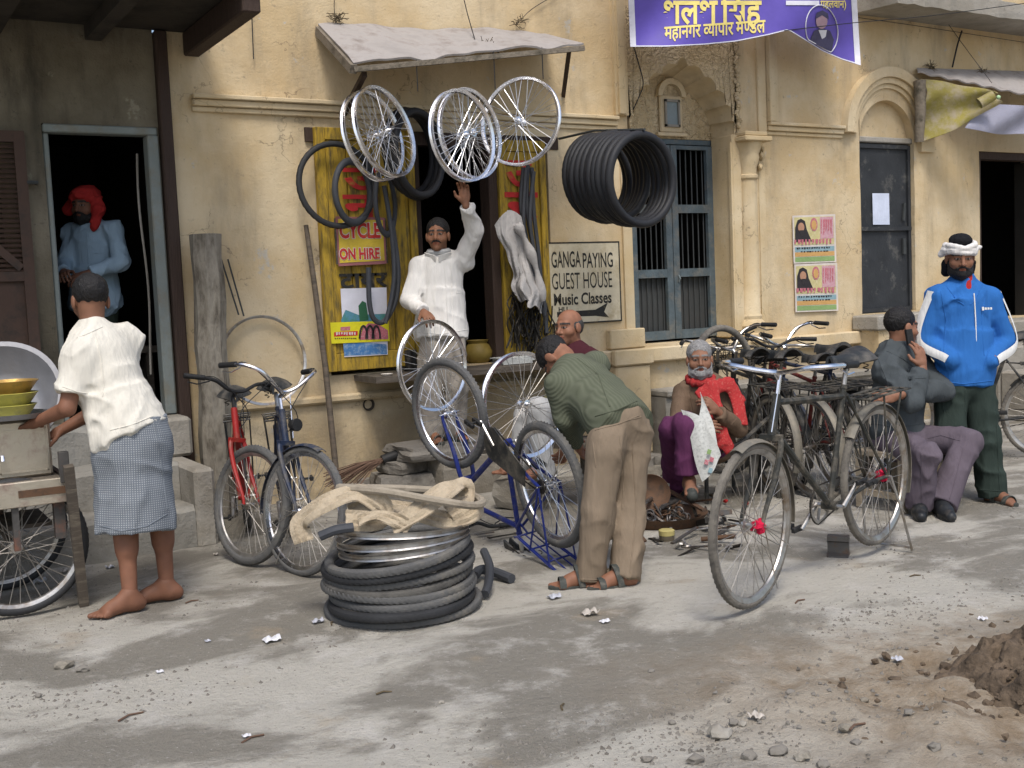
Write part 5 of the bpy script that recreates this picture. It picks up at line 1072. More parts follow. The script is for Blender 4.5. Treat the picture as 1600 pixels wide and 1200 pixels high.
def skin_body(par, parts, paint_head=None, headp=None, skin=(0.23, 0.115, 0.065), hands=(), feet=(), nail=None):
    """one continuous skin mesh: coarse grid for limbs and trunk, finer grids for head, hands and feet, welded into one object"""
    V_, Q_, C_, o = [], [], [], 0
    sk = np.array(skin)
    def addm(pr, h, paint=None, dark=1.0):
        nonlocal o
        vs, q = sdf_mesh(pr, h); V_.append(vs); Q_.append(q + o); o += len(vs); C_.append(paint(vs) if paint else np.tile(sk * dark, (len(vs), 1)) * (0.88 + 0.24 * vnoise(vs * 30)[:, None]))
    if parts: addm(parts, 0.009)
    if headp: addm(headp, 0.0036, paint_head)
    for hp in hands: addm(hp, 0.0042, None, 0.92)
    for fp in feet: addm(fp, 0.0048, None, 0.9)
    b = put('body', np.vstack(V_), np.vstack(Q_), 'skin', par); colour_attr(b, np.vstack(C_)); return b
def torso(J, inf=0.0, s=1.0, fat=1.0):
    up = unit(np.array(J['neck']) - np.array(J['pel'])); ac = np.array(J['shR']) - np.array(J['shL']); ac = unit(ac - up * ac.dot(up)); fw = np.cross(up, ac); A = np.array([ac, fw, up]); L = np.linalg.norm(np.array(J['neck']) - np.array(J['pel'])); pel, nk = np.array(J['pel']), np.array(J['neck'])
    lp = lambda t: pel + (nk - pel) * t
    hwid = np.linalg.norm(np.array(J['shR']) - np.array(J['shL'])) / 2
    P = [('e', lp(0.70) + fw * 0.0, (0.150 * s + inf, 0.108 * s + inf, 0.20 * s + inf), A, 0), ('e', lp(0.38), (0.142 * s * fat + inf, 0.105 * s * fat + inf, 0.19 * s + inf), A, 0.05), ('e', lp(0.06), (0.160 * s * (0.5 + 0.5 * fat) + inf, 0.115 * s + inf, 0.13 * s + inf), A, 0.05),
         ('c', J['shL'], lp(0.93), 0.046 * s + inf, 0.055 * s + inf, 0.04), ('c', J['shR'], lp(0.93), 0.046 * s + inf, 0.055 * s + inf, 0.04), ('c', lp(0.9), nk, 0.062 * s + inf, 0.050 * s + inf * 0.6, 0.04)]
    return P, A, lp
# ------------------------------------------------------------------ the people in the street
def weave(name, c0, c1, pu, pv, rough=0.9, bump=0.3, mode='check', var=0.12):
    m = bpy.data.materials.new(name); m.use_nodes = True; n = m.node_tree.nodes; L = m.node_tree.links; b = n['Principled BSDF']
    a = n.new('ShaderNodeAttribute'); a.attribute_name = 'uvw'; sx = n.new('ShaderNodeSeparateXYZ'); L.new(a.outputs['Vector'], sx.inputs[0])
    def wave(out, p):
        m1 = n.new('ShaderNodeMath'); m1.operation = 'MULTIPLY'; m1.inputs[1].default_value = 2 * math.pi / p; L.new(out, m1.inputs[0]); s = n.new('ShaderNodeMath'); s.operation = 'SINE'; L.new(m1.outputs[0], s.inputs[0])
        r = n.new('ShaderNodeMapRange'); r.inputs[1].default_value = -0.2 if mode == 'check' else -1; r.inputs[2].default_value = 0.6 if mode == 'check' else 1; L.new(s.outputs[0], r.inputs[0]); return r.outputs[0]
    w = wave(sx.outputs['X'], pu)
    if pv:
        w2 = wave(sx.outputs['Y'], pv); mm = n.new('ShaderNodeMath'); mm.operation = 'MULTIPLY'; L.new(w, mm.inputs[0]); L.new(w2, mm.inputs[1]); w = mm.outputs[0]
    mx = n.new('ShaderNodeMix'); mx.data_type = 'RGBA'; L.new(w, mx.inputs['Factor']); mx.inputs['A'].default_value = (*c0, 1); mx.inputs['B'].default_value = (*c1, 1)
    t = n.new('ShaderNodeTexNoise'); t.inputs['Scale'].default_value = 9; t.inputs['Detail'].default_value = 5; tc = n.new('ShaderNodeTexCoord'); L.new(tc.outputs['Object'], t.inputs['Vector'])
    r = n.new('ShaderNodeMapRange'); r.inputs[1].default_value = 0.3; r.inputs[2].default_value = 0.7; r.inputs[3].default_value = 1 - var; r.inputs[4].default_value = 1 + var; L.new(t.outputs[0], r.inputs[0]); sc = n.new('ShaderNodeVectorMath'); sc.operation = 'SCALE'; L.new(mx.outputs['Result'], sc.inputs[0]); L.new(r.outputs[0], sc.inputs['Scale']); L.new(sc.outputs[0], b.inputs['Base Color'])
    b.inputs['Roughness'].default_value = rough; b.inputs['Specular IOR Level'].default_value = 0.15; bp = n.new('ShaderNodeBump'); bp.inputs['Strength'].default_value = bump; bp.inputs['Distance'].default_value = 0.006; L.new(w, bp.inputs['Height']); L.new(bp.outputs[0], b.inputs['Normal']); MATS[name] = m
def cl_mat(n, c, **k): return mat(n, c, k.pop('rough', 0.92), var=0.13, scale=8, bump=k.pop('bump', 0.4), bscale=k.pop('bscale', 30), spec=0.08, stretch=(1.4, 1.4, 0.3), **k)
cl_mat('cream_cotton', (0.66, 0.63, 0.55)); cl_mat('white_cotton', (0.66, 0.64, 0.60)); cl_mat('pale_blue_cotton', (0.27, 0.37, 0.46)); cl_mat('beige_trouser', (0.215, 0.168, 0.12)); cl_mat('grey_trouser', (0.30, 0.27, 0.23)); cl_mat('green_trouser', (0.030, 0.042, 0.036)); cl_mat('mauve_trouser', (0.115, 0.095, 0.115))
cl_mat('purple_trouser', (0.105, 0.032, 0.082)); cl_mat('brown_wool', (0.145, 0.10, 0.068)); cl_mat('maroon_wool', (0.06, 0.018, 0.024)); cl_mat('khaki_wool', (0.12, 0.115, 0.065)); cl_mat('grey_jacket', (0.065, 0.075, 0.08)); cl_mat('blue_jersey', (0.03, 0.135, 0.40), rough=0.9); cl_mat('white_stripe', (0.70, 0.70, 0.68)); cl_mat('white_turban', (0.68, 0.66, 0.63)); cl_mat('red_cloth', (0.36, 0.03, 0.028)); cl_mat('pale_grey_cotton', (0.40, 0.40, 0.39)); cl_mat('black_patka', (0.015, 0.015, 0.017)); cl_mat('dark_green_cloth', (0.03, 0.04, 0.03))
mat('red_scarf', (0.36, 0.028, 0.028), 0.9, dirt=((0.50, 0.17, 0.13), 0.25, 70), bump=0.3, bscale=90)
mat('sandal', (0.045, 0.05, 0.045), 0.7, dirt=((0.13, 0.12, 0.10), 0.4, 20)); mat('shoe_black', (0.018, 0.02, 0.022), 0.35, dirt=((0.09, 0.08, 0.07), 0.35, 20))
weave('checked_lungi', (0.15, 0.17, 0.195), (0.38, 0.395, 0.40), 0.0105, 0.0105); weave('ribbed_green', (0.088, 0.098, 0.066), (0.112, 0.122, 0.085), 0.016, 0, mode='rib', bump=0.3)
def cyl_uv(a, b):
    a, b = np.array(a, float), np.array(b, float); d = unit(b - a); x = unit(np.cross(d, (0.3, 1, 0.1))); y = np.cross(d, x)
    def f(P):
        q = P - a; an = np.arctan2(q @ y, q @ x); return np.stack([an * 0.165, q @ d, np.zeros(len(P))], 1)
    return f
def grp(label, p, name='person'): return thing(name, (p[0], p[1], p[2]), label, 'person')
def add_head(T, c, fwd, up, neck, **k):
    p, paint, ext, w, A = head(c, fwd, up, **k); s = k.get('s', 1.0); p = p + [('c', w(0, -0.022, -0.045), np.array(neck), 0.052 * s, 0.056 * s, 0.03)]
    def pn(vs):
        return paint(vs)
    return p, pn, ext, w, A
def extras(T, ext):
    for n_, vs, q, m in ext: put(n_, vs, q, m, T)
def sandal_sole(T, an, toe, m='sandal', strap=True, z=0.0):
    an, toe = np.array(an, float), np.array(toe, float); d = unit((toe[0] - an[0], toe[1] - an[1], 0)); l = np.array([-d[1], d[0], 0]); g = np.array([an[0], an[1], toe[2]]); pl = []
    for t in np.linspace(0, 2 * math.pi, 22, endpoint=False): x = 0.06 + 0.135 * math.cos(t); y = (0.040 + 0.008 * math.cos(t)) * math.sin(t); pl.append((x, y))
    MB().prism(pl, g + np.array([0, 0, -0.004]), d, l, (0, 0, 0.02)).build('sole', m, T)
    if strap:
        for x, h_ in ((0.125, 0.048), (0.03, 0.105)): 
            s = MB(); s.sheet(lambda u, v, x=x, h_=h_: g + d * (x + (v - 0.5) * 0.032 + (0.02 if h_ > .08 else 0) * math.sin(u * math.pi)) + l * 0.050 * math.cos(u * math.pi) + np.array([0, 0, 0.012 + h_ * math.sin(u * math.pi)]), 12, 2, 0.004); s.build('strap', m, T)
def shoe(T, an, toe):
    an, toe = np.array(an, float), np.array(toe, float); d = unit((toe[0] - an[0], toe[1] - an[1], 0)); g = np.array([an[0], an[1], toe[2]]); w = lambda x, y, z: g + x * d + y * np.array([-d[1], d[0], 0]) + np.array([0, 0, z])
    P = [('c', w(-0.05, 0, 0.04), w(-0.03, 0, 0.07), 0.040, 0.042, 0), ('c', w(-0.03, 0, 0.05), w(0.10, 0, 0.038), 0.044, 0.042, 0.03), ('c', w(0.10, 0, 0.036), w(0.18, 0.004, 0.030), 0.042, 0.032, 0.02), ('c', w(0.0, 0, 0.09), w(0.09, 0, 0.055), 0.038, 0.035, 0.03)]
    cloth(T, 'shoe', P, 'shoe_black', None, 0.007); sandal_sole(T, an, toe, 'shoe_black', False)

# A. man in a checked lungi at the cart -------------------------------------------------------
J = dict(neck=at(146, 517, 5.44), pel=at(206, 690, 5.45), shL=at(124, 556, 5.33), shR=at(196, 532, 5.56)); f0 = gr(215, 955)
T = grp('barefoot man in cream polo shirt and checked lungi bending over the cart', f0)
elL, wrL, elR, wrR = at(105, 638, 5.27), at(56, 660, 5.42), at(150, 642, 5.66), at(96, 672, 5.60)
anL, anR = gr(205, 955) + np.array([0, 0, 0.09]), gr(262, 937) + np.array([0, 0, 0.09]); toL, toR = gr(142, 970), gr(205, 944)
knL, knR = at(194, 800, 5.44), at(250, 790, 5.58)
tp, TA, lp = torso(J, -0.012)
hp, pn, ext, w, A = add_head(T, at(141, 470, 5.46), cdir(-0.50, -0.18, 0.8), cdir(-0.12, 1, 0.1), J['neck'], hair='hair_black', skin=(0.20, 0.095, 0.055))
SKA = (0.207, 0.094, 0.055)
skin_body(T, tp + limb(J['shL'], elL, wrL, (0.05, 0.040, 0.027)) + limb(J['shR'], elR, wrR, (0.05, 0.040, 0.027)) + limb(at(190, 705, 5.42), knL, anL, (0.085, 0.054, 0.036)) + limb(at(228, 705, 5.55), knR, anR, (0.085, 0.054, 0.036)) + [('c', knL + (anL - knL) * 0.22, knL + (anL - knL) * 0.45, 0.058, 0.052, 0.03), ('c', knR + (anR - knR) * 0.22, knR + (anR - knR) * 0.45, 0.058, 0.052, 0.03)], pn, hp, SKA,
    [hand_prims(wrL, wrL - elL, cdir(0.1, 1, -0.2), 1, 0.45), hand_prims(wrR, wrR - elR, cdir(0, 1, -0.2), -1, 0.5)], [foot_prims(anL, toL, 1.05), foot_prims(anR, toR, 1.05)]); extras(T, ext)
tp, TA, lp = torso(J, 0.016, 1.0, 1.05)
up_ = J['shL'] + (elL - J['shL']) * 0.72; ur_ = J['shR'] + (elR - J['shR']) * 0.72
gm_ = cloth(T, 'polo_shirt', tp + [('c', J['neck'] + np.array([0, 0, -0.02]), J['neck'] + np.array([0, 0, 0.018]), 0.070, 0.064, 0.02), ('f', J['shL'], up_, 0.075, 0.072, 0.05), ('f', J['shR'], ur_, 0.075, 0.072, 0.05), ('h', lp(0.42), at(206, 676, 5.45), 0.150, 0.184, TA[0], 0.92, 0.05)], 'cream_cotton', folds(0.011, 0.09, (1, 1, 1), 2, TA * np.array([[0.5], [0.6], [1.6]])))
seam(T, gm_, [[(150, 528), (158, 560), (162, 600), (160, 625)], [(98, 604), (120, 612), (142, 616)], [(172, 672), (205, 664), (244, 648)], [(120, 528), (140, 520), (165, 508)]])
hipc, hem = at(206, 650, 5.45), at(212, 826, 5.47)
gm_ = cloth(T, 'lungi', [('h', hipc, hem, 0.158, 0.190, cdir(1, 0, 0.2), 0.92, 0), ('e', at(206, 700, 5.45), (0.178, 0.168, 0.15), None, 0.06), ('-f', hem + (hipc - hem) * 0.10, hem + (hem - hipc) * 0.1, 0.140, 0.150, 0)], 'checked_lungi', folds(0.010, 0.11, (1, 1, 0.35), 4), uv=cyl_uv(hipc, hem))
seam(T, gm_, [[(152, 820), (190, 830), (230, 822), (266, 800)], [(240, 655), (252, 720), (262, 800)]])

# B. man in the dark doorway ------------------------------------------------------------------
J = dict(neck=at(142, 353, 7.95), pel=at(150, 476, 8.0), shR=at(113, 364, 7.99), shL=at(178, 360, 7.89))
FZ = 0.727; fb = at(150, 640, 8.02); T = grp('man in red turban and pale blue shirt standing in the dark doorway', (fb[0], fb[1], FZ))
elR, wrR, elL, wrL = at(101, 412, 7.87), at(100, 426, 7.69), at(190, 410, 7.83), at(136, 428, 7.68); SKB = (0.159, 0.075, 0.046)
hp, pn, ext, w, A = add_head(T, at(133, 322, 7.89), cdir(-0.22, -0.08, -0.95), (0, 0, 1), J['neck'], style='none', skin=SKB, beard=0.9)
anR, anL = np.array([*at(138, 640, 7.95)[:2], FZ + 0.09]), np.array([*at(166, 640, 8.03)[:2], FZ + 0.09])
tp, TA, lp = torso(J, -0.012)
skin_body(T, tp + limb(J['shR'], elR, wrR, (0.045, 0.038, 0.026)) + limb(J['shL'], elL, wrL, (0.045, 0.038, 0.026)) + limb(at(142, 478, 7.97), at(140, 560, 7.97), anR, (0.06, 0.05, 0.036)) + limb(at(162, 478, 8.02), at(164, 560, 8.02), anL, (0.06, 0.05, 0.036)), pn, hp, SKB, [hand_prims(wrR, cdir(0.3, -0.2, -0.9), cdir(-0.4, 0.9, -0.2), -1, 0.55), hand_prims(wrL, wrL - elL, cdir(0.2, 0.9, -0.5), 1, 0.6)], [foot_prims(anR, anR + np.array([-0.05, -0.2, -0.09])), foot_prims(anL, anL + np.array([-0.05, -0.2, -0.09]))]); extras(T, ext)
tp, TA, lp = torso(J, 0.020)
gm_ = cloth(T, 'shirt', tp + [('c', J['shR'], elR, 0.060, 0.054, 0.04), ('f', elR, elR + (wrR - elR) * 0.9, 0.054, 0.044, 0.012), ('c', J['shL'], elL, 0.060, 0.054, 0.04), ('f', elL, elL + (wrL - elL) * 0.9, 0.054, 0.044, 0.012), ('h', lp(0.45), at(150, 478, 8.00), 0.150, 0.172, TA[0], 0.8, 0.05)], 'pale_blue_cotton', folds(0.011, 0.09, (1, 1, 0.6), 6))
seam(T, gm_, [[(136, 362), (138, 400), (140, 470)], [(146, 396), (162, 395), (162, 412), (146, 413), (146, 396)], [(120, 366), (134, 356), (146, 366)]])
cloth(T, 'trousers', limb(at(142, 478, 7.97), at(140, 560, 7.95), anR + np.array([0, 0, -0.03]), (0.10, 0.08, 0.07)) + limb(at(162, 478, 8.02), at(164, 560, 8.02), anL + np.array([0, 0, -0.03]), (0.10, 0.08, 0.07)), 'dark_green_cloth', folds(0.008, 0.1, (1, 1, 0.5), 2))
tb = [('e', w(0, -0.012, 0.075), (0.098, 0.112, 0.066), A, 0), ('e', w(0, 0.0, 0.058), (0.094, 0.110, 0.034), A, 0.02), ('c', w(-0.10, 0.0, 0.06), w(-0.115, 0.02, -0.04), 0.030, 0.036, 0.03), ('c', w(-0.115, 0.02, -0.04), w(-0.09, 0.05, -0.15), 0.036, 0.028, 0.03), ('c', w(0.09, -0.01, 0.05), w(0.145, -0.02, -0.015), 0.03, 0.036, 0.03), ('-e', w(0, 0.10, -0.01), (0.075, 0.06, 0.055), A, 0.015)]
cloth(T, 'turban', tb, 'red_cloth', folds(0.014, 0.05, (1, 1, 1.6), 1), 0.006)

# C. shopkeeper ------------------------------------------------------------------------------
J = dict(neck=at(688, 400, 8.20), pel=at(690, 522, 8.24), shR=at(654, 416, 8.20), shL=at(724, 410, 8.20)); FZ = 0.40
T = grp('shopkeeper in long white shirt reaching up to a hanging chrome wheel', (at(690, 690, 8.2)[0], at(690, 690, 8.2)[1], FZ))
elL, wrL, elR, wrR = at(742, 360, 8.06), at(727, 316, 7.88), at(640, 470, 8.12), at(662, 488, 7.92); SKC = (0.232, 0.106, 0.058)
hp, pn, ext, w, A = add_head(T, at(684, 368, 8.15), cdir(-0.10, -0.02, -1), cdir(-0.03, 1, 0), J['neck'], moustache=True, skin=SKC)
anR, anL = np.array([*at(676, 690, 8.12)[:2], FZ + 0.09]), np.array([*at(712, 688, 8.2)[:2], FZ + 0.09]); knR, knL = at(672, 610, 8.1), at(713, 606, 8.14)
tp, TA, lp = torso(J, -0.012)
skin_body(T, tp + limb(J['shR'], elR, wrR, (0.045, 0.038, 0.026)) + limb(J['shL'], elL, wrL, (0.045, 0.038, 0.026)) + limb(at(676, 525, 8.2), knR, anR, (0.06, 0.05, 0.036)) + limb(at(706, 525, 8.2), knL, anL, (0.06, 0.05, 0.036)), pn, hp, SKC, [hand_prims(wrL, cdir(-0.12, 1, 0.0), cdir(0.15, 0.0, 1.0), 1, [0.5, 0.55, 0.6, 0.65]), hand_prims(wrR, cdir(0.35, -0.35, -0.6), cdir(-0.2, 0.9, -0.3), 1, 0.6)], [foot_prims(anR, anR + np.array([-0.04, -0.2, -0.09])), foot_prims(anL, anL + np.array([0.0, -0.2, -0.09]))]); extras(T, ext)
tp, TA, lp = torso(J, 0.016, 1.0, 1.05)
gm_ = cloth(T, 'shirt', tp + [('c', J['shR'], elR, 0.064, 0.058, 0.04), ('f', elR, elR + (wrR - elR) * 0.93, 0.058, 0.044, 0.012), ('c', J['shL'], elL, 0.066, 0.060, 0.04), ('f', elL, elL + (wrL - elL) * 0.88, 0.060, 0.046, 0.012), ('h', lp(0.5), at(690, 528, 8.2), 0.150, 0.186, TA[0], 0.78, 0.06)], 'white_cotton', folds(0.012, 0.10, (1, 1, 0.5), 8))
seam(T, gm_, [[(693, 404), (697, 450), (700, 524)], [(704, 404), (706, 450), (709, 524)], [(712, 436), (728, 434), (728, 456), (713, 458), (712, 436)], [(643, 518), (690, 522), (736, 514)], [(656, 484), (664, 478)], [(722, 410), (728, 440), (730, 470)]])
MB().tube([w(0.068 * math.sin(q), 0.056 * math.cos(q) - 0.02, -0.115 - 0.012 * math.cos(q)) for q in np.linspace(0, 2 * math.pi, 20, endpoint=False)], 0.024, 8, closed=True).build('scarf', 'pale_grey_cotton', T)
for s_ in (-1, 1): MB().sheet(lambda u, v, s_=s_: w(s_ * (0.012 + 0.085 * u), 0.080 - 0.05 * u - 0.02 * v, -0.155 - 0.045 * v * (1 - u * 0.6) + 0.03 * u), 5, 4, 0.006).build('collar', 'white_cotton', T)
cloth(T, 'trousers', limb(at(676, 525, 8.2), knR, anR + np.array([0, 0, -0.02]), (0.098, 0.084, 0.078)) + limb(at(706, 525, 8.2), knL, anL + np.array([0, 0, -0.02]), (0.098, 0.084, 0.078)), 'grey_trouser', folds(0.011, 0.12, (1, 1, 0.5), 3))
for a in (anR, anL): sandal_sole(T, a, a + np.array([-0.02, -0.2, -0.09]))

# D. man bending over the blue bicycle ---------------------------------------------------------
J = dict(neck=at(890, 576, 5.92), pel=at(968, 660, 5.55), shL=at(872, 602, 5.72), shR=at(930, 570, 6.02)); f0 = gr(945, 916)
T = grp('man in green ribbed sweater and beige trousers bending over the upturned blue bicycle', f0); SKD = (0.244, 0.112, 0.065)
elL, wrL, elR, wrR = at(882, 655, 5.74), at(902, 694, 5.92), at(915, 640, 6.1), at(890, 690, 6.1)
hp, pn, ext, w, A = add_head(T, at(871, 560, 6.04), cdir(-0.35, -0.82, 0.35), cdir(-0.72, 0.25, 0.60), J['neck'], skin=SKD)
anL, anR = gr(918, 917) + np.array([0, 0, 0.09]), gr(975, 916) + np.array([0, 0, 0.09]); toL, toR = gr(862, 921), gr(930, 922)
knL, knR = at(934, 800, 5.46), at(982, 795, 5.58)
tp, TA, lp = torso(J, -0.012)
skin_body(T, tp + limb(J['shL'], elL, wrL, (0.045, 0.038, 0.026)) + limb(J['shR'], elR, wrR, (0.045, 0.038, 0.026)) + limb(at(950, 680, 5.5), knL, anL, (0.06, 0.05, 0.036)) + limb(at(986, 676, 5.57), knR, anR, (0.06, 0.05, 0.036)), pn, hp, SKD, [hand_prims(wrL, wrL - elL, cdir(-0.8, 0.2, -0.4), 1, 0.6), hand_prims(wrR, wrR - elR, cdir(0.5, 0.5, -0.4), -1, 0.6)], [foot_prims(anL, toL), foot_prims(anR, toR)]); extras(T, ext)
tp, TA, lp = torso(J, 0.012, 1.0, 1.0)
def uvb(P): q = P - J['pel']; return np.stack([q @ TA[0] + 0.5 * (q @ TA[1]), q @ TA[2], q @ TA[1]], 1)
gm_ = cloth(T, 'sweater', tp + [('c', J['shL'], elL, 0.060, 0.054, 0.05), ('f', elL, elL + (wrL - elL) * 0.92, 0.053, 0.042, 0.012), ('c', J['shR'], elR, 0.072, 0.062, 0.05), ('f', elR, elR + (wrR - elR) * 0.92, 0.060, 0.046, 0.012), ('h', lp(0.45), lp(-0.10), 0.140, 0.158, TA[0], 0.88, 0.05)], 'ribbed_green', folds(0.007, 0.10, (1, 1, 1), 3, TA * np.array([[0.5], [0.6], [1.6]])), uv=uvb)
seam(T, gm_, [[(902, 560), (935, 585), (955, 640)], [(930, 650), (965, 640), (1000, 624)]], 0.005)
hL, hR = at(948, 690, 5.48), at(990, 682, 5.58)
gm_ = cloth(T, 'trousers', [('e', at(971, 660, 5.55), (0.120, 0.118, 0.13), None, 0), ('c', hL, knL, 0.094, 0.074, 0.04), ('f', knL, anL + np.array([0.01, 0.0, -0.05]), 0.074, 0.070, 0.014), ('c', hR, knR, 0.094, 0.074, 0.04), ('f', knR, anR + np.array([0.01, 0, -0.05]), 0.074, 0.070, 0.014)], 'beige_trouser', folds(0.013, 0.12, (1, 1, 0.45), 7))
seam(T, gm_, [[(984, 656), (1008, 650)], [(926, 690), (932, 735)], [(968, 680), (975, 740), (972, 800)], [(908, 905), (945, 906)], [(950, 906), (988, 906)], [(930, 672), (968, 662), (1008, 645)], [(988, 690), (994, 800), (984, 900)]])
for a, t_ in ((anL, toL), (anR, toR)): sandal_sole(T, a, t_)

# E. man in a maroon waistcoat sitting behind ------------------------------------------------
J = dict(neck=at(899, 548, 7.62), pel=at(884, 655, 7.62), shL=at(930, 562, 7.50), shR=at(880, 566, 7.80))
T = grp('balding man in maroon waistcoat sitting on a low bench behind the bending man', (at(884, 690, 7.6)[0], at(884, 690, 7.6)[1], 0.42)); SKE = (0.244, 0.112, 0.065)
elL, wrL, elR, wrR = at(928, 625, 7.42), at(868, 648, 7.36), at(860, 628, 7.78), at(840, 655, 7.55)
hp, pn, ext, w, A = add_head(T, at(889, 512, 7.60), cdir(-0.68, -0.30, -0.68), cdir(-0.06, 1, 0), J['neck'], style='bald', hair='hair_mixed', skin=SKE, moustache=False)
tp, TA, lp = torso(J, -0.012)
kL, kR = at(842, 640, 7.32), at(822, 650, 7.52); aL, aR = at(850, 735, 7.36), at(812, 728, 7.55)
skin_body(T, tp + limb(J['shL'], elL, wrL, (0.045, 0.038, 0.026)) + limb(J['shR'], elR, wrR, (0.045, 0.038, 0.026)) + limb(at(890, 660, 7.55), kL, aL, (0.06, 0.05, 0.036)) + limb(at(880, 660, 7.7), kR, aR, (0.06, 0.05, 0.036)), pn, hp, SKE, [hand_prims(wrL, wrL - elL, cdir(-0.2, 0.9, -0.3), 1, 0.6), hand_prims(wrR, wrR - elR, cdir(0, 1, -0.2), -1, 0.6)], [foot_prims(aL, aL + cdir(-0.9, -0.3, -0.3) * 0.2), foot_prims(aR, aR + cdir(-0.9, -0.3, -0.3) * 0.2)]); extras(T, ext)
cloth(T, 'shirt', [('c', J['shL'], elL, 0.060, 0.054, 0.04), ('f', elL, elL + (wrL - elL) * 0.9, 0.053, 0.042, 0.012), ('c', J['shR'], elR, 0.060, 0.054, 0.04), ('f', elR, elR + (wrR - elR) * 0.9, 0.058, 0.046, 0.012)], 'khaki_wool', folds(0.009, 0.09, (1, 1, 0.6), 5))
tp, TA, lp = torso(J, 0.018); cloth(T, 'waistcoat', tp, 'maroon_wool', folds(0.008, 0.1, (1, 1, 0.5), 5))
cloth(T, 'trousers', limb(at(890, 660, 7.55), kL, aL, (0.105, 0.085, 0.07)) + limb(at(880, 660, 7.7), kR, aR, (0.105, 0.085, 0.07)), 'pale_grey_cotton', folds(0.012, 0.11, (1, 1, 1), 5))

# F. old man reading -------------------------------------------------------------------------
J = dict(neck=at(1101, 598, 7.52), pel=at(1108, 700, 7.56), shR=at(1068, 614, 7.52), shL=at(1138, 614, 7.50)); fp_ = gr(1100, 780)
T = grp('old man with grey beard and red scarf sitting with a newspaper', fp_); SKF = (0.226, 0.110, 0.065)
elR, wrR, elL, wrL = at(1056, 668, 7.38), at(1090, 668, 7.16), at(1154, 670, 7.36), at(1120, 642, 7.16)
hp, pn, ext, w, A = add_head(T, at(1093, 562, 7.45), cdir(-0.10, -0.06, -1), cdir(-0.05, 1, 0), J['neck'], hair='hair_grey', skin=SKF, beard=1.0, grey=0.7)
kR, aR = at(1050, 672, 7.14), np.array([*gr(1056, 775)[:2], 0.09]); kL, aL = at(1073, 664, 7.02), at(1077, 750, 7.06)
tp, TA, lp = torso(J, -0.012)
tR, tL = aR + np.array([0.0, -0.19, -0.09]), aL + cdir(-0.05, -0.45, -0.9) * 0.19
skin_body(T, tp + limb(J['shR'], elR, wrR, (0.045, 0.038, 0.026)) + limb(J['shL'], elL, wrL, (0.045, 0.038, 0.026)) + limb(at(1094, 700, 7.52), kR, aR, (0.06, 0.05, 0.034)) + limb(at(1120, 700, 7.52), kL, aL, (0.06, 0.05, 0.034)), pn, hp, SKF, [hand_prims(wrR, cdir(0.8, 0.1, -0.3), cdir(-0.2, 0.3, -0.9), 1, 0.5), hand_prims(wrL, cdir(-0.6, 0.55, -0.3), cdir(0.3, 0.5, -0.8), -1, 0.65)], [foot_prims(aR, tR), foot_prims(aL, tL)]); extras(T, ext)
tp, TA, lp = torso(J, 0.016)
gm_ = cloth(T, 'jacket', tp + [('c', J['shR'], elR, 0.064, 0.060, 0.04), ('f', elR, elR + (wrR - elR) * 0.95, 0.058, 0.046, 0.012), ('c', J['shL'], elL, 0.064, 0.060, 0.04), ('f', elL, elL + (wrL - elL) * 0.92, 0.058, 0.046, 0.012), ('h', lp(0.45), lp(-0.14), 0.15, 0.172, TA[0], 0.8, 0.05)], 'brown_wool', folds(0.010, 0.10, (1, 1, 0.7), 4))
seam(T, gm_, [[(1078, 612), (1084, 650), (1080, 690)], [(1066, 640), (1072, 665)], [(1126, 628), (1150, 650)], [(1142, 664), (1156, 650)]])
cloth(T, 'trousers', [('c', at(1094, 700, 7.52), kR, 0.098, 0.080, 0), ('f', kR, aR + np.array([0, 0, -0.02]), 0.080, 0.080, 0.014), ('c', at(1120, 700, 7.52), kL, 0.098, 0.080, 0.04), ('f', kL, kL + (aL - kL) * 0.86, 0.080, 0.080, 0.014)], 'purple_trouser', folds(0.012, 0.11, (1, 1, 0.6), 4))
sc = [('c', w(0.075 * math.sin(q), 0.060 * math.cos(q) - 0.01, -0.13 - 0.025 * math.cos(q)), w(0.075 * math.sin(q + 0.65), 0.060 * math.cos(q + 0.65) - 0.01, -0.13 - 0.025 * math.cos(q + 0.65)), 0.024, 0.024, 0.012) for q in np.arange(0, 6.2, 0.65)]
sp2 = [at(x, y, d) for x, y, d in ((1082, 600, 7.34), (1095, 618, 7.32), (1112, 606, 7.33), (1140, 600, 7.38), (1153, 625, 7.36), (1158, 660, 7.30), (1148, 690, 7.24), (1132, 650, 7.24), (1118, 640, 7.28), (1128, 690, 7.2), (1138, 700, 7.2))]
for chain in ([1, 2, 3, 4, 5], [2, 8, 9, 10]):
    for a, b in zip(chain, chain[1:]): e_ = unit(sp2[b] - sp2[a]) * 0.02; sc.append(('h', sp2[a] - e_, sp2[b] + e_, 0.042, 0.042, np.cross(sp2[b] - sp2[a], cdir(0, 0.2, -1)), 0.36, 0.02))
cloth(T, 'scarf', sc, 'red_scarf', folds(0.007, 0.05, (1, 1, 0.5), 9), 0.006)
for a, t_ in ((aR, tR),): sandal_sole(T, a, t_)
cloth(T, 'slipper', [('c', aL + (tL - aL) * 0.3 + np.array([0, 0, -0.03]), tL + np.array([0, 0, 0.0]), 0.042, 0.036, 0)], 'sandal', None, 0.007)

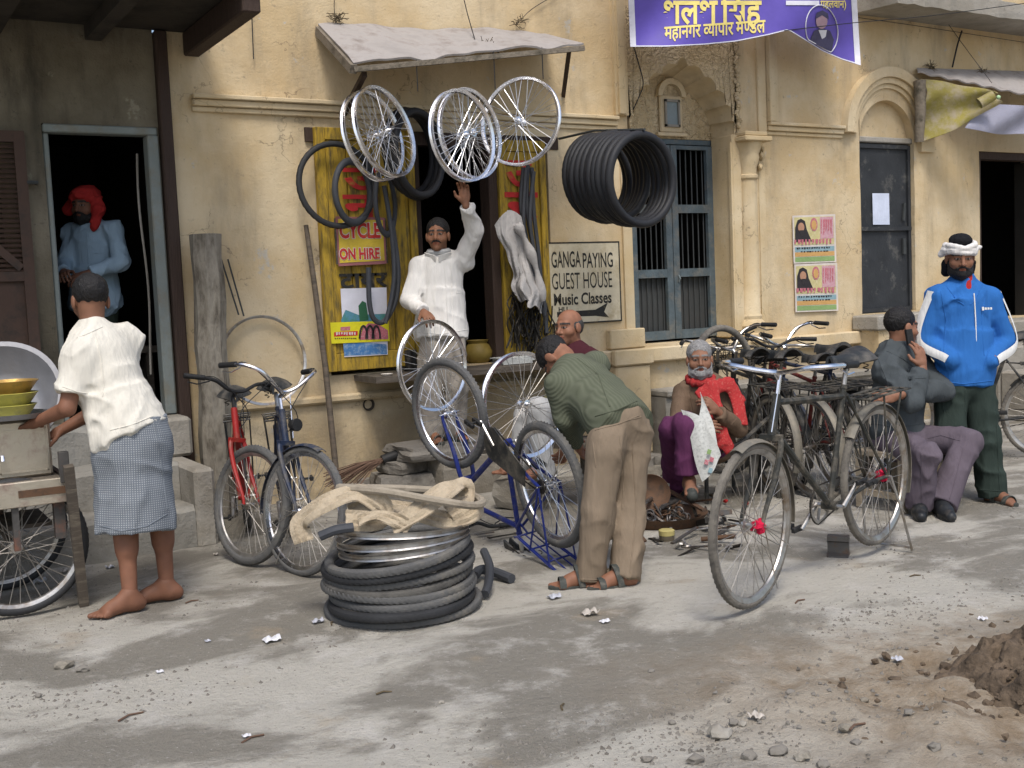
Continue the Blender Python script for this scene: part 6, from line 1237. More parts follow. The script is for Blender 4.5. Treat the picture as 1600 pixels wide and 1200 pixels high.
# G. man on the telephone ---------------------------------------------------------------------
J = dict(neck=at(1399, 552, 7.06), pel=at(1404, 678, 7.10), shR=at(1386, 578, 6.95), shL=at(1440, 576, 7.22)); fp_ = gr(1420, 828)
T = grp('man in grey jacket sitting on a stool with a telephone at his ear', fp_); SKG = (0.244, 0.115, 0.068)
elR, wrR, elL, wrL = at(1428, 628, 6.76), at(1441, 572, 6.86), at(1474, 612, 7.02), at(1402, 618, 6.74)
hp, pn, ext, w, A = add_head(T, at(1409, 512, 7.05), cdir(0.85, -0.04, 0.25), cdir(-0.02, 1, 0), J['neck'], skin=SKG)
kR, aR = at(1447, 712, 6.66), np.array([*gr(1436, 806)[:2], 0.09]); kL, aL = at(1510, 690, 6.88), np.array([*gr(1470, 806)[:2], 0.09]); tR, tL = gr(1440, 822), gr(1510, 832)
tp, TA, lp = torso(J, -0.012)
skin_body(T, tp + limb(J['shR'], elR, wrR, (0.045, 0.038, 0.026)) + limb(J['shL'], elL, wrL, (0.045, 0.038, 0.026)), pn, hp, SKG, [hand_prims(wrR, cdir(-0.18, 1, 0.05), cdir(0.35, 0.0, -0.9), -1, [0.35, 0.35, 0.4, 0.45]), hand_prims(wrL, cdir(-0.9, -0.1, -0.1), cdir(0.0, 0.3, -0.9), 1, 0.5)], ()); extras(T, ext)
tp, TA, lp = torso(J, 0.022, 1.0, 1.05)
gm_ = cloth(T, 'jacket', tp + [('c', J['shR'], elR, 0.070, 0.060, 0.05), ('f', elR, elR + (wrR - elR) * 0.85, 0.058, 0.048, 0.012), ('c', J['shL'], elL, 0.070, 0.060, 0.05), ('f', elL, elL + (wrL - elL) * 0.92, 0.060, 0.048, 0.012), ('h', lp(0.4), lp(-0.08), 0.16, 0.168, TA[0], 0.85, 0.05), ('c', J['neck'] + cdir(0.4, 0.1, -.5) * 0.04, J['neck'] + cdir(-0.6, 0.25, -0.2) * 0.045, 0.06, 0.058, 0.03)], 'grey_jacket', folds(0.014, 0.10, (1, 1, 0.8), 12))
seam(T, gm_, [[(1372, 560), (1388, 600), (1392, 640)], [(1362, 660), (1400, 668), (1452, 660)], [(1420, 592), (1452, 590)], [(1385, 548), (1410, 560), (1430, 575)], [(1395, 640), (1430, 640)]])
gm_ = cloth(T, 'trousers', [('e', at(1404, 690, 7.08), (0.17, 0.16, 0.12), None, 0), ('c', at(1400, 692, 6.98), kR, 0.100, 0.080, 0.04), ('f', kR, aR + np.array([0, 0, -0.03]), 0.078, 0.078, 0.014), ('c', at(1424, 688, 7.12), kL, 0.100, 0.084, 0.04), ('f', kL, aL + np.array([0.01, 0, -0.02]), 0.082, 0.092, 0.014)], 'mauve_trouser', folds(0.013, 0.12, (1, 1, 0.6), 6))
seam(T, gm_, [[(1430, 690), (1470, 680), (1505, 690)], [(1505, 700), (1490, 760), (1478, 800)], [(1440, 710), (1440, 790)]])
shoe(T, aR, tR); shoe(T, aL, tL)
ph = MB(); ph.obox(at(1421, 527, 6.93), (cdir(-0.15, 1, 0), cdir(0.9, 0.1, 0.3), cdir(0.3, 0, -0.9)), (0.05, 0.022, 0.009)); tag(ph.build('mobile_phone', 'grip_black', None, smooth=False), 'small black mobile phone held at the ear of the seated man', 'phone')

# H. man in the blue jacket --------------------------------------------------------------------
J = dict(neck=at(1503, 440, 7.16), pel=at(1508, 590, 7.16), shR=at(1465, 464, 7.12), shL=at(1546, 466, 7.17)); fp_ = gr(1520, 786)
T = grp('bearded man in bright blue track jacket and white headcloth standing with hands in pockets', fp_); SKH = (0.220, 0.103, 0.060)
elR, wrR, elL, wrL = at(1443, 532, 7.14), at(1484, 562, 7.03), at(1573, 534, 7.20), at(1546, 564, 7.05)
hp, pn, ext, w, A = add_head(T, at(1500, 402, 7.10), cdir(-0.16, -0.30, -0.92), cdir(-0.05, 1, -0.22), J['neck'], style='none', skin=SKH, beard=1.15)
aR, aL = np.array([*gr(1476, 780)[:2], 0.09]), np.array([*gr(1552, 784)[:2], 0.09]); tR, tL = aR + cdir(-0.2, 0, -1) * 0.19, gr(1582, 790)
tR[2] = 0
tp, TA, lp = torso(J, -0.012)
skin_body(T, tp + limb(J['shR'], elR, wrR, (0.045, 0.038, 0.026)) + limb(J['shL'], elL, wrL, (0.045, 0.038, 0.026)) + limb(at(1485, 612, 7.14), at(1486, 692, 7.05), aR, (0.06, 0.05, 0.036)) + limb(at(1530, 612, 7.16), at(1538, 692, 7.10), aL, (0.06, 0.05, 0.036)), pn, hp, SKH, [hand_prims(wrR, cdir(0.5, -0.5, 0.6), cdir(-0.4, 0.2, -0.9), 1, 0.3), hand_prims(wrL, cdir(-0.5, -0.5, 0.6), cdir(0.4, 0.2, -0.9), -1, 0.3)], [foot_prims(aR, tR), foot_prims(aL, tL)]); extras(T, ext)
tp, TA, lp = torso(J, 0.016, 1.03, 1.10)
gm_ = cloth(T, 'jacket', tp + [('c', J['shR'], elR, 0.064, 0.058, 0.05), ('c', elR, wrR, 0.056, 0.050, 0.02), ('c', J['shL'], elL, 0.064, 0.058, 0.05), ('c', elL, wrL, 0.056, 0.050, 0.02), ('h', lp(0.45), at(1507, 603, 7.15), 0.165, 0.172, TA[0], 0.8, 0.05), ('c', J['neck'] + np.array([0, 0, -0.05]), J['neck'] + np.array([0, 0, 0.005]), 0.066, 0.064, 0.03)], 'blue_jersey', folds(0.010, 0.11, (1, 1, 0.6), 15))
seam(T, gm_, [[(1456, 594), (1505, 600), (1556, 594)], [(1470, 545), (1482, 585)], [(1545, 545), (1535, 585)], [(1470, 455), (1478, 500), (1474, 560)], [(1540, 458), (1534, 500), (1538, 560)], [(1478, 446), (1496, 470), (1512, 480)], [(1534, 446), (1524, 468), (1512, 480)]], 0.004)
def stripe(a, b, c_, off, r):
    P = smoothpts([a, b, c_], 8); m = MB(); k = len(P); vs = []
    for i, p in enumerate(P):
        t = unit(P[min(i + 1, k - 1)] - P[max(i - 1, 0)]); o_ = unit(off - t * np.dot(off, t)); sd = np.cross(t, o_)
        rr = r[0] + (r[1] - r[0]) * i / (k - 1)
        for q in (-0.42, -0.2, 0, 0.2, 0.42): vs.append(np.array(p) + (o_ * math.cos(q) + sd * math.sin(q)) * (rr + 0.006))
    m.add(vs, [(i * 5 + j, (i + 1) * 5 + j, (i + 1) * 5 + j + 1, i * 5 + j + 1) for i in range(k - 1) for j in range(4)]); m.build('sleeve_stripe', 'white_stripe', T)
stripe(J['shR'] + np.array([0, 0, 0.02]), elR, wrR, cdir(-0.9, 0.25, -0.55), (0.066, 0.056)); stripe(J['shL'] + np.array([0, 0, 0.02]), elL, wrL, cdir(0.9, 0.25, -0.45), (0.066, 0.056))
MB().tube([np.array(p) + cdir(-0.1, 0, -1) * 0.0 for p in [lp(t) + TA[1] * (0.108 + 0.018 + 0.018 * math.sin(t * 3)) for t in np.linspace(-0.02, 0.86, 12)]], 0.004, 6).build('zip', 'white_stripe', T)
cloth(T, 'neck_shirt', [('c', J['neck'] + cdir(0, 0, -1) * 0.055 + np.array([0, 0, -0.05]), J['neck'] + cdir(0, 0, -1) * 0.04 + np.array([0, 0, 0.02]), 0.05, 0.05, 0)], 'red_cloth', None, 0.006)
gm_ = cloth(T, 'trousers', [('e', at(1508, 605, 7.16), (0.165, 0.125, 0.12), None, 0), ('c', at(1485, 612, 7.14), at(1486, 692, 7.05), 0.100, 0.088, 0.04), ('f', at(1486, 692, 7.05), aR + np.array([0, 0, -0.06]), 0.086, 0.088, 0.014), ('c', at(1530, 612, 7.16), at(1538, 692, 7.10), 0.100, 0.088, 0.04), ('f', at(1538, 692, 7.10), aL + np.array([0, 0, -0.055]), 0.086, 0.088, 0.014)], 'green_trouser', folds(0.014, 0.12, (1, 1, 0.5), 16))
seam(T, gm_, [[(1508, 606), (1508, 650)], [(1470, 615), (1476, 650)], [(1462, 650), (1466, 760)], [(1556, 640), (1562, 770)], [(1452, 755), (1500, 758)], [(1522, 765), (1572, 768)]])
for a, t_ in ((aR, tR), (aL, tL)): sandal_sole(T, a, t_)
hb_ = []
for z0, tl_, ph_ in ((0.028, 0.016, 0.5), (0.048, 0.012, 2.6), (0.068, 0.018, 4.4), (0.058, 0.022, 1.2)):
    rp_ = [w(0.086 * math.cos(q), 0.104 * math.sin(q) - 0.012, z0 + tl_ * math.sin(q + ph_)) for q in np.linspace(0, 2 * math.pi, 19)]
    hb_ += [('c', a, b, 0.0165, 0.0165, 0.003) for a, b in zip(rp_, rp_[1:])]
hb_ += [('c', w(0.09, 0, 0.05), w(0.11, -0.02, 0.02), 0.024, 0.02, 0.02), ('c', w(-0.09, -0.02, 0.05), w(-0.13, -0.05, 0.055), 0.022, 0.012, 0.02)]
cloth(T, 'headcloth', hb_, 'white_turban', folds(0.004, 0.03, (1, 1, 1), 5), 0.0045)
cloth(T, 'hair', [('e', w(0, -0.005, 0.105), (0.068, 0.085, 0.045), A, 0), ('c', w(-0.075, -0.03, -0.04), w(-0.07, -0.05, -0.10), 0.028, 0.03, 0.02), ('c', w(0.075, -0.03, -0.04), w(0.07, -0.05, -0.10), 0.028, 0.03, 0.02), ('e', w(0, -0.03, 0.01), (0.082, 0.085, 0.09), A, 0.01)], 'black_patka', folds(0.005, 0.02, (1, 1, 1), 5), 0.0055)
for k in range(4): MB().obox(lp(0.70) + TA[1] * 0.137 - TA[0] * (0.055 + 0.018 * k) , (TA[0], TA[1], TA[2]), (0.006, 0.004, 0.007 if k else 0.011)).build('chest_mark', 'white_stripe', T, smooth=False)
# ------------------------------------------------------------------ awnings, banner, posters
mat('tin_sheet', (0.36, 0.335, 0.315), 0.7, 0.1, dirt=((0.22, 0.19, 0.17), 0.45, 5), bump=0.25, bscale=14)
mat('awning_edge', (0.20, 0.17, 0.13), 0.9, dirt=((0.08, 0.07, 0.05), 0.5, 10), bump=0.5)
mat('straw', (0.11, 0.085, 0.05), 0.95)
mat('wire_black', (0.02, 0.02, 0.02), 0.6, bump=0)
def quad(P00, P10, P11, P01, n=(20, 6), thick=0.02, warp=None):
    P00, P10, P11, P01 = [np.array(p, float) for p in (P00, P10, P11, P01)]
    def f(u, v):
        p = (P00 * (1 - u) + P10 * u) * (1 - v) + (P01 * (1 - u) + P11 * u) * v
        return p + (np.array(warp(u, v)) if warp else 0)
    return MB().sheet(f, n[0], n[1], thick)
aw = thing('awning', wl(690, 60, 0), 'sloping worn tin awning over the cycle shop', 'awning')
bl, br, fl, frr = wl(497, 40, -0.01), wl(852, 52, -0.01), wl(552, 100, -0.72), wl(912, 68, -0.72)
quad(bl, br, frr, fl, (40, 8), 0.014, lambda u, v: (0, 0, 0.012 * math.sin(u * 11 + v) + 0.006 * math.sin(u * 37) - (0.018 * max(0, math.sin(u * 23 + 1)) if v > .9 else 0))).build('sheet', 'tin_sheet', aw)
for i, (a, b, r) in enumerate(((bl, fl, 0.03), (fl, frr, 0.018))): MB().bar(a + np.array([0, 0, -0.035]), b + np.array([0, 0, -0.035]), r * 1.6, r * 2).build('batten', 'awning_edge', aw, smooth=False)
MB().bar(fl + np.array([0.1, 0.05, -0.05]), wl(536, 180, 0.0), 0.035).build('strut', 'dark_wood', aw, smooth=False)
MB().bar(frr + np.array([-0.1, 0.05, -0.05]), wl(880, 150, 0.0), 0.03).build('strut', 'dark_wood', aw, smooth=False)
MB().tube([fl * 0.75 + frr * 0.25, np.array([*(fl * 0.75 + frr * 0.25)[:2], wl(600, 140, -0.7)[2]])], 0.004, 5).build('hook_wire', 'wire_black', aw)
MB().tube([fl * 0.42 + frr * 0.58, np.array([*(fl * 0.42 + frr * 0.58)[:2], wl(730, 138, -0.7)[2]])], 0.004, 5).build('hook_wire', 'wire_black', aw)
MB().tube([fl * 0.2 + frr * 0.8, np.array([*(fl * 0.2 + frr * 0.8)[:2], wl(815, 122, -0.7)[2]])], 0.004, 5).build('hook_wire', 'wire_black', aw)
def tuft(px, py, Y, n, label, r=0.06):
    c = wl(px, py, Y); m = MB()
    for i in range(n):
        d = np.array([random.gauss(0, 1), random.gauss(0, 0.6), random.gauss(0.25, 0.6)]); d = d / np.linalg.norm(d) * r * random.uniform(0.5, 1.5); a = np.array([random.gauss(0, r * .35), random.gauss(0, .01), random.gauss(0, r * .2)])
        m.tube([c + a, c + a + d * 0.5 + np.array([0, 0, random.uniform(-.01, .02)]), c + a + d], 0.0025, 4)
    o = m.build('straw_tuft', 'straw'); tag(o, label, 'straw', kind='stuff')
tuft(528, 30, -0.05, 40, 'dry straw caught at the left end of the shop awning'); tuft(765, 72, -0.5, 34, 'dry straw caught on the middle of the shop awning'); tuft(812, 35, -0.05, 22, 'twigs lodged above the right of the shop awning', 0.07); tuft(1455, 106, -0.05, 36, 'dry straw on the left end of the right awning', 0.07); tuft(1535, 112, -0.1, 26, 'dry straw on the middle of the right awning')
def wire(pts, Y, label, r=0.004):
    P = [wl(x, y, (Y[i] if isinstance(Y, (list, tuple)) else Y)) for i, (x, y) in enumerate(pts)]
    return tag(MB().tube(smoothpts(P, 5), r, 5).build('wire', 'wire_black'), label, 'wire')
wire([(722, -15), (730, 20), (742, 62)], [-0.05, -0.2, -0.45], 'thin wire holding the shop awning up')
wire([(524, -15), (522, 10), (524, 36)], -0.04, 'thin wire above the left end of the shop awning', 0.003)
wire([(806, 40), (830, 15), (868, -8)], -0.03, 'cracked wire running up right of the shop awning', 0.003)
wire([(990, 72), (998, 100), (1005, 130), (998, 152), (989, 172)], [-0.3, -0.22, -0.15, -0.1, -0.05], 'loose black cord hanging below the banner corner', 0.005)
wire([(1225, 48), (1340, 35), (1460, 24), (1625, 2)], [-0.6, -0.6, -0.6, -0.6], 'long black cable crossing behind the banner to the upper right')
wire([(1330, 26), (1430, 40), (1560, 60), (1640, 72)], -0.04, 'thin cable on the wall under the eaves', 0.003)
wire([(1503, 48), (1496, 70), (1488, 105)], -0.05, 'twisted rope tying up the right awning', 0.009)
wire([(1475, 28), (1505, 70), (1550, 130)], [-0.03, -0.2, -0.5], 'slack cord holding the front of the right awning', 0.003)
wire([(1001, 20), (1003, 45), (1000, 72)], -0.4, 'short cord at the left edge of the banner', 0.003)
wire([(392, -5), (394, 40), (396, 92)], -0.03, 'thin black cord hanging on the upper left wall', 0.004)

# right awning with its cloths
RA = thing('awning', wl(1520, 120, 0), 'tin awning hung with yellow and pale blue cloths over the right doorway', 'awning')
b0_, b1_, f1_, f0_ = wl(1432, 108, -0.02), wl(1690, 116, -0.02), wl(1690, 168, -0.85), wl(1434, 114, -0.14)
quad(b0_, b1_, f1_, f0_, (50, 8), 0.014, lambda u, v: (0, 0, 0.010 * math.sin(u * 60) * v)).build('sheet', 'tin_sheet', RA)
mat('yellow_cloth', (0.30, 0.26, 0.07), 0.9, dirt=((0.36, 0.31, 0.22), 0.65, 7), bump=0.3, bscale=25); mat('net_cloth', (0.33, 0.335, 0.42), 0.9, dirt=((0.30, 0.30, 0.36), 0.4, 40), bump=0.4, bscale=120)
quad(wl(1437, 124, -0.12), wl(1556, 146, -0.62), wl(1560, 160, -0.60), wl(1438, 222, -0.08), (30, 18), 0.008, lambda u, v: (0.02 * math.sin(v * 9 + u * 4), -0.05 * math.sin(v * 7 + 2 * u) * (1 - 0.5 * u) - 0.03 * math.sin(u * 9 + v * 5), -0.05 * math.sin(u * math.pi) * (v - 0.2))).build('yellow_cloth', 'yellow_cloth', RA)
MB().tube([wl(1437, 126, -0.13), wl(1438, 170, -0.13), wl(1436, 222, -0.10)], [0.06, 0.055, 0.045], 10).build('rolled_edge', 'awning_edge', RA)
MB().tube([wl(1530, 162, -0.60), wl(1552, 149, -0.68)], [0.055, 0.05], 14, cap=False).build('cloth_roll', 'yellow_cloth', RA)
quad(wl(1545, 160, -0.50), wl(1700, 178, -0.70), wl(1700, 225, -0.66), wl(1508, 200, -0.40), (26, 14), 0.006, lambda u, v: (0, 0.03 * math.sin(u * 14 + 3 * v), -0.02 * math.sin(u * 9) * v)).build('net_cloth', 'net_cloth', RA)
MB().blob(wl(1560, 152, -0.72), (0.022, 0.022, 0.022), 2, 0.0).build('green_bulb', mat('pale_green', (0.42, 0.62, 0.35), 0.4), RA)

# banner
mat('banner_violet', (0.105, 0.075, 0.36), 0.45, var=0.14, scale=5, bump=0.06, bscale=12); mat('banner_yellow', (0.72, 0.60, 0.19), 0.5); mat('banner_white', (0.62, 0.62, 0.68), 0.5)
BN = thing('banner', wl(1160, 60, -0.5), 'violet political banner with yellow Hindi lettering strung across the facade', 'banner')
bot = [(985, 73), (1040, 73), (1100, 70), (1150, 65), (1200, 55), (1232, 47), (1250, 58), (1285, 80), (1315, 93), (1345, 102)]
def bedge(x):
    for (a, ya), (b, yb) in zip(bot, bot[1:]):
        if a <= x <= b: t = (x - a) / (b - a); return ya + (yb - ya) * t
    return bot[0][1] if x < bot[0][0] else bot[-1][1]
def bY(x, y): return -0.52 + 0.05 * math.sin((x - 985) / 26.0 + y / 40.0) * min(1, max(0, (y + 60) / 130)) + 0.05 * math.sin((x + y * 1.6 - 985) / 60.0)
def bpt(x, y, off=0.0): return wl(x, y, bY(x, y) - off)
def bs(u, v):
    xb = 985 + 360 * u; yb = bedge(xb); yt = -150; y = yb + (yt - yb) * v; x = xb - 9 * v - 6 * u * v; return bpt(x, y)
MB().sheet(bs, 70, 24, 0.003).build('sheet', 'banner_violet', BN)
def bstrip(x0, x1, nm, mt):
    def f(u, v):
        xb = x0 + (x1 - x0) * u; yb = bedge(xb); y = yb + (-150 - yb) * v; return bpt(xb - 9 * v - 6 * ((xb - 985) / 360) * v, y, 0.004)
    MB().sheet(f, 3, 24, 0.001).build(nm, mt, BN)
bstrip(985, 994, 'border', 'banner_white'); bstrip(1336, 1345, 'border', 'banner_white')
def bot_line(u, v): x = 990 + 350 * u; return bpt(x, bedge(x) - 0.3 - 1.6 * v, 0.0035)
MB().sheet(bot_line, 60, 1, 0.001).build('border', 'banner_white', BN)
def btext(chunks, x0, y0, x1, y1, m, slope=0.0, bold=0.02):
    """chunks: (text, keep fraction) laid end to end and fitted to the pixel box; keep < 1 trims the right side (half letters)"""
    X = 0.0; VV, FF, o = [], [], 0
    for t, keep, adv in chunks:
        vs, fs_ = textmesh(t, bold)
        if keep < 1:
            bm = bmesh.new(); mm = bpy.data.meshes.new('x'); mm.from_pydata(vs.tolist(), [], fs_); bm.from_mesh(mm); cx_ = vs[:, 0].min() + (vs[:, 0].max() - vs[:, 0].min()) * keep
            bmesh.ops.bisect_plane(bm, geom=bm.verts[:] + bm.edges[:] + bm.faces[:], plane_co=(cx_, 0, 0), plane_no=(1, 0, 0), clear_outer=True); bm.verts.index_update()
            vs = np.array([v.co[:] for v in bm.verts]); fs_ = [tuple(v.index for v in f.verts) for f in bm.faces]; bm.free(); bpy.data.meshes.remove(mm)
        lo = vs[:, 0].min(); wdt = vs[:, 0].max() - lo; vs = vs.copy(); vs[:, 0] += X - lo; X += wdt + adv; VV.append(vs); FF += [tuple(i + o for i in f) for f in fs_]; o += len(vs)
    VV = np.vstack(VV); lo, hi = VV.min(0), VV.max(0); q = (VV - lo) / np.maximum(hi - lo, 1e-6)
    P = [bpt(x0 + (x1 - x0) * a, y1 + (y0 - y1) * b + slope * a, 0.006) for a, b, _ in q]
    mesh('lettering', P, FF, m, BN, smooth=False)
btext([('शलश', 1, 0.12), ('िसंह', 1, 0)], 1036, -14, 1190, 46, 'banner_yellow', bold=0.025)
btext([('महानगर', 1, 0.2), ('व', 0.62, -0.06), ('यापार', 1, 0.2), ('म', 1, -0.03), ('ण', 0.66, -0.05), ('डल', 1, 0)], 1038, 42, 1196, 66, 'banner_yellow', slope=-11, bold=0.02)
btext([('पहलवान)', 1, 0)], 1282, 0, 1322, 16, 'banner_yellow', bold=0.02)
MB().sheet(lambda u, v: bpt(1228 + 52 * u, 1 + 7 * v, 0.006), 6, 1, 0.001).build('white_bar', 'banner_white', BN)
ovc, orx, ory = (1284, 47), 25, 39
MB().tube([bpt(ovc[0] + orx * math.cos(q) + 3 * math.sin(q), min(ovc[1] + ory * math.sin(q), bedge(ovc[0] + orx * math.cos(q)) - 3), 0.006) for q in np.linspace(0, 2 * math.pi, 40, endpoint=False)], 0.005, 5, closed=True).build('portrait_ring', 'banner_white', BN)
def bpoly(pts, nm, m, off): 
    pts = [(x, min(y, bedge(x) - 2.5)) for x, y in pts]; c = np.mean(pts, 0); vs = [bpt(*c, off)] + [bpt(x, y, off) for x, y in pts]; k = len(pts); MB().add(vs, [(0, 1 + i, 1 + (i + 1) % k) for i in range(k)]).build(nm, m, BN, smooth=False)
ell = lambda cx, cy, rx, ry, n=20: [(cx + rx * math.cos(q), cy + ry * math.sin(q)) for q in np.linspace(0, 2 * math.pi, n, endpoint=False)]
mat('print_dark', (0.055, 0.05, 0.10), 0.6); mat('print_skin', (0.36, 0.24, 0.28), 0.6); mat('print_white', (0.62, 0.62, 0.66), 0.6)
bpoly([(1270, 80), (1266, 62), (1272, 48), (1284, 44), (1297, 48), (1303, 62), (1300, 80)], 'portrait_coat', 'print_dark', 0.007); bpoly([(1279, 47), (1292, 47), (1288, 70)], 'portrait_shirt', 'print_white', 0.008); bpoly(ell(1284, 33, 9, 12), 'portrait_face', 'print_skin', 0.009); bpoly([(1274, 30), (1276, 20), (1285, 16), (1294, 21), (1295, 31), (1288, 24), (1280, 24)], 'portrait_hair', 'print_dark', 0.010)

# posters right of the column (two alike sheets)
mat('poster_paper', (0.62, 0.56, 0.50), 0.7); mat('poster_yellow', (0.55, 0.49, 0.24), 0.7, dirt=((0.62, 0.55, 0.34), 0.4, 30)); mat('poster_black', (0.03, 0.026, 0.028), 0.7); mat('poster_pink', (0.52, 0.28, 0.32), 0.7, dirt=((0.55, 0.40, 0.42), 0.5, 40)); mat('poster_red', (0.46, 0.14, 0.17), 0.7, dirt=((0.60, 0.40, 0.40), 0.35, 60)); mat('poster_green', (0.24, 0.36, 0.14), 0.7); mat('poster_orange', (0.56, 0.33, 0.12), 0.7); mat('poster_blue', (0.25, 0.38, 0.42), 0.7); mat('poster_skin', (0.40, 0.22, 0.14), 0.7)
def wpoly(T_, pts, nm, m, Y): 
    c = np.mean(np.array(pts, float), 0); vs = [wl(c[0], c[1], Y)] + [wl(x, y, Y) for x, y in pts]; k = len(pts); return MB().add(vs, [(0, 1 + i, 1 + (i + 1) % k) for i in range(k)]).build(nm, m, T_, smooth=False)
def squiggles(T_, x0, x1, y, hgt, m, Y, n, nm='print_line', slope=0.0):
    m_ = MB(); x = x0
    for i in range(n):
        w_ = (x1 - x0) / n * random.uniform(0.5, 0.9); a = y + slope * (x - x0); vs = [wl(x, a, Y), wl(x + w_, a, Y), wl(x + w_ * 0.9, a + hgt * random.uniform(0.5, 1), Y), wl(x + w_ * 0.1, a + hgt * random.uniform(0.6, 1), Y)]; m_.add(vs, [(0, 1, 2, 3)]); x += (x1 - x0) / n
    m_.build(nm, m, T_, smooth=False)['kind'] = 'stuff'
for i, (ox, oy, lab) in enumerate(((1238, 337, 'upper of two pasted posters with a robed bearded figure'), (1241, 413, 'lower of two pasted posters with a robed bearded figure'))):
    Pq = lambda u, v: (ox + 67 * u + 2 * v, oy + 75 * v - 2.5 * u)
    T = thing('wall_poster', wl(ox + 34, oy + 74, -0.02), lab, 'poster', 'posters pasted on the yellow wall')
    R_ = lambda u0, v0, u1, v1: [Pq(u0, v0), Pq(u1, v0), Pq(u1, v1), Pq(u0, v1)]
    wpoly(T, R_(0, 0, 1, 1), 'paper', 'poster_paper', -0.022); wpoly(T, R_(0.04, 0.04, 0.96, 0.62), 'backdrop', 'poster_yellow', -0.0235); wpoly(T, R_(0.64, 0.05, 0.95, 0.50), 'deity_print', 'poster_pink', -0.025)
    squiggles(T, *(Pq(0.66, 0.1)[0], Pq(0.93, 0.1)[0]), Pq(0.7, 0.1)[1], 26, 'poster_red', -0.0262, 5, 'deity_detail')
    wpoly(T, [Pq(*q) for q in ((0.05, 0.55), (0.06, 0.25), (0.12, 0.10), (0.20, 0.07), (0.29, 0.12), (0.33, 0.30), (0.44, 0.55))], 'robe_print', 'poster_black', -0.0262); wpoly(T, [Pq(0.20 + 0.075 * math.cos(q), 0.25 + 0.10 * math.sin(q)) for q in np.linspace(0, 6.28, 14, endpoint=False)], 'face_print', 'poster_skin', -0.0275); wpoly(T, [Pq(*q) for q in ((0.15, 0.31), (0.26, 0.31), (0.24, 0.42), (0.20, 0.45))], 'beard_print', 'poster_black', -0.0285)
    wpoly(T, [Pq(0.50 + 0.085 * math.cos(q), 0.20 + 0.14 * math.sin(q)) for q in np.linspace(0, 6.28, 16, endpoint=False)], 'mask_print', 'poster_red', -0.0262); wpoly(T, [Pq(0.50 + 0.06 * math.cos(q), 0.21 + 0.10 * math.sin(q)) for q in np.linspace(0, 6.28, 16, endpoint=False)], 'mask_face', 'poster_orange', -0.0275)
    wpoly(T, R_(0.04, 0.66, 0.96, 0.76), 'band', 'poster_blue', -0.0235); wpoly(T, R_(0.04, 0.77, 0.96, 0.86), 'band', 'poster_orange', -0.0235); wpoly(T, R_(0.04, 0.87, 0.96, 0.97), 'band', 'poster_green', -0.0235)
    squiggles(T, Pq(0.05, 0)[0], Pq(0.95, 0)[0], Pq(0, 0.50)[1], 9, 'poster_red', -0.029, 11, 'title_strokes', -0.03); squiggles(T, Pq(0.1, 0)[0], Pq(0.9, 0)[0], Pq(0, 0.665)[1], 3, 'poster_black', -0.0262, 14, 'print_line', -0.03); squiggles(T, Pq(0.2, 0)[0], Pq(0.85, 0)[0], Pq(0, 0.74)[1], 2, 'poster_black', -0.0262, 10, 'print_line', -0.03)
# notice on the iron door
MB().sheet(lambda u, v: wl(1363 + 26 * u + 1 * v, 302 + 49 * v, 0.052 - 0.004 * math.sin(u * 3 + v * 2)), 4, 6, 0.001).build('paper_notice', mat('paper_blue', (0.60, 0.66, 0.80), 0.7)); tag(bpy.data.objects['paper_notice'], 'blank pale paper notice stuck on the black iron door', 'notice')

# cycle hire placard, torn poster, tyre advertisement on the left shutter
mat('placard_edge', (0.30, 0.12, 0.12), 0.8); mat('placard_yellow', (0.60, 0.44, 0.05), 0.7, dirt=((0.45, 0.30, 0.06), 0.4, 10)); mat('letter_white', (0.62, 0.58, 0.52), 0.7)
T = thing('hire_placard', wl(564, 412, -0.11), 'yellow placard reading cycle on hire in red letters', 'sign')
wpoly(T, [(524, 338), (601, 340), (604, 412), (529, 416)], 'edge', 'placard_edge', -0.105); wpoly(T, [(528, 342), (598, 344), (601, 407), (531, 411)], 'face', 'placard_yellow', -0.108)
for s_, bx in (('CYCLE', (531, 348, 595, 373)), ('ON HIRE', (531, 388, 594, 406))):
    on_wall('letter_outline', s_, bx[0] - 1, bx[1] - 1, bx[2] + 1, bx[3] + 1, -0.110, 'letter_white', T, 0.075); on_wall('lettering', s_, *bx, -0.1125, 'red_letter', T, 0.035)
MB().box(tuple(wl(526, 413, -0.103)), tuple(wl(602, 341, -0.096))).build('board', 'plank_wood', T, smooth=False)
T = thing('torn_poster', wl(568, 560, -0.07), 'torn pale poster with blue and green picture on the left shutter', 'poster')
wpoly(T, [(532, 451), (604, 449), (606, 554), (538, 558)], 'paper', 'banner_white', -0.068); wpoly(T, [(533, 500), (540, 484), (560, 492), (605, 490), (605, 515), (535, 515)], 'green_print', mat('print_teal', (0.07, 0.22, 0.20), 0.7, dirt=((0.10, 0.25, 0.42), 0.6, 20)), -0.0695); wpoly(T, [(536, 536), (570, 535), (604, 538), (605, 553), (538, 556)], 'blue_print', mat('print_blue', (0.06, 0.18, 0.40), 0.7, dirt=((0.3, 0.4, 0.5), 0.5, 25)), -0.0695); wpoly(T, [(560, 478), (566, 470), (572, 473), (576, 500), (562, 502)], 'figure_print', mat('print_green', (0.03, 0.12, 0.06), 0.7), -0.071)
T = thing('advert_sticker', wl(562, 535, -0.08), 'bright yellow tyre advertisement sticker at the foot of the left shutter', 'sign')
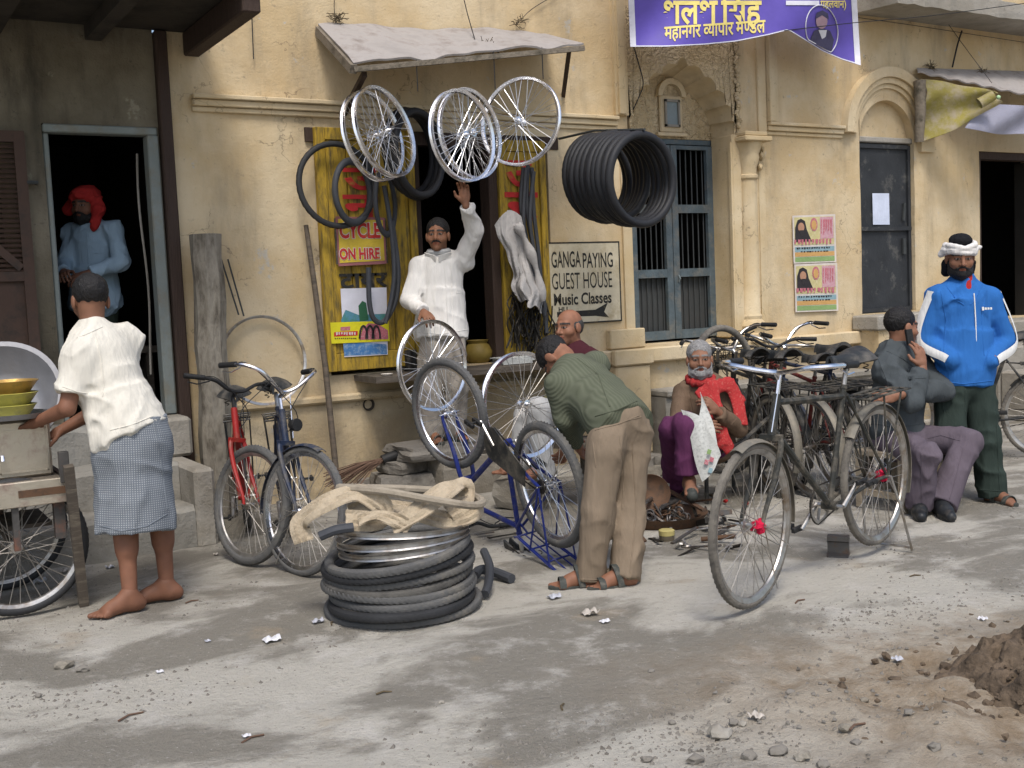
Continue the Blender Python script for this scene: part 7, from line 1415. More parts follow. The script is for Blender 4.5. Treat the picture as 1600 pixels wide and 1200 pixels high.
wpoly(T, [(516, 504), (607, 501), (609, 533), (518, 537)], 'paper', mat('advert_yellow', (0.66, 0.60, 0.02), 0.5), -0.075); wpoly(T, [(522, 519), (559, 517), (559, 524), (522, 526)], 'red_bar', 'red_letter', -0.0765); wpoly(T, [(532, 511), (547, 510), (547, 516), (532, 517)], 'red_box', 'poster_red', -0.0765); squiggles(T, 525, 557, 519, 5, 'letter_white', -0.078, 8); squiggles(T, 523, 558, 528, 2, 'poster_black', -0.078, 11); wpoly(T, [(562, 531), (567, 512), (576, 505), (590, 506), (606, 516), (607, 530)], 'red_print', 'poster_red', -0.0765)
for i in range(3): MB().tube([wl(568 + i * 10 + 6 * math.cos(q), 529 - 20 * math.sin(q) ** 1.0, -0.0785) for q in np.linspace(0, math.pi, 12)], 0.008, 5).build('tyre_print', 'poster_black', T)

# coat hanging on the right shutter
def coat(u, v):
    L0, L1 = (768, 352), (804, 466); R0, R1 = (812, 338), (850, 486); x = (L0[0] * (1 - u) + R0[0] * u) * (1 - v) + (L1[0] * (1 - u) + R1[0] * u) * v; y = (L0[1] * (1 - u) + R0[1] * u) * (1 - v) + (L1[1] * (1 - u) + R1[1] * u) * v
    if v < 0.12: y -= 16 * math.sin(u * math.pi) * (0.12 - v) / 0.12; x += 0
    y += 4 * math.sin(u * 14) * v * v; x += -14 * math.sin(v * math.pi) * (1 - u) * 0.0 + 9 * math.sin(v * 3) * (1 - u)
    n_ = float(vnoise(np.array([[u * 5 + v * 1.2, v * 2.2, 4.0]]))[0]) + 0.5 * float(vnoise(np.array([[u * 12 + v * 3, v * 5.0, 9.0]]))[0]); return wl(x + 10 * (float(vnoise(np.array([[v * 6, 2.0 + (u > .5) * 3, 1.0]]))[0]) - 0.5), y, -0.17 - 0.11 * n_ * (0.35 + 0.65 * v) - 0.04 * math.sin(u * math.pi))
T = thing('hanging_coat', wl(793, 336, -0.15), 'pale grey coat hanging from the right shutter of the shop', 'coat'); MB().sheet(coat, 40, 40, 0.006).build('cloth', mat('coat_cloth', (0.46, 0.44, 0.42), 0.9, bump=0.4, bscale=40), T)
MB().tube(smoothpts([wl(808, 350, -0.27), wl(822, 378, -0.28), wl(838, 420, -0.28), wl(848, 470, -0.26)], 6), [0.03 + 0.012 * math.sin(i * 0.9) for i in range(19)], 10).build('sleeve', 'coat_cloth', T)
MB().tube([wl(793, 330, -0.06), wl(793, 334, -0.2)], 0.008, 6).build('nail', 'iron_bar', T)

# ------------------------------------------------------------------ street things
mat('bamboo', (0.12, 0.095, 0.07), 0.8, stretch=(1, 1, 4), dirt=((0.06, 0.05, 0.04), 0.5, 8)); mat('broom_straw', (0.13, 0.08, 0.055), 0.9)
tag(MB().tube([wl(478, 352, -0.06), wl(492, 450, -0.14), wl(508, 570, -0.24), np.array([*wl(528, 745, -0.38)[:2], 0.01])], [0.017, 0.02, 0.021, 0.022], 10).build('bamboo_pole', 'bamboo'), 'dark bamboo pole leaning against the yellow wall left of the shop', 'pole')
for i, (a, b) in enumerate((((346, 406), (373, 492)), ((356, 405), (381, 494)))): tag(MB().tube([wl(*a, -0.05), wl(*b, -0.10)], 0.006, 6).build('iron_rod', 'iron_bar'), ('left', 'right')[i] + ' of two thin iron rods standing against the wall over the bare rim', 'rod', 'two thin rods against the wall')
T = thing('broom', gr(560, 770), 'twig broom with dark bound handle lying below the shop', 'broom')
hb0, hb1 = at(600, 718, 8.0), at(628, 708, 8.05); m = MB()
for i in range(60): e = at(random.uniform(505, 560), random.uniform(738, 768), 7.75); m.tube([hb0 + np.random.RandomState(i).normal(0, 0.008, 3), hb0 * 0.5 + e * 0.5 + np.array([0, 0, 0.02]), e], 0.003, 4)
m.build('twigs', 'broom_straw', T)['kind'] = 'stuff'; MB().tube([hb0 - (hb1 - hb0) * 0.1, hb1], [0.035, 0.04], 10).build('handle', 'grip_black', T)
# stones under the shop
def stone(c, half, rz, label, group, m='stone_grey', seed=0, tilt=0.0):
    bm = MB(); n = 4; vs = []
    b_ = bmesh.new(); bmesh.ops.create_cube(b_, size=2); bmesh.ops.subdivide_edges(b_, edges=b_.edges[:], cuts=3, use_grid_fill=True)
    P = np.array([v.co[:] for v in b_.verts]); k = 1 - 0.10 * (np.abs(P).prod(1)); P = P * k[:, None]; P = P * (1 + 0.14 * (vnoise(P * 1.7 + seed * 5.1)[:, None] - 0.5)); P = P * np.array(half); cr, sr_ = math.cos(rz), math.sin(rz); P = np.stack([P[:, 0] * cr - P[:, 1] * sr_, P[:, 0] * sr_ + P[:, 1] * cr, P[:, 2] + tilt * P[:, 0]], 1) + np.array(c)
    b_.verts.index_update(); bm.add(P, [tuple(v.index for v in f.verts) for f in b_.faces]); b_.free(); return tag(bm.build('stone_block', m, smooth=False), label, 'stone', group)
sg = 'stones piled under the shop sill'; pc = at(692, 692, 8.18)
stone((pc[0], pc[1] + 0.02, 0.345), (0.38, 0.22, 0.052), 0.05, 'flat stone slab the shopkeeper stands on', sg, seed=1)
stone((pc[0] + 0.10, pc[1] - 0.02, 0.145), (0.26, 0.20, 0.145), 0.1, 'square stone block under the flat slab', sg, seed=2, m='cement')
stone((pc[0] - 0.32, pc[1] + 0.05, 0.10), (0.20, 0.17, 0.10), -0.2, 'rough stone at the left of the pile under the sill', sg, seed=3)
stone((pc[0] - 0.30, pc[1] + 0.05, 0.245), (0.15, 0.14, 0.042), 0.3, 'small flat stone on top of the left stone', sg, seed=4)
stone((pc[0] + 0.62, pc[1] - 0.1, 0.09), (0.22, 0.16, 0.09), 0.3, 'low stone right of the slab behind the blue bicycle', sg, seed=5)
c_ = gr(815, 790); stone((c_[0], c_[1], 0.10), (0.17, 0.14, 0.10), 0.6, 'pale rounded stone behind the rear wheel of the blue bicycle', sg, seed=6, m='cement')
# bench for the man in the waistcoat
T = thing('low_bench', (*at(876, 690, 7.55)[:2], 0), 'low wooden bench behind the blue bicycle', 'bench'); e0, e1 = at(806, 672, 7.75), at(938, 690, 7.42)
MB().bar((e0[0], e0[1], 0.435), (e1[0], e1[1], 0.435), 0.30, 0.05).build('seat', 'plank_wood', T, smooth=False)
for t in (0.08, 0.92): p = e0 * (1 - t) + e1 * t; MB().box((p[0] - 0.03, p[1] - 0.12, 0), (p[0] + 0.03, p[1] + 0.12, 0.408)).build('leg', 'plank_wood', T, smooth=False)
# seat of the old man
T = thing('metal_seat', (*at(1140, 700, 7.5)[:2], 0), 'low black metal framed seat under the old man', 'seat'); s0_, s1_ = at(1082, 712, 7.58), at(1205, 700, 7.70)
MB().bar((s0_[0], s0_[1], 0.325), (s1_[0], s1_[1], 0.325), 0.34, 0.035).build('seat', 'plank_wood', T, smooth=False); dv = unit(s1_ - s0_)
for t in (0.06, 0.62, 0.96):
    for o_ in (-0.15, 0.15): p = s0_ * (1 - t) + s1_ * t; q = np.array([p[0] - dv[1] * o_, p[1] + dv[0] * o_, 0]); MB().tube([(q[0], q[1], -0.005), (q[0], q[1], 0.32)], 0.014, 8).build('leg', 'frame_black', T)
MB().tube([at(1128, 705, 7.35), at(1160, 690, 7.4), at(1215, 640, 7.6)], 0.016, 8).build('brace', 'frame_black', T)
# newspaper
T = thing('newspaper', at(1105, 755, 7.0), 'open folded newspaper in the hands of the old man', 'newspaper'); mat('newsprint', (0.52, 0.53, 0.50), 0.85, dirt=((0.30, 0.31, 0.29), 0.45, 55), bump=0.1)
quad(at(1064, 640, 6.98), at(1104, 655, 6.92), at(1128, 712, 6.86), at(1098, 753, 6.88), (14, 14), 0.002, lambda u, v: (0.012 * math.sin(v * 6 + u * 3), -0.015 * math.sin(u * 5), 0)).build('sheet', 'newsprint', T)
quad(at(1094, 612, 7.02), at(1106, 640, 6.99), at(1127, 712, 6.90), at(1094, 660, 6.98), (10, 14), 0.002, lambda u, v: (0.01 * math.sin(v * 5), 0, 0)).build('sheet', 'newsprint', T)
for px, py, mt in ((1104, 722, 'poster_red'), (1112, 718, 'poster_red'), (1110, 735, 'poster_blue'), (1108, 706, 'poster_green')): wpt = at(px, py, 6.855); MB().obox(wpt, (cdir(1, -0.3, 0), cdir(0.3, 1, 0), cdir(0, 0, 1)), (0.012, 0.015, 0.0015)).build('print_block', mt, T, smooth=False)
# stool
sp0 = at(1404, 690, 7.05); T = thing('wooden_stool', (sp0[0], sp0[1], 0), 'small pale wooden stool under the man on the telephone', 'stool'); mat('pale_wood', (0.30, 0.25, 0.18), 0.85, stretch=(1, 1, 4), dirt=((0.18, 0.15, 0.11), 0.4, 8)); hs = 0.19; Z0 = 0.335
MB().box((sp0[0] - hs, sp0[1] - hs, Z0), (sp0[0] + hs, sp0[1] + hs, Z0 + 0.035), 0.004).build('seat', 'pale_wood', T, smooth=False)
for a in (-1, 1):
    for b in (-1, 1): MB().box((sp0[0] + a * 0.165 - 0.022, sp0[1] + b * 0.165 - 0.022, 0), (sp0[0] + a * 0.165 + 0.022, sp0[1] + b * 0.165 + 0.022, Z0 - 0.002), 0.003).build('leg', 'pale_wood', T, smooth=False)
    MB().box((sp0[0] + a * 0.165 - 0.012, sp0[1] - 0.142, 0.08), (sp0[0] + a * 0.165 + 0.012, sp0[1] + 0.142, 0.12)).build('stretcher', 'pale_wood', T, smooth=False); MB().box((sp0[0] - 0.142, sp0[1] + a * 0.165 - 0.012, 0.08), (sp0[0] + 0.142, sp0[1] + a * 0.165 + 0.012, 0.12)).build('stretcher', 'pale_wood', T, smooth=False)
mat('scrap_steel', (0.13, 0.125, 0.12), 0.45, 0.7, dirt=((0.15, 0.09, 0.055), 0.45, 15))
# short length of rail used as an anvil
c_ = gr(1320, 866); pl = [(-.055, 0), (.055, 0), (.055, .012), (.012, .022), (.012, .075), (.03, .085), (.03, .11), (-.03, .11), (-.03, .085), (-.012, .075), (-.012, .022), (-.055, .012)]
tag(MB().prism(pl, (c_[0] - 0.02, c_[1] - 0.05, c_[2]), unit((0.8, 0.6, 0)), (0, 0, 1), unit((-0.6, 0.8, 0)) * 0.11).build('rail_anvil', 'scrap_steel', smooth=False), 'short piece of steel rail standing on the street as an anvil', 'anvil')
# repair scrap heap
mat('rusty', (0.13, 0.075, 0.045), 0.8, 0.3, dirt=((0.06, 0.045, 0.035), 0.5, 20))
T = thing('scrap_pan', gr(1030, 815), 'shallow dark iron pan full of small parts beside the trouser leg', 'pan'); c_ = np.array([*gr(1035, 818)[:2], 0.0]); MB().lathe([(0.0, 0.008), (0.22, 0.008), (0.27, 0.07), (0.28, 0.072), (0.225, 0.0), (0.0, 0.0)], c_, (0, 0, 1), 36).build('pan', 'rusty', T)
for i in range(44):
    r_ = 0.2 * math.sqrt(random.random()); q = random.uniform(0, 6.28); p = c_ + np.array([r_ * math.cos(q), r_ * math.sin(q), 0.03 + random.uniform(0, 0.05)]); d = np.array([random.gauss(0, 1), random.gauss(0, 1), random.gauss(0, 0.3)]); d = unit(d) * random.uniform(0.03, 0.08)
    if i % 3: MB().tube([p - d, p + d], random.uniform(0.005, 0.011), 6).build('small_part', ('scrap_steel', 'grease', 'rusty')[i % 3 if i % 2 else 0], T)
    else: MB().torus(p, d, random.uniform(0.016, 0.03), 0.006, 14, 6).build('small_part', 'scrap_steel', T)
def scrap(a, b, r, m, label, kind='rod', z=0.02):
    A_, B_ = np.array([*gr(*a)[:2], z]), np.array([*gr(*b)[:2], z + random.uniform(0, 0.05)]); T_ = MB()
    if kind == 'rod': T_.tube([A_, B_], r, 8)
    elif kind == 'flat': T_.bar(A_, B_, r * 2.6, r)
    elif kind == 'wrench':
        d = unit(B_ - A_); n_ = np.array([-d[1], d[0], 0]); T_.bar(A_, B_, r * 2.2, r)
        for P, s in ((A_, -1), (B_, 1)): T_.bar(P, P + d * s * 0.03 + n_ * 0.016, r * 1.8, r * 1.1); T_.bar(P, P + d * s * 0.03 - n_ * 0.016, r * 1.8, r * 1.1)
    elif kind == 'crank': T_.tube([A_, B_], [r, r * 0.7], 8); T_.torus(A_, (0, 0.3, 1), r * 2, r * 0.8, 16, 6)
    return tag(T_.build('scrap_part', m), label, 'scrap', 'loose parts and tools by the repair spot')
for a, b, r, m, lab, kd, z in [((1002, 785), (1045, 800), 0.014, 'old_chrome', 'grey handlebar tube lying across the scrap pan', 'rod', 0.14), ((1030, 795), (1010, 822), 0.012, 'scrap_steel', 'short dark tube standing out of the scrap pan', 'rod', 0.10), ((1055, 806), (1036, 816), 0.014, 'scrap_steel', 'stubby steel pipe at the edge of the scrap pan', 'rod', 0.09),
        ((1040, 786), (1102, 826), 0.012, 'rusty', 'long flat iron bar lying across the scrap', 'flat', 0.10), ((1090, 790), (1073, 808), 0.016, 'old_chrome', 'bright crank arm leaning on the scrap', 'crank', 0.12), ((1084, 798), (1120, 804), 0.012, 'rusty', 'rusty flat strip behind the crank arm', 'flat', 0.06), ((1050, 852), (1090, 838), 0.008, 'scrap_steel', 'slim tyre lever nearest the jar', 'flat', 0.012), ((1074, 858), (1118, 862), 0.009, 'scrap_steel', 'spanner lying flat in front of the scrap', 'wrench', 0.012), ((1096, 848), (1150, 850), 0.014, 'rusty', 'thick rusty pipe pointing at the roadster wheel', 'rod', 0.02), ((1060, 872), (1084, 864), 0.006, 'grease', 'small spanner lying nearest the street', 'wrench', 0.008), ((1072, 836), (1130, 838), 0.006, 'old_chrome', 'thin bright rod between jar and pipe', 'rod', 0.02), ((1034, 770), (1070, 776), 0.012, 'chrome', 'white tube end under the old man\'s foot', 'rod', 0.12), ((1115, 842), (1140, 830), 0.010, 'scrap_steel', 'dark bolt beside the roadster front wheel', 'wrench', 0.02), ((1110, 780), (1126, 795), 0.010, 'grease', 'greasy link under the metal seat', 'crank', 0.03), ((1120, 815), (1135, 822), 0.03, 'scrap_steel', 'square steel box part by the roadster wheel', 'flat', 0.05), ((1098, 826), (1112, 834), 0.03, 'grease', 'dark lump of pedal at the heap edge', 'flat', 0.035), ((770, 842), (800, 838), 0.006, 'grease', 'dark spanner on the ground under the blue bicycle', 'wrench', 0.01), ((745, 838), (772, 834), 0.006, 'scrap_steel', 'bent lever on the ground behind the tyre heap', 'flat', 0.01)]: scrap(a, b, r, m, lab, kd, z)
c_ = gr(1042, 845); T = thing('grease_jar', c_, 'small round jar with yellow lid beside the scrap pan', 'jar'); MB().lathe([(0, 0), (0.042, 0), (0.044, 0.01), (0.044, 0.045), (0, 0.046)], c_, n=20).build('jar', mat('jar_brown', (0.12, 0.10, 0.07), 0.4), T); MB().lathe([(0.0455, 0.035), (0.046, 0.062), (0.04, 0.066), (0, 0.066)], c_, n=20).build('lid', mat('lid_yellow', (0.42, 0.36, 0.14), 0.5), T)
c_ = at(1018, 770, 7.0); T = thing('iron_bowl', c_, 'dented dark iron bowl propped on edge behind the scrap', 'bowl'); MB().lathe([(0.0, -0.045), (0.06, -0.04), (0.10, -0.01), (0.115, 0.02), (0.118, 0.018), (0.104, -0.016), (0.062, -0.047), (0.0, -0.052)], c_, cdir(0.15, 0.4, -0.9), 28).build('bowl', 'rusty', T)
for px, py in ((1134, 786), (1166, 790)): c_ = gr(px, py); tag(MB().blob(c_ + np.array([0, 0, 0.015]), (0.022, 0.022, 0.016), 1, 0.4, 3, px).build('flower_petal', 'red_cloth'), 'red marigold head on the ground ' + ('left' if px < 1150 else 'right') + ' of the roadster wheel', 'flower', 'fallen red flowers')
# pot inside the shop
c_ = wl(747, 548, 0.12); T = thing('brass_pot', (c_[0], c_[1], 0.893), 'dull yellow pot on the shop sill behind the shopkeeper', 'pot'); MB().lathe([(0, 0), (0.07, 0), (0.115, 0.05), (0.12, 0.10), (0.09, 0.15), (0.075, 0.165), (0.09, 0.19), (0.082, 0.19), (0.066, 0.168), (0, 0.16)], (c_[0], c_[1], 0.893), n=28).build('pot', mat('pot_yellow', (0.20, 0.14, 0.03), 0.5), T)
c_ = wl(604, 578, -0.30); tag(MB().lathe([(0, 0), (0.035, 0), (0.045, 0.012), (0.043, 0.012), (0.033, 0.003), (0, 0.003)], (c_[0], c_[1], 0.892), n=20).build('saucer', 'letter_white'), 'small white saucer on the left of the shop sill', 'saucer')
# loose bulky stuff on the sill
for i, (px, w_, h_, lab) in enumerate(((800, 0.14, 0.05, 'bundle of old papers on the right of the shop sill'), (650, 0.10, 0.16, 'dark tin on the sill left of the shopkeeper'))):
    c_ = wl(px, 565, -0.15); m = MB()
    if i == 0:
        for k in range(5): m.box((c_[0] - w_ + random.uniform(-.02, .02), c_[1] - 0.1, 0.893 + k * 0.011), (c_[0] + w_ + random.uniform(-.02, .02), c_[1] + 0.08, 0.902 + k * 0.011))
        tag(m.build('paper_bundle', 'newsprint', smooth=False), lab, 'papers')
    else: m.lathe([(0, 0), (0.05, 0), (0.05, 0.15), (0.045, 0.16), (0, 0.16)], (c_[0], c_[1] + 0.1, 0.893), n=18); tag(m.build('oil_tin', 'grease'), lab, 'tin')

# ------------------------------------------------------------------ vendor's cart at the left
mat('aluminium', (0.30, 0.30, 0.31), 0.5, 0.7, dirt=((0.30, 0.29, 0.28), 0.35, 4), bump=0.08); mat('tinplate', (0.52, 0.47, 0.38), 0.32, 0.8, dirt=((0.30, 0.20, 0.17), 0.4, 5), bump=0.08); mat('brass_foil', (0.50, 0.32, 0.10), 0.3, 0.6, dirt=((0.35, 0.26, 0.10), 0.4, 20)); mat('yellow_plastic', (0.46, 0.43, 0.10), 0.35, dirt=((0.30, 0.28, 0.12), 0.4, 15)); mat('cart_wood', (0.085, 0.07, 0.055), 0.8, stretch=(1, 1, 5), dirt=((0.17, 0.145, 0.11), 0.45, 8)); mat('cart_iron', (0.09, 0.085, 0.08), 0.5, 0.5, dirt=((0.20, 0.10, 0.07), 0.3, 8))
e = at(104, 748, 5.42); ZP = 0.655; X1, Y0 = e[0], e[1]; X0c = X1 - 1.5; Y1 = Y0 + 0.75
T = thing('hand_cart', (X1 - 0.7, Y0 + 0.37, 0), 'vendor handcart with spoked bicycle wheels at the left edge', 'cart')
for i in range(6): y = Y0 + 0.03 + i * 0.118; MB().box((X0c, y, ZP - 0.03), (X1 - 0.01, y + 0.112, ZP), 0.003).build('plank', 'cart_wood', T, smooth=False)
MB().box((X0c, Y0 - 0.006, ZP - 0.115), (X1, Y0 + 0.024, ZP + 0.005), 0.004).build('side_rail', 'tinplate', T, smooth=False); MB().box((X0c, Y1 - 0.03, ZP - 0.115), (X1, Y1, ZP + 0.005), 0.004).build('side_rail', 'cart_iron', T, smooth=False); MB().box((X1 - 0.004, Y0 + 0.03, ZP - 0.10), (X1 + 0.02, Y1 - 0.035, ZP + 0.003)).build('end_rail', 'cart_iron', T, smooth=False)
MB().box((X1 - 0.22, Y0 - 0.013, ZP - 0.07), (X1 - 0.01, Y0 - 0.0065, ZP - 0.035)).build('name_plate', 'rusty', T, smooth=False)
MB().box((X1 - 0.03, Y0 - 0.02, ZP - 0.02), (X1 + 0.015, Y0 + 0.02, ZP + 0.13), 0.003).build('stake', 'cart_iron', T, smooth=False)
MB().box((X1 - 0.06, Y0 + 0.05, ZP - 0.30), (X1 - 0.01, Y0 + 0.10, ZP - 0.118)).build('bracket', 'cart_iron', T, smooth=False)
lt, lb = at(107, 728, 5.32), gr(131, 945); MB().bar(lt, lb, 0.045, 0.04, (0, 1, 0)).build('prop_leg', 'cart_wood', T, smooth=False)
wc = at(2, 818, 5.85)
MB().tube([(wc[0], Y0 + 0.1, 0.33), (wc[0], Y1 + 0.05, 0.33)], 0.016, 8).build('axle', 'cart_iron', T)
for yy in (Y0 + 0.10, Y1 - 0.06): 
    wheel(T, (wc[0], yy, 0.335), (0, 1, 0), Ro=0.335, tr=0.022, tyre='tyre_black', rim='old_chrome', spk='dull_spoke', local=False, sr=0.0022); MB().bar((wc[0], yy - 0.07, 0.33), (wc[0], yy - 0.07, ZP - 0.03), 0.03).build('hanger', 'cart_iron', T, smooth=False)
MB().box((X0c, Y0 + 0.20, 0.40), (X1 - 0.05, Y1 - 0.1, 0.42)).build('under_shelf', 'cart_wood', T, smooth=False)
# tin, basin, bowls, tray on the cart
c_ = at(36, 745, 5.46); T = thing('tin_canister', (c_[0], c_[1], ZP), 'square tinplate oil canister on the cart', 'canister'); tz = 0.285; tw = 0.12
MB().box((c_[0] - tw, c_[1] - tw + 0.12, ZP + 0.002), (c_[0] + tw + 0.02, c_[1] + tw + 0.12, ZP + tz), 0.012).build('body', 'tinplate', T, smooth=False)
m = MB(); x0, x1, y = c_[0] - tw + 0.02, c_[0] + tw, c_[1] - tw + 0.118
for a in ((x0, ZP + 0.03, x1, ZP + 0.036), (x0, ZP + tz - 0.05, x1, ZP + tz - 0.044), (x0, ZP + 0.03, x0 + 0.006, ZP + tz - 0.044), (x1 - 0.006, ZP + 0.03, x1, ZP + tz - 0.044)): m.box((a[0], y - 0.004, a[1]), (a[2], y + 0.001, a[3]))
m.build('pressed_rim', 'tinplate', T, smooth=False); MB().box((c_[0] - tw - 0.004, c_[1] - tw + 0.116, ZP + tz + 0.001), (c_[0] + tw + 0.024, c_[1] + tw + 0.124, ZP + tz + 0.012), 0.004).build('lid', 'aluminium', T, smooth=False); MB().tube([(c_[0] - 0.09, y - 0.004, ZP + 0.12), (c_[0] - 0.09, y - 0.05, ZP + 0.12), (c_[0] - 0.09, y - 0.055, ZP + 0.10)], 0.01, 8).build('tap', 'chrome', T)
c_ = at(-2, 628, 5.72); axb_ = cdir(0.10, 0.42, -0.9); T = thing('basin', c_, 'large dull aluminium basin tilted up on the cart', 'basin')
MB().lathe([(0.0, -0.13), (0.17, -0.13), (0.22, -0.10), (0.305, 0.03), (0.325, 0.035), (0.325, 0.042), (0.30, 0.038), (0.212, -0.092), (0.165, -0.12), (0.0, -0.12)], c_, axb_, 56).build('bowl', 'aluminium', T)
MB().bar((c_[0], c_[1] + 0.1, ZP), c_ - axb_ * 0.13, 0.05).build('rest', 'cart_wood', T, smooth=False)
c_ = at(18, 648, 5.42); zt = ZP + tz + 0.014; c_ = np.array([c_[0], c_[1] + 0.02, zt]); tag(MB().lathe([(0, 0), (0.16, 0), (0.175, 0.025), (0.172, 0.025), (0.158, 0.004), (0, 0.004)], c_, n=36).build('tray', 'aluminium'), 'round tray on top of the tin canister', 'tray')
for i, (r_, m_, lab) in enumerate(((0.115, 'yellow_plastic', 'lower yellow plastic bowl on the tray'), (0.125, 'yellow_plastic', 'upper yellow plastic bowl on the tray'), (0.13, 'brass_foil', 'foil wrapped bowl on top of the yellow bowls'))):
    z = zt + 0.006 + i * 0.058; tag(MB().lathe([(0, 0), (r_ * 0.7, 0), (r_ * 0.82, 0.02), (r_, 0.052), (r_ + 0.008, 0.058), (r_, 0.06), (r_ * 0.8, 0.03), (0, 0.025)], (c_[0], c_[1], z), n=32).build('bowl', m_), lab, 'bowl', 'stacked bowls on the cart')

# ------------------------------------------------------------------ soil heap, stones and litter
mat('wet_soil', (0.135, 0.10, 0.068), 0.95, dirt=((0.07, 0.052, 0.036), 0.6, 9), bump=0.8, bscale=45)
mc = gr(1640, 1080); 
def mound(u, v):
    x, y = mc[0] - 0.75 + 1.9 * u, mc[1] - 0.8 + 1.5 * v; d = math.hypot((x - mc[0] - 0.22) / 0.52, (y - mc[1]) / 0.36)
    q = np.array([[x, y, 0.0]]); h = 0.19 * max(0, 1 - d ** 1.5) + (0.13 * (float(vnoise(q * 7)[0]) - 0.45) + 0.09 * (float(vnoise(q * 19)[0]) - 0.5) + 0.05 * (float(vnoise(q * 43)[0]) - 0.5)) * max(0, min(1, (1.35 - d) * 2))
    return (x, y, h - 0.03 * (d > 1.2))
o = MB().sheet(mound, 150, 130).build('soil_heap', 'wet_soil', None, local=True); tag(o, 'heap of damp brown soil at the near right', kind='structure')
m = MB()
for i in range(700):
    a = random.gauss(0.12, 0.33); b = random.gauss(0, 0.26); x, y = mc[0] + 0.05 + a, mc[1] - 0.05 + b; d = math.hypot((x - mc[0] - 0.22) / 0.52, (y - mc[1]) / 0.36); h = 0.19 * max(0, 1 - d ** 1.5); r_ = random.choice((0.006, 0.008, 0.011, 0.015, 0.022))
    m.blob((x, y, h * 0.85 + r_ * 0.3), (r_, r_ * random.uniform(.7, 1.2), r_ * .8), 1, 0.7, 2.2, i)
tag(m.build('soil_clods', 'wet_soil', smooth=False), 'clods of brown soil spilled over the heap', 'soil', kind='stuff')
gp = MB(); rs = np.random.RandomState(5); gxy = np.stack([rs.uniform(-0.5, 8, 14000), rs.uniform(-6.4, -0.6, 14000), np.full(14000, 3.0)], 1); gxy = gxy[vnoise(gxy * np.array([1.8, 1.8, 1])) + 0.3 * vnoise(gxy * np.array([6, 6, 1])) > 0.74]; gcl = []
for px, py, sd, n_ in ((1085, 1155, 0.14, 300), (1200, 1140, 0.16, 200), (1400, 965, 0.2, 140), (1330, 960, 0.16, 100), (990, 1130, 0.12, 160), (250, 1085, 0.18, 160), (60, 1090, 0.12, 120), (840, 1170, 0.15, 160), (560, 985, 0.10, 80)): c_ = gr(px, py); gcl.append(np.stack([rs.normal(c_[0], sd * 1.4, n_), rs.normal(c_[1], sd * 0.7, n_), np.full(n_, 3.0)], 1))
gxy = np.vstack([gxy] + gcl); gz = ground_h(gxy[:, 0], gxy[:, 1])
for (x, y, _), z in zip(gxy, gz):
    r_ = rs.choice([0.003, 0.004, 0.005, 0.007, 0.011]); v4 = [(x + r_ * math.cos(q) * rs.uniform(.6, 1.3), y + r_ * math.sin(q) * rs.uniform(.6, 1.3), z - 0.001) for q in (0, 1.6, 3.1, 4.7)] + [(x + rs.normal(0, r_ * .3), y, z + r_ * rs.uniform(.5, 1.0))]
    gp.add(v4, [(0, 1, 4), (1, 2, 4), (2, 3, 4), (3, 0, 4)])
tag(gp.build('gravel', 'stone_grey', None, local=True, smooth=False), 'fine gravel scattered over the street', 'gravel', kind='stuff')
STL = ['largest loose grey stone lying at the edge of the brown soil', 'second largest loose stone, right of the largest one at the soil edge', 'stone lying alone in the brown soil left of the heap', 'stone at the very bottom edge between two others in the soil']
for i, (px, py, r_) in enumerate(((1124, 1150, 0.042), (1215, 1178, 0.03), (1338, 1163, 0.022), (1255, 1188, 0.026), (1088, 1196, 0.028), (1147, 1133, 0.018), (1160, 1135, 0.016), (1018, 1052, 0.014), (1170, 1190, 0.024), (1320, 1145, 0.022), (1012, 1192, 0.018), (1235, 1090, 0.018), (100, 1042, 0.035), (130, 1046, 0.026), (60, 1090, 0.016), (1350, 1092, 0.016), (1460, 1176, 0.024), (1050, 1135, 0.014), (690, 1100, 0.012), (1420, 1130, 0.018), (1285, 1200, 0.02))):
    c_ = gr(px, py); z = float(ground_h(c_[0], c_[1])); tag(MB().blob((c_[0], c_[1], z + r_ * 0.35), (r_, r_ * 0.8, r_ * 0.6), 2, 0.45, 1.8, i).build('stone', 'stone_grey' if i % 3 else 'cement', smooth=False), (STL[i] if i < len(STL) else 'small rough stone lying on the street'), 'stone', 'loose stones on the street')
mat('litter_white', (0.60, 0.60, 0.62), 0.6); mat('litter_grey', (0.42, 0.43, 0.47), 0.3); mat('litter_tan', (0.45, 0.41, 0.36), 0.7)
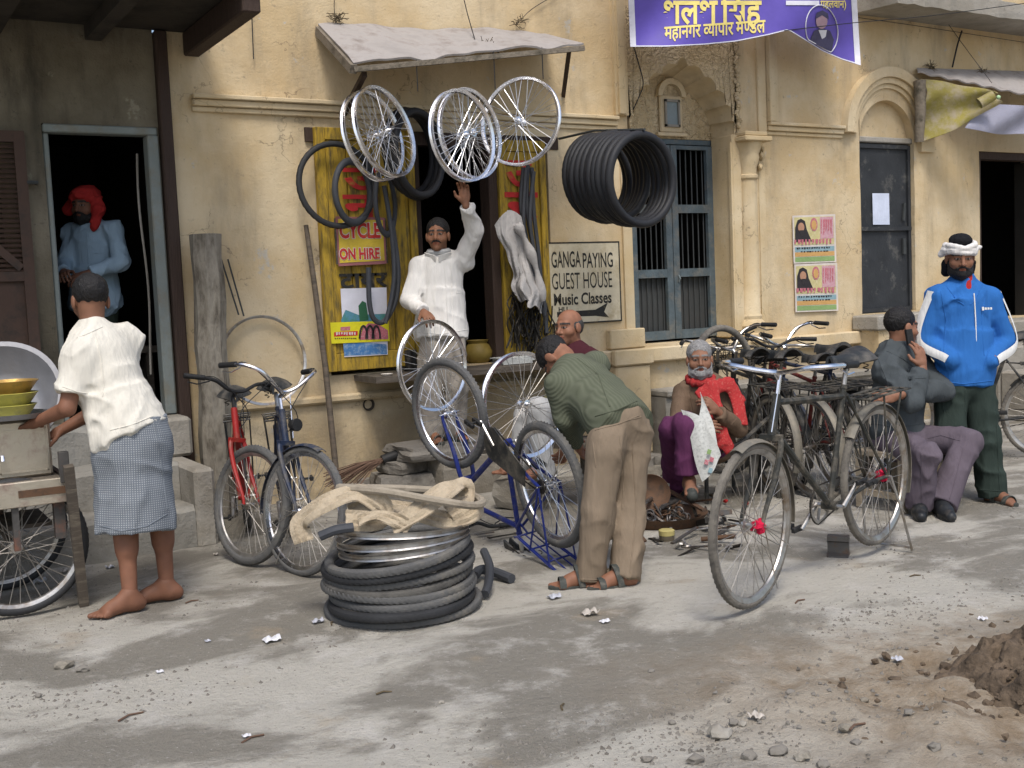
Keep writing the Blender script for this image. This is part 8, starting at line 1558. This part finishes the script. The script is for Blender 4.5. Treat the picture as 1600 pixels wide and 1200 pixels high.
for i, (px, py, r_, lab) in enumerate(((425, 1003, 0.035, 'crumpled white paper scrap on the ground left of the tyre heap'), (866, 936, 0.03, 'flat white paper scrap in front of the sandal'), (922, 961, 0.036, 'pale crushed packet on the street beyond the sandal'), (945, 973, 0.02, 'small bright scrap beside the crushed packet'), (497, 973, 0.026, 'clear crumpled plastic at the foot of the tyre heap'), (1183, 1127, 0.024, 'round pale cup lying at the soil edge'), (1535, 971, 0.018, 'blue white scrap on the street at the right'), (1402, 1032, 0.018, 'small white scrap just left of the soil heap'), (105, 895, 0.03, 'white plastic scrap by the cart prop leg'), (62, 910, 0.034, 'bluish plastic bag under the cart wheel'), (172, 885, 0.024, 'white scrap behind the barefoot man'), (338, 866, 0.016, 'tiny white scrap by the red bicycle'), (250, 1050, 0.014, 'small white scrap in the near left street'), (325, 1006, 0.012, 'tiny white scrap in the middle left street'), (700, 960, 0.012, 'tiny scrap right of the heap foot'), (385, 1150, 0.014, 'pale scrap in the near left corner'))):
    c_ = gr(px, py); z = float(ground_h(c_[0], c_[1])); rs = np.random.RandomState(i); a, b = rs.uniform(0, 6, 2)
    MB_ = MB().sheet(lambda u, v: (c_[0] + (u - 0.5) * r_ * 2, c_[1] + (v - 0.5) * r_ * 1.7, z + 0.006 + abs(math.sin(u * 5 + a) * math.cos(v * 4 + b)) * r_ * 0.7), 6, 6, 0.001); tag(MB_.build('litter_scrap', ('litter_white', 'litter_grey', 'litter_tan')[i % 3] if i not in (0, 3) else 'litter_white', smooth=False), lab, 'litter', 'litter on the street')

for i, (px, py, ln, an_) in enumerate(((395, 1153, 0.09, 0.3), (520, 975, 0.06, 1.0), (300, 940, 0.07, 0.2), (680, 880, 0.05, 0.6), (1250, 940, 0.08, 0.25), (1430, 900, 0.06, -0.3), (1340, 1145, 0.08, 0.1), (880, 1110, 0.06, 0.9), (205, 1125, 0.10, 0.35), (600, 1080, 0.06, -0.2))):
    c_ = gr(px, py); z = float(ground_h(c_[0], c_[1])); d = np.array([math.cos(an_), math.sin(an_), 0]) * ln / 2; e_ = np.array([-d[1], d[0], 0]) * 0.25
    tag(MB().tube([c_ - d + np.array([0, 0, z + .004]), c_ + e_ + np.array([0, 0, z + .007]), c_ + d + np.array([0, 0, z + .003])], 0.004, 5).build('twig', 'straw' if i % 2 else 'broom_straw'), 'short dry twig lying on the street', 'twig', 'dry twigs on the street')

for i in range(16):
    px, py = ((random.uniform(545, 640), random.uniform(768, 800)) if i < 8 else (random.uniform(755, 840), random.uniform(745, 775)) if i < 12 else (random.uniform(1005, 1040), random.uniform(725, 750))); c_ = gr(px, py); c_[1] = min(c_[1], -0.12 if px < 1000 else -0.42); hz = random.uniform(0.03, 0.07)
    stone((c_[0], c_[1], hz * 0.9), (random.uniform(0.05, 0.12), random.uniform(0.04, 0.08), hz), random.uniform(0, 3), 'broken rubble stone lying along the foot of the yellow wall', 'rubble along the foot of the wall', seed=20 + i, m='stone_grey' if i % 3 else 'cement')
c_ = wl(576, 632, -0.012); hole = MB().lathe([(0.0, 0.035), (0.030, 0.035), (0.034, 0.0), (0.048, -0.004), (0.044, 0.006), (0.0, 0.036)], c_, (0, 1, 0), 20).build('drain_hole', 'soot', B)

for i in range(34):
    px, py = random.uniform(1000, 1150), random.uniform(788, 862)
    if 1010 < px < 1062 and 795 < py < 835: continue
    a_ = random.uniform(0, 6.28); l_ = random.uniform(8, 24); scrap((px, py), (px + l_ * math.cos(a_), py + 0.4 * l_ * math.sin(a_)), random.uniform(0.005, 0.011), random.choice(('scrap_steel', 'grease', 'rusty', 'old_chrome')), 'small loose metal bicycle part lying around the scrap pan', random.choice(('rod', 'flat', 'crank', 'wrench')), 0.012)
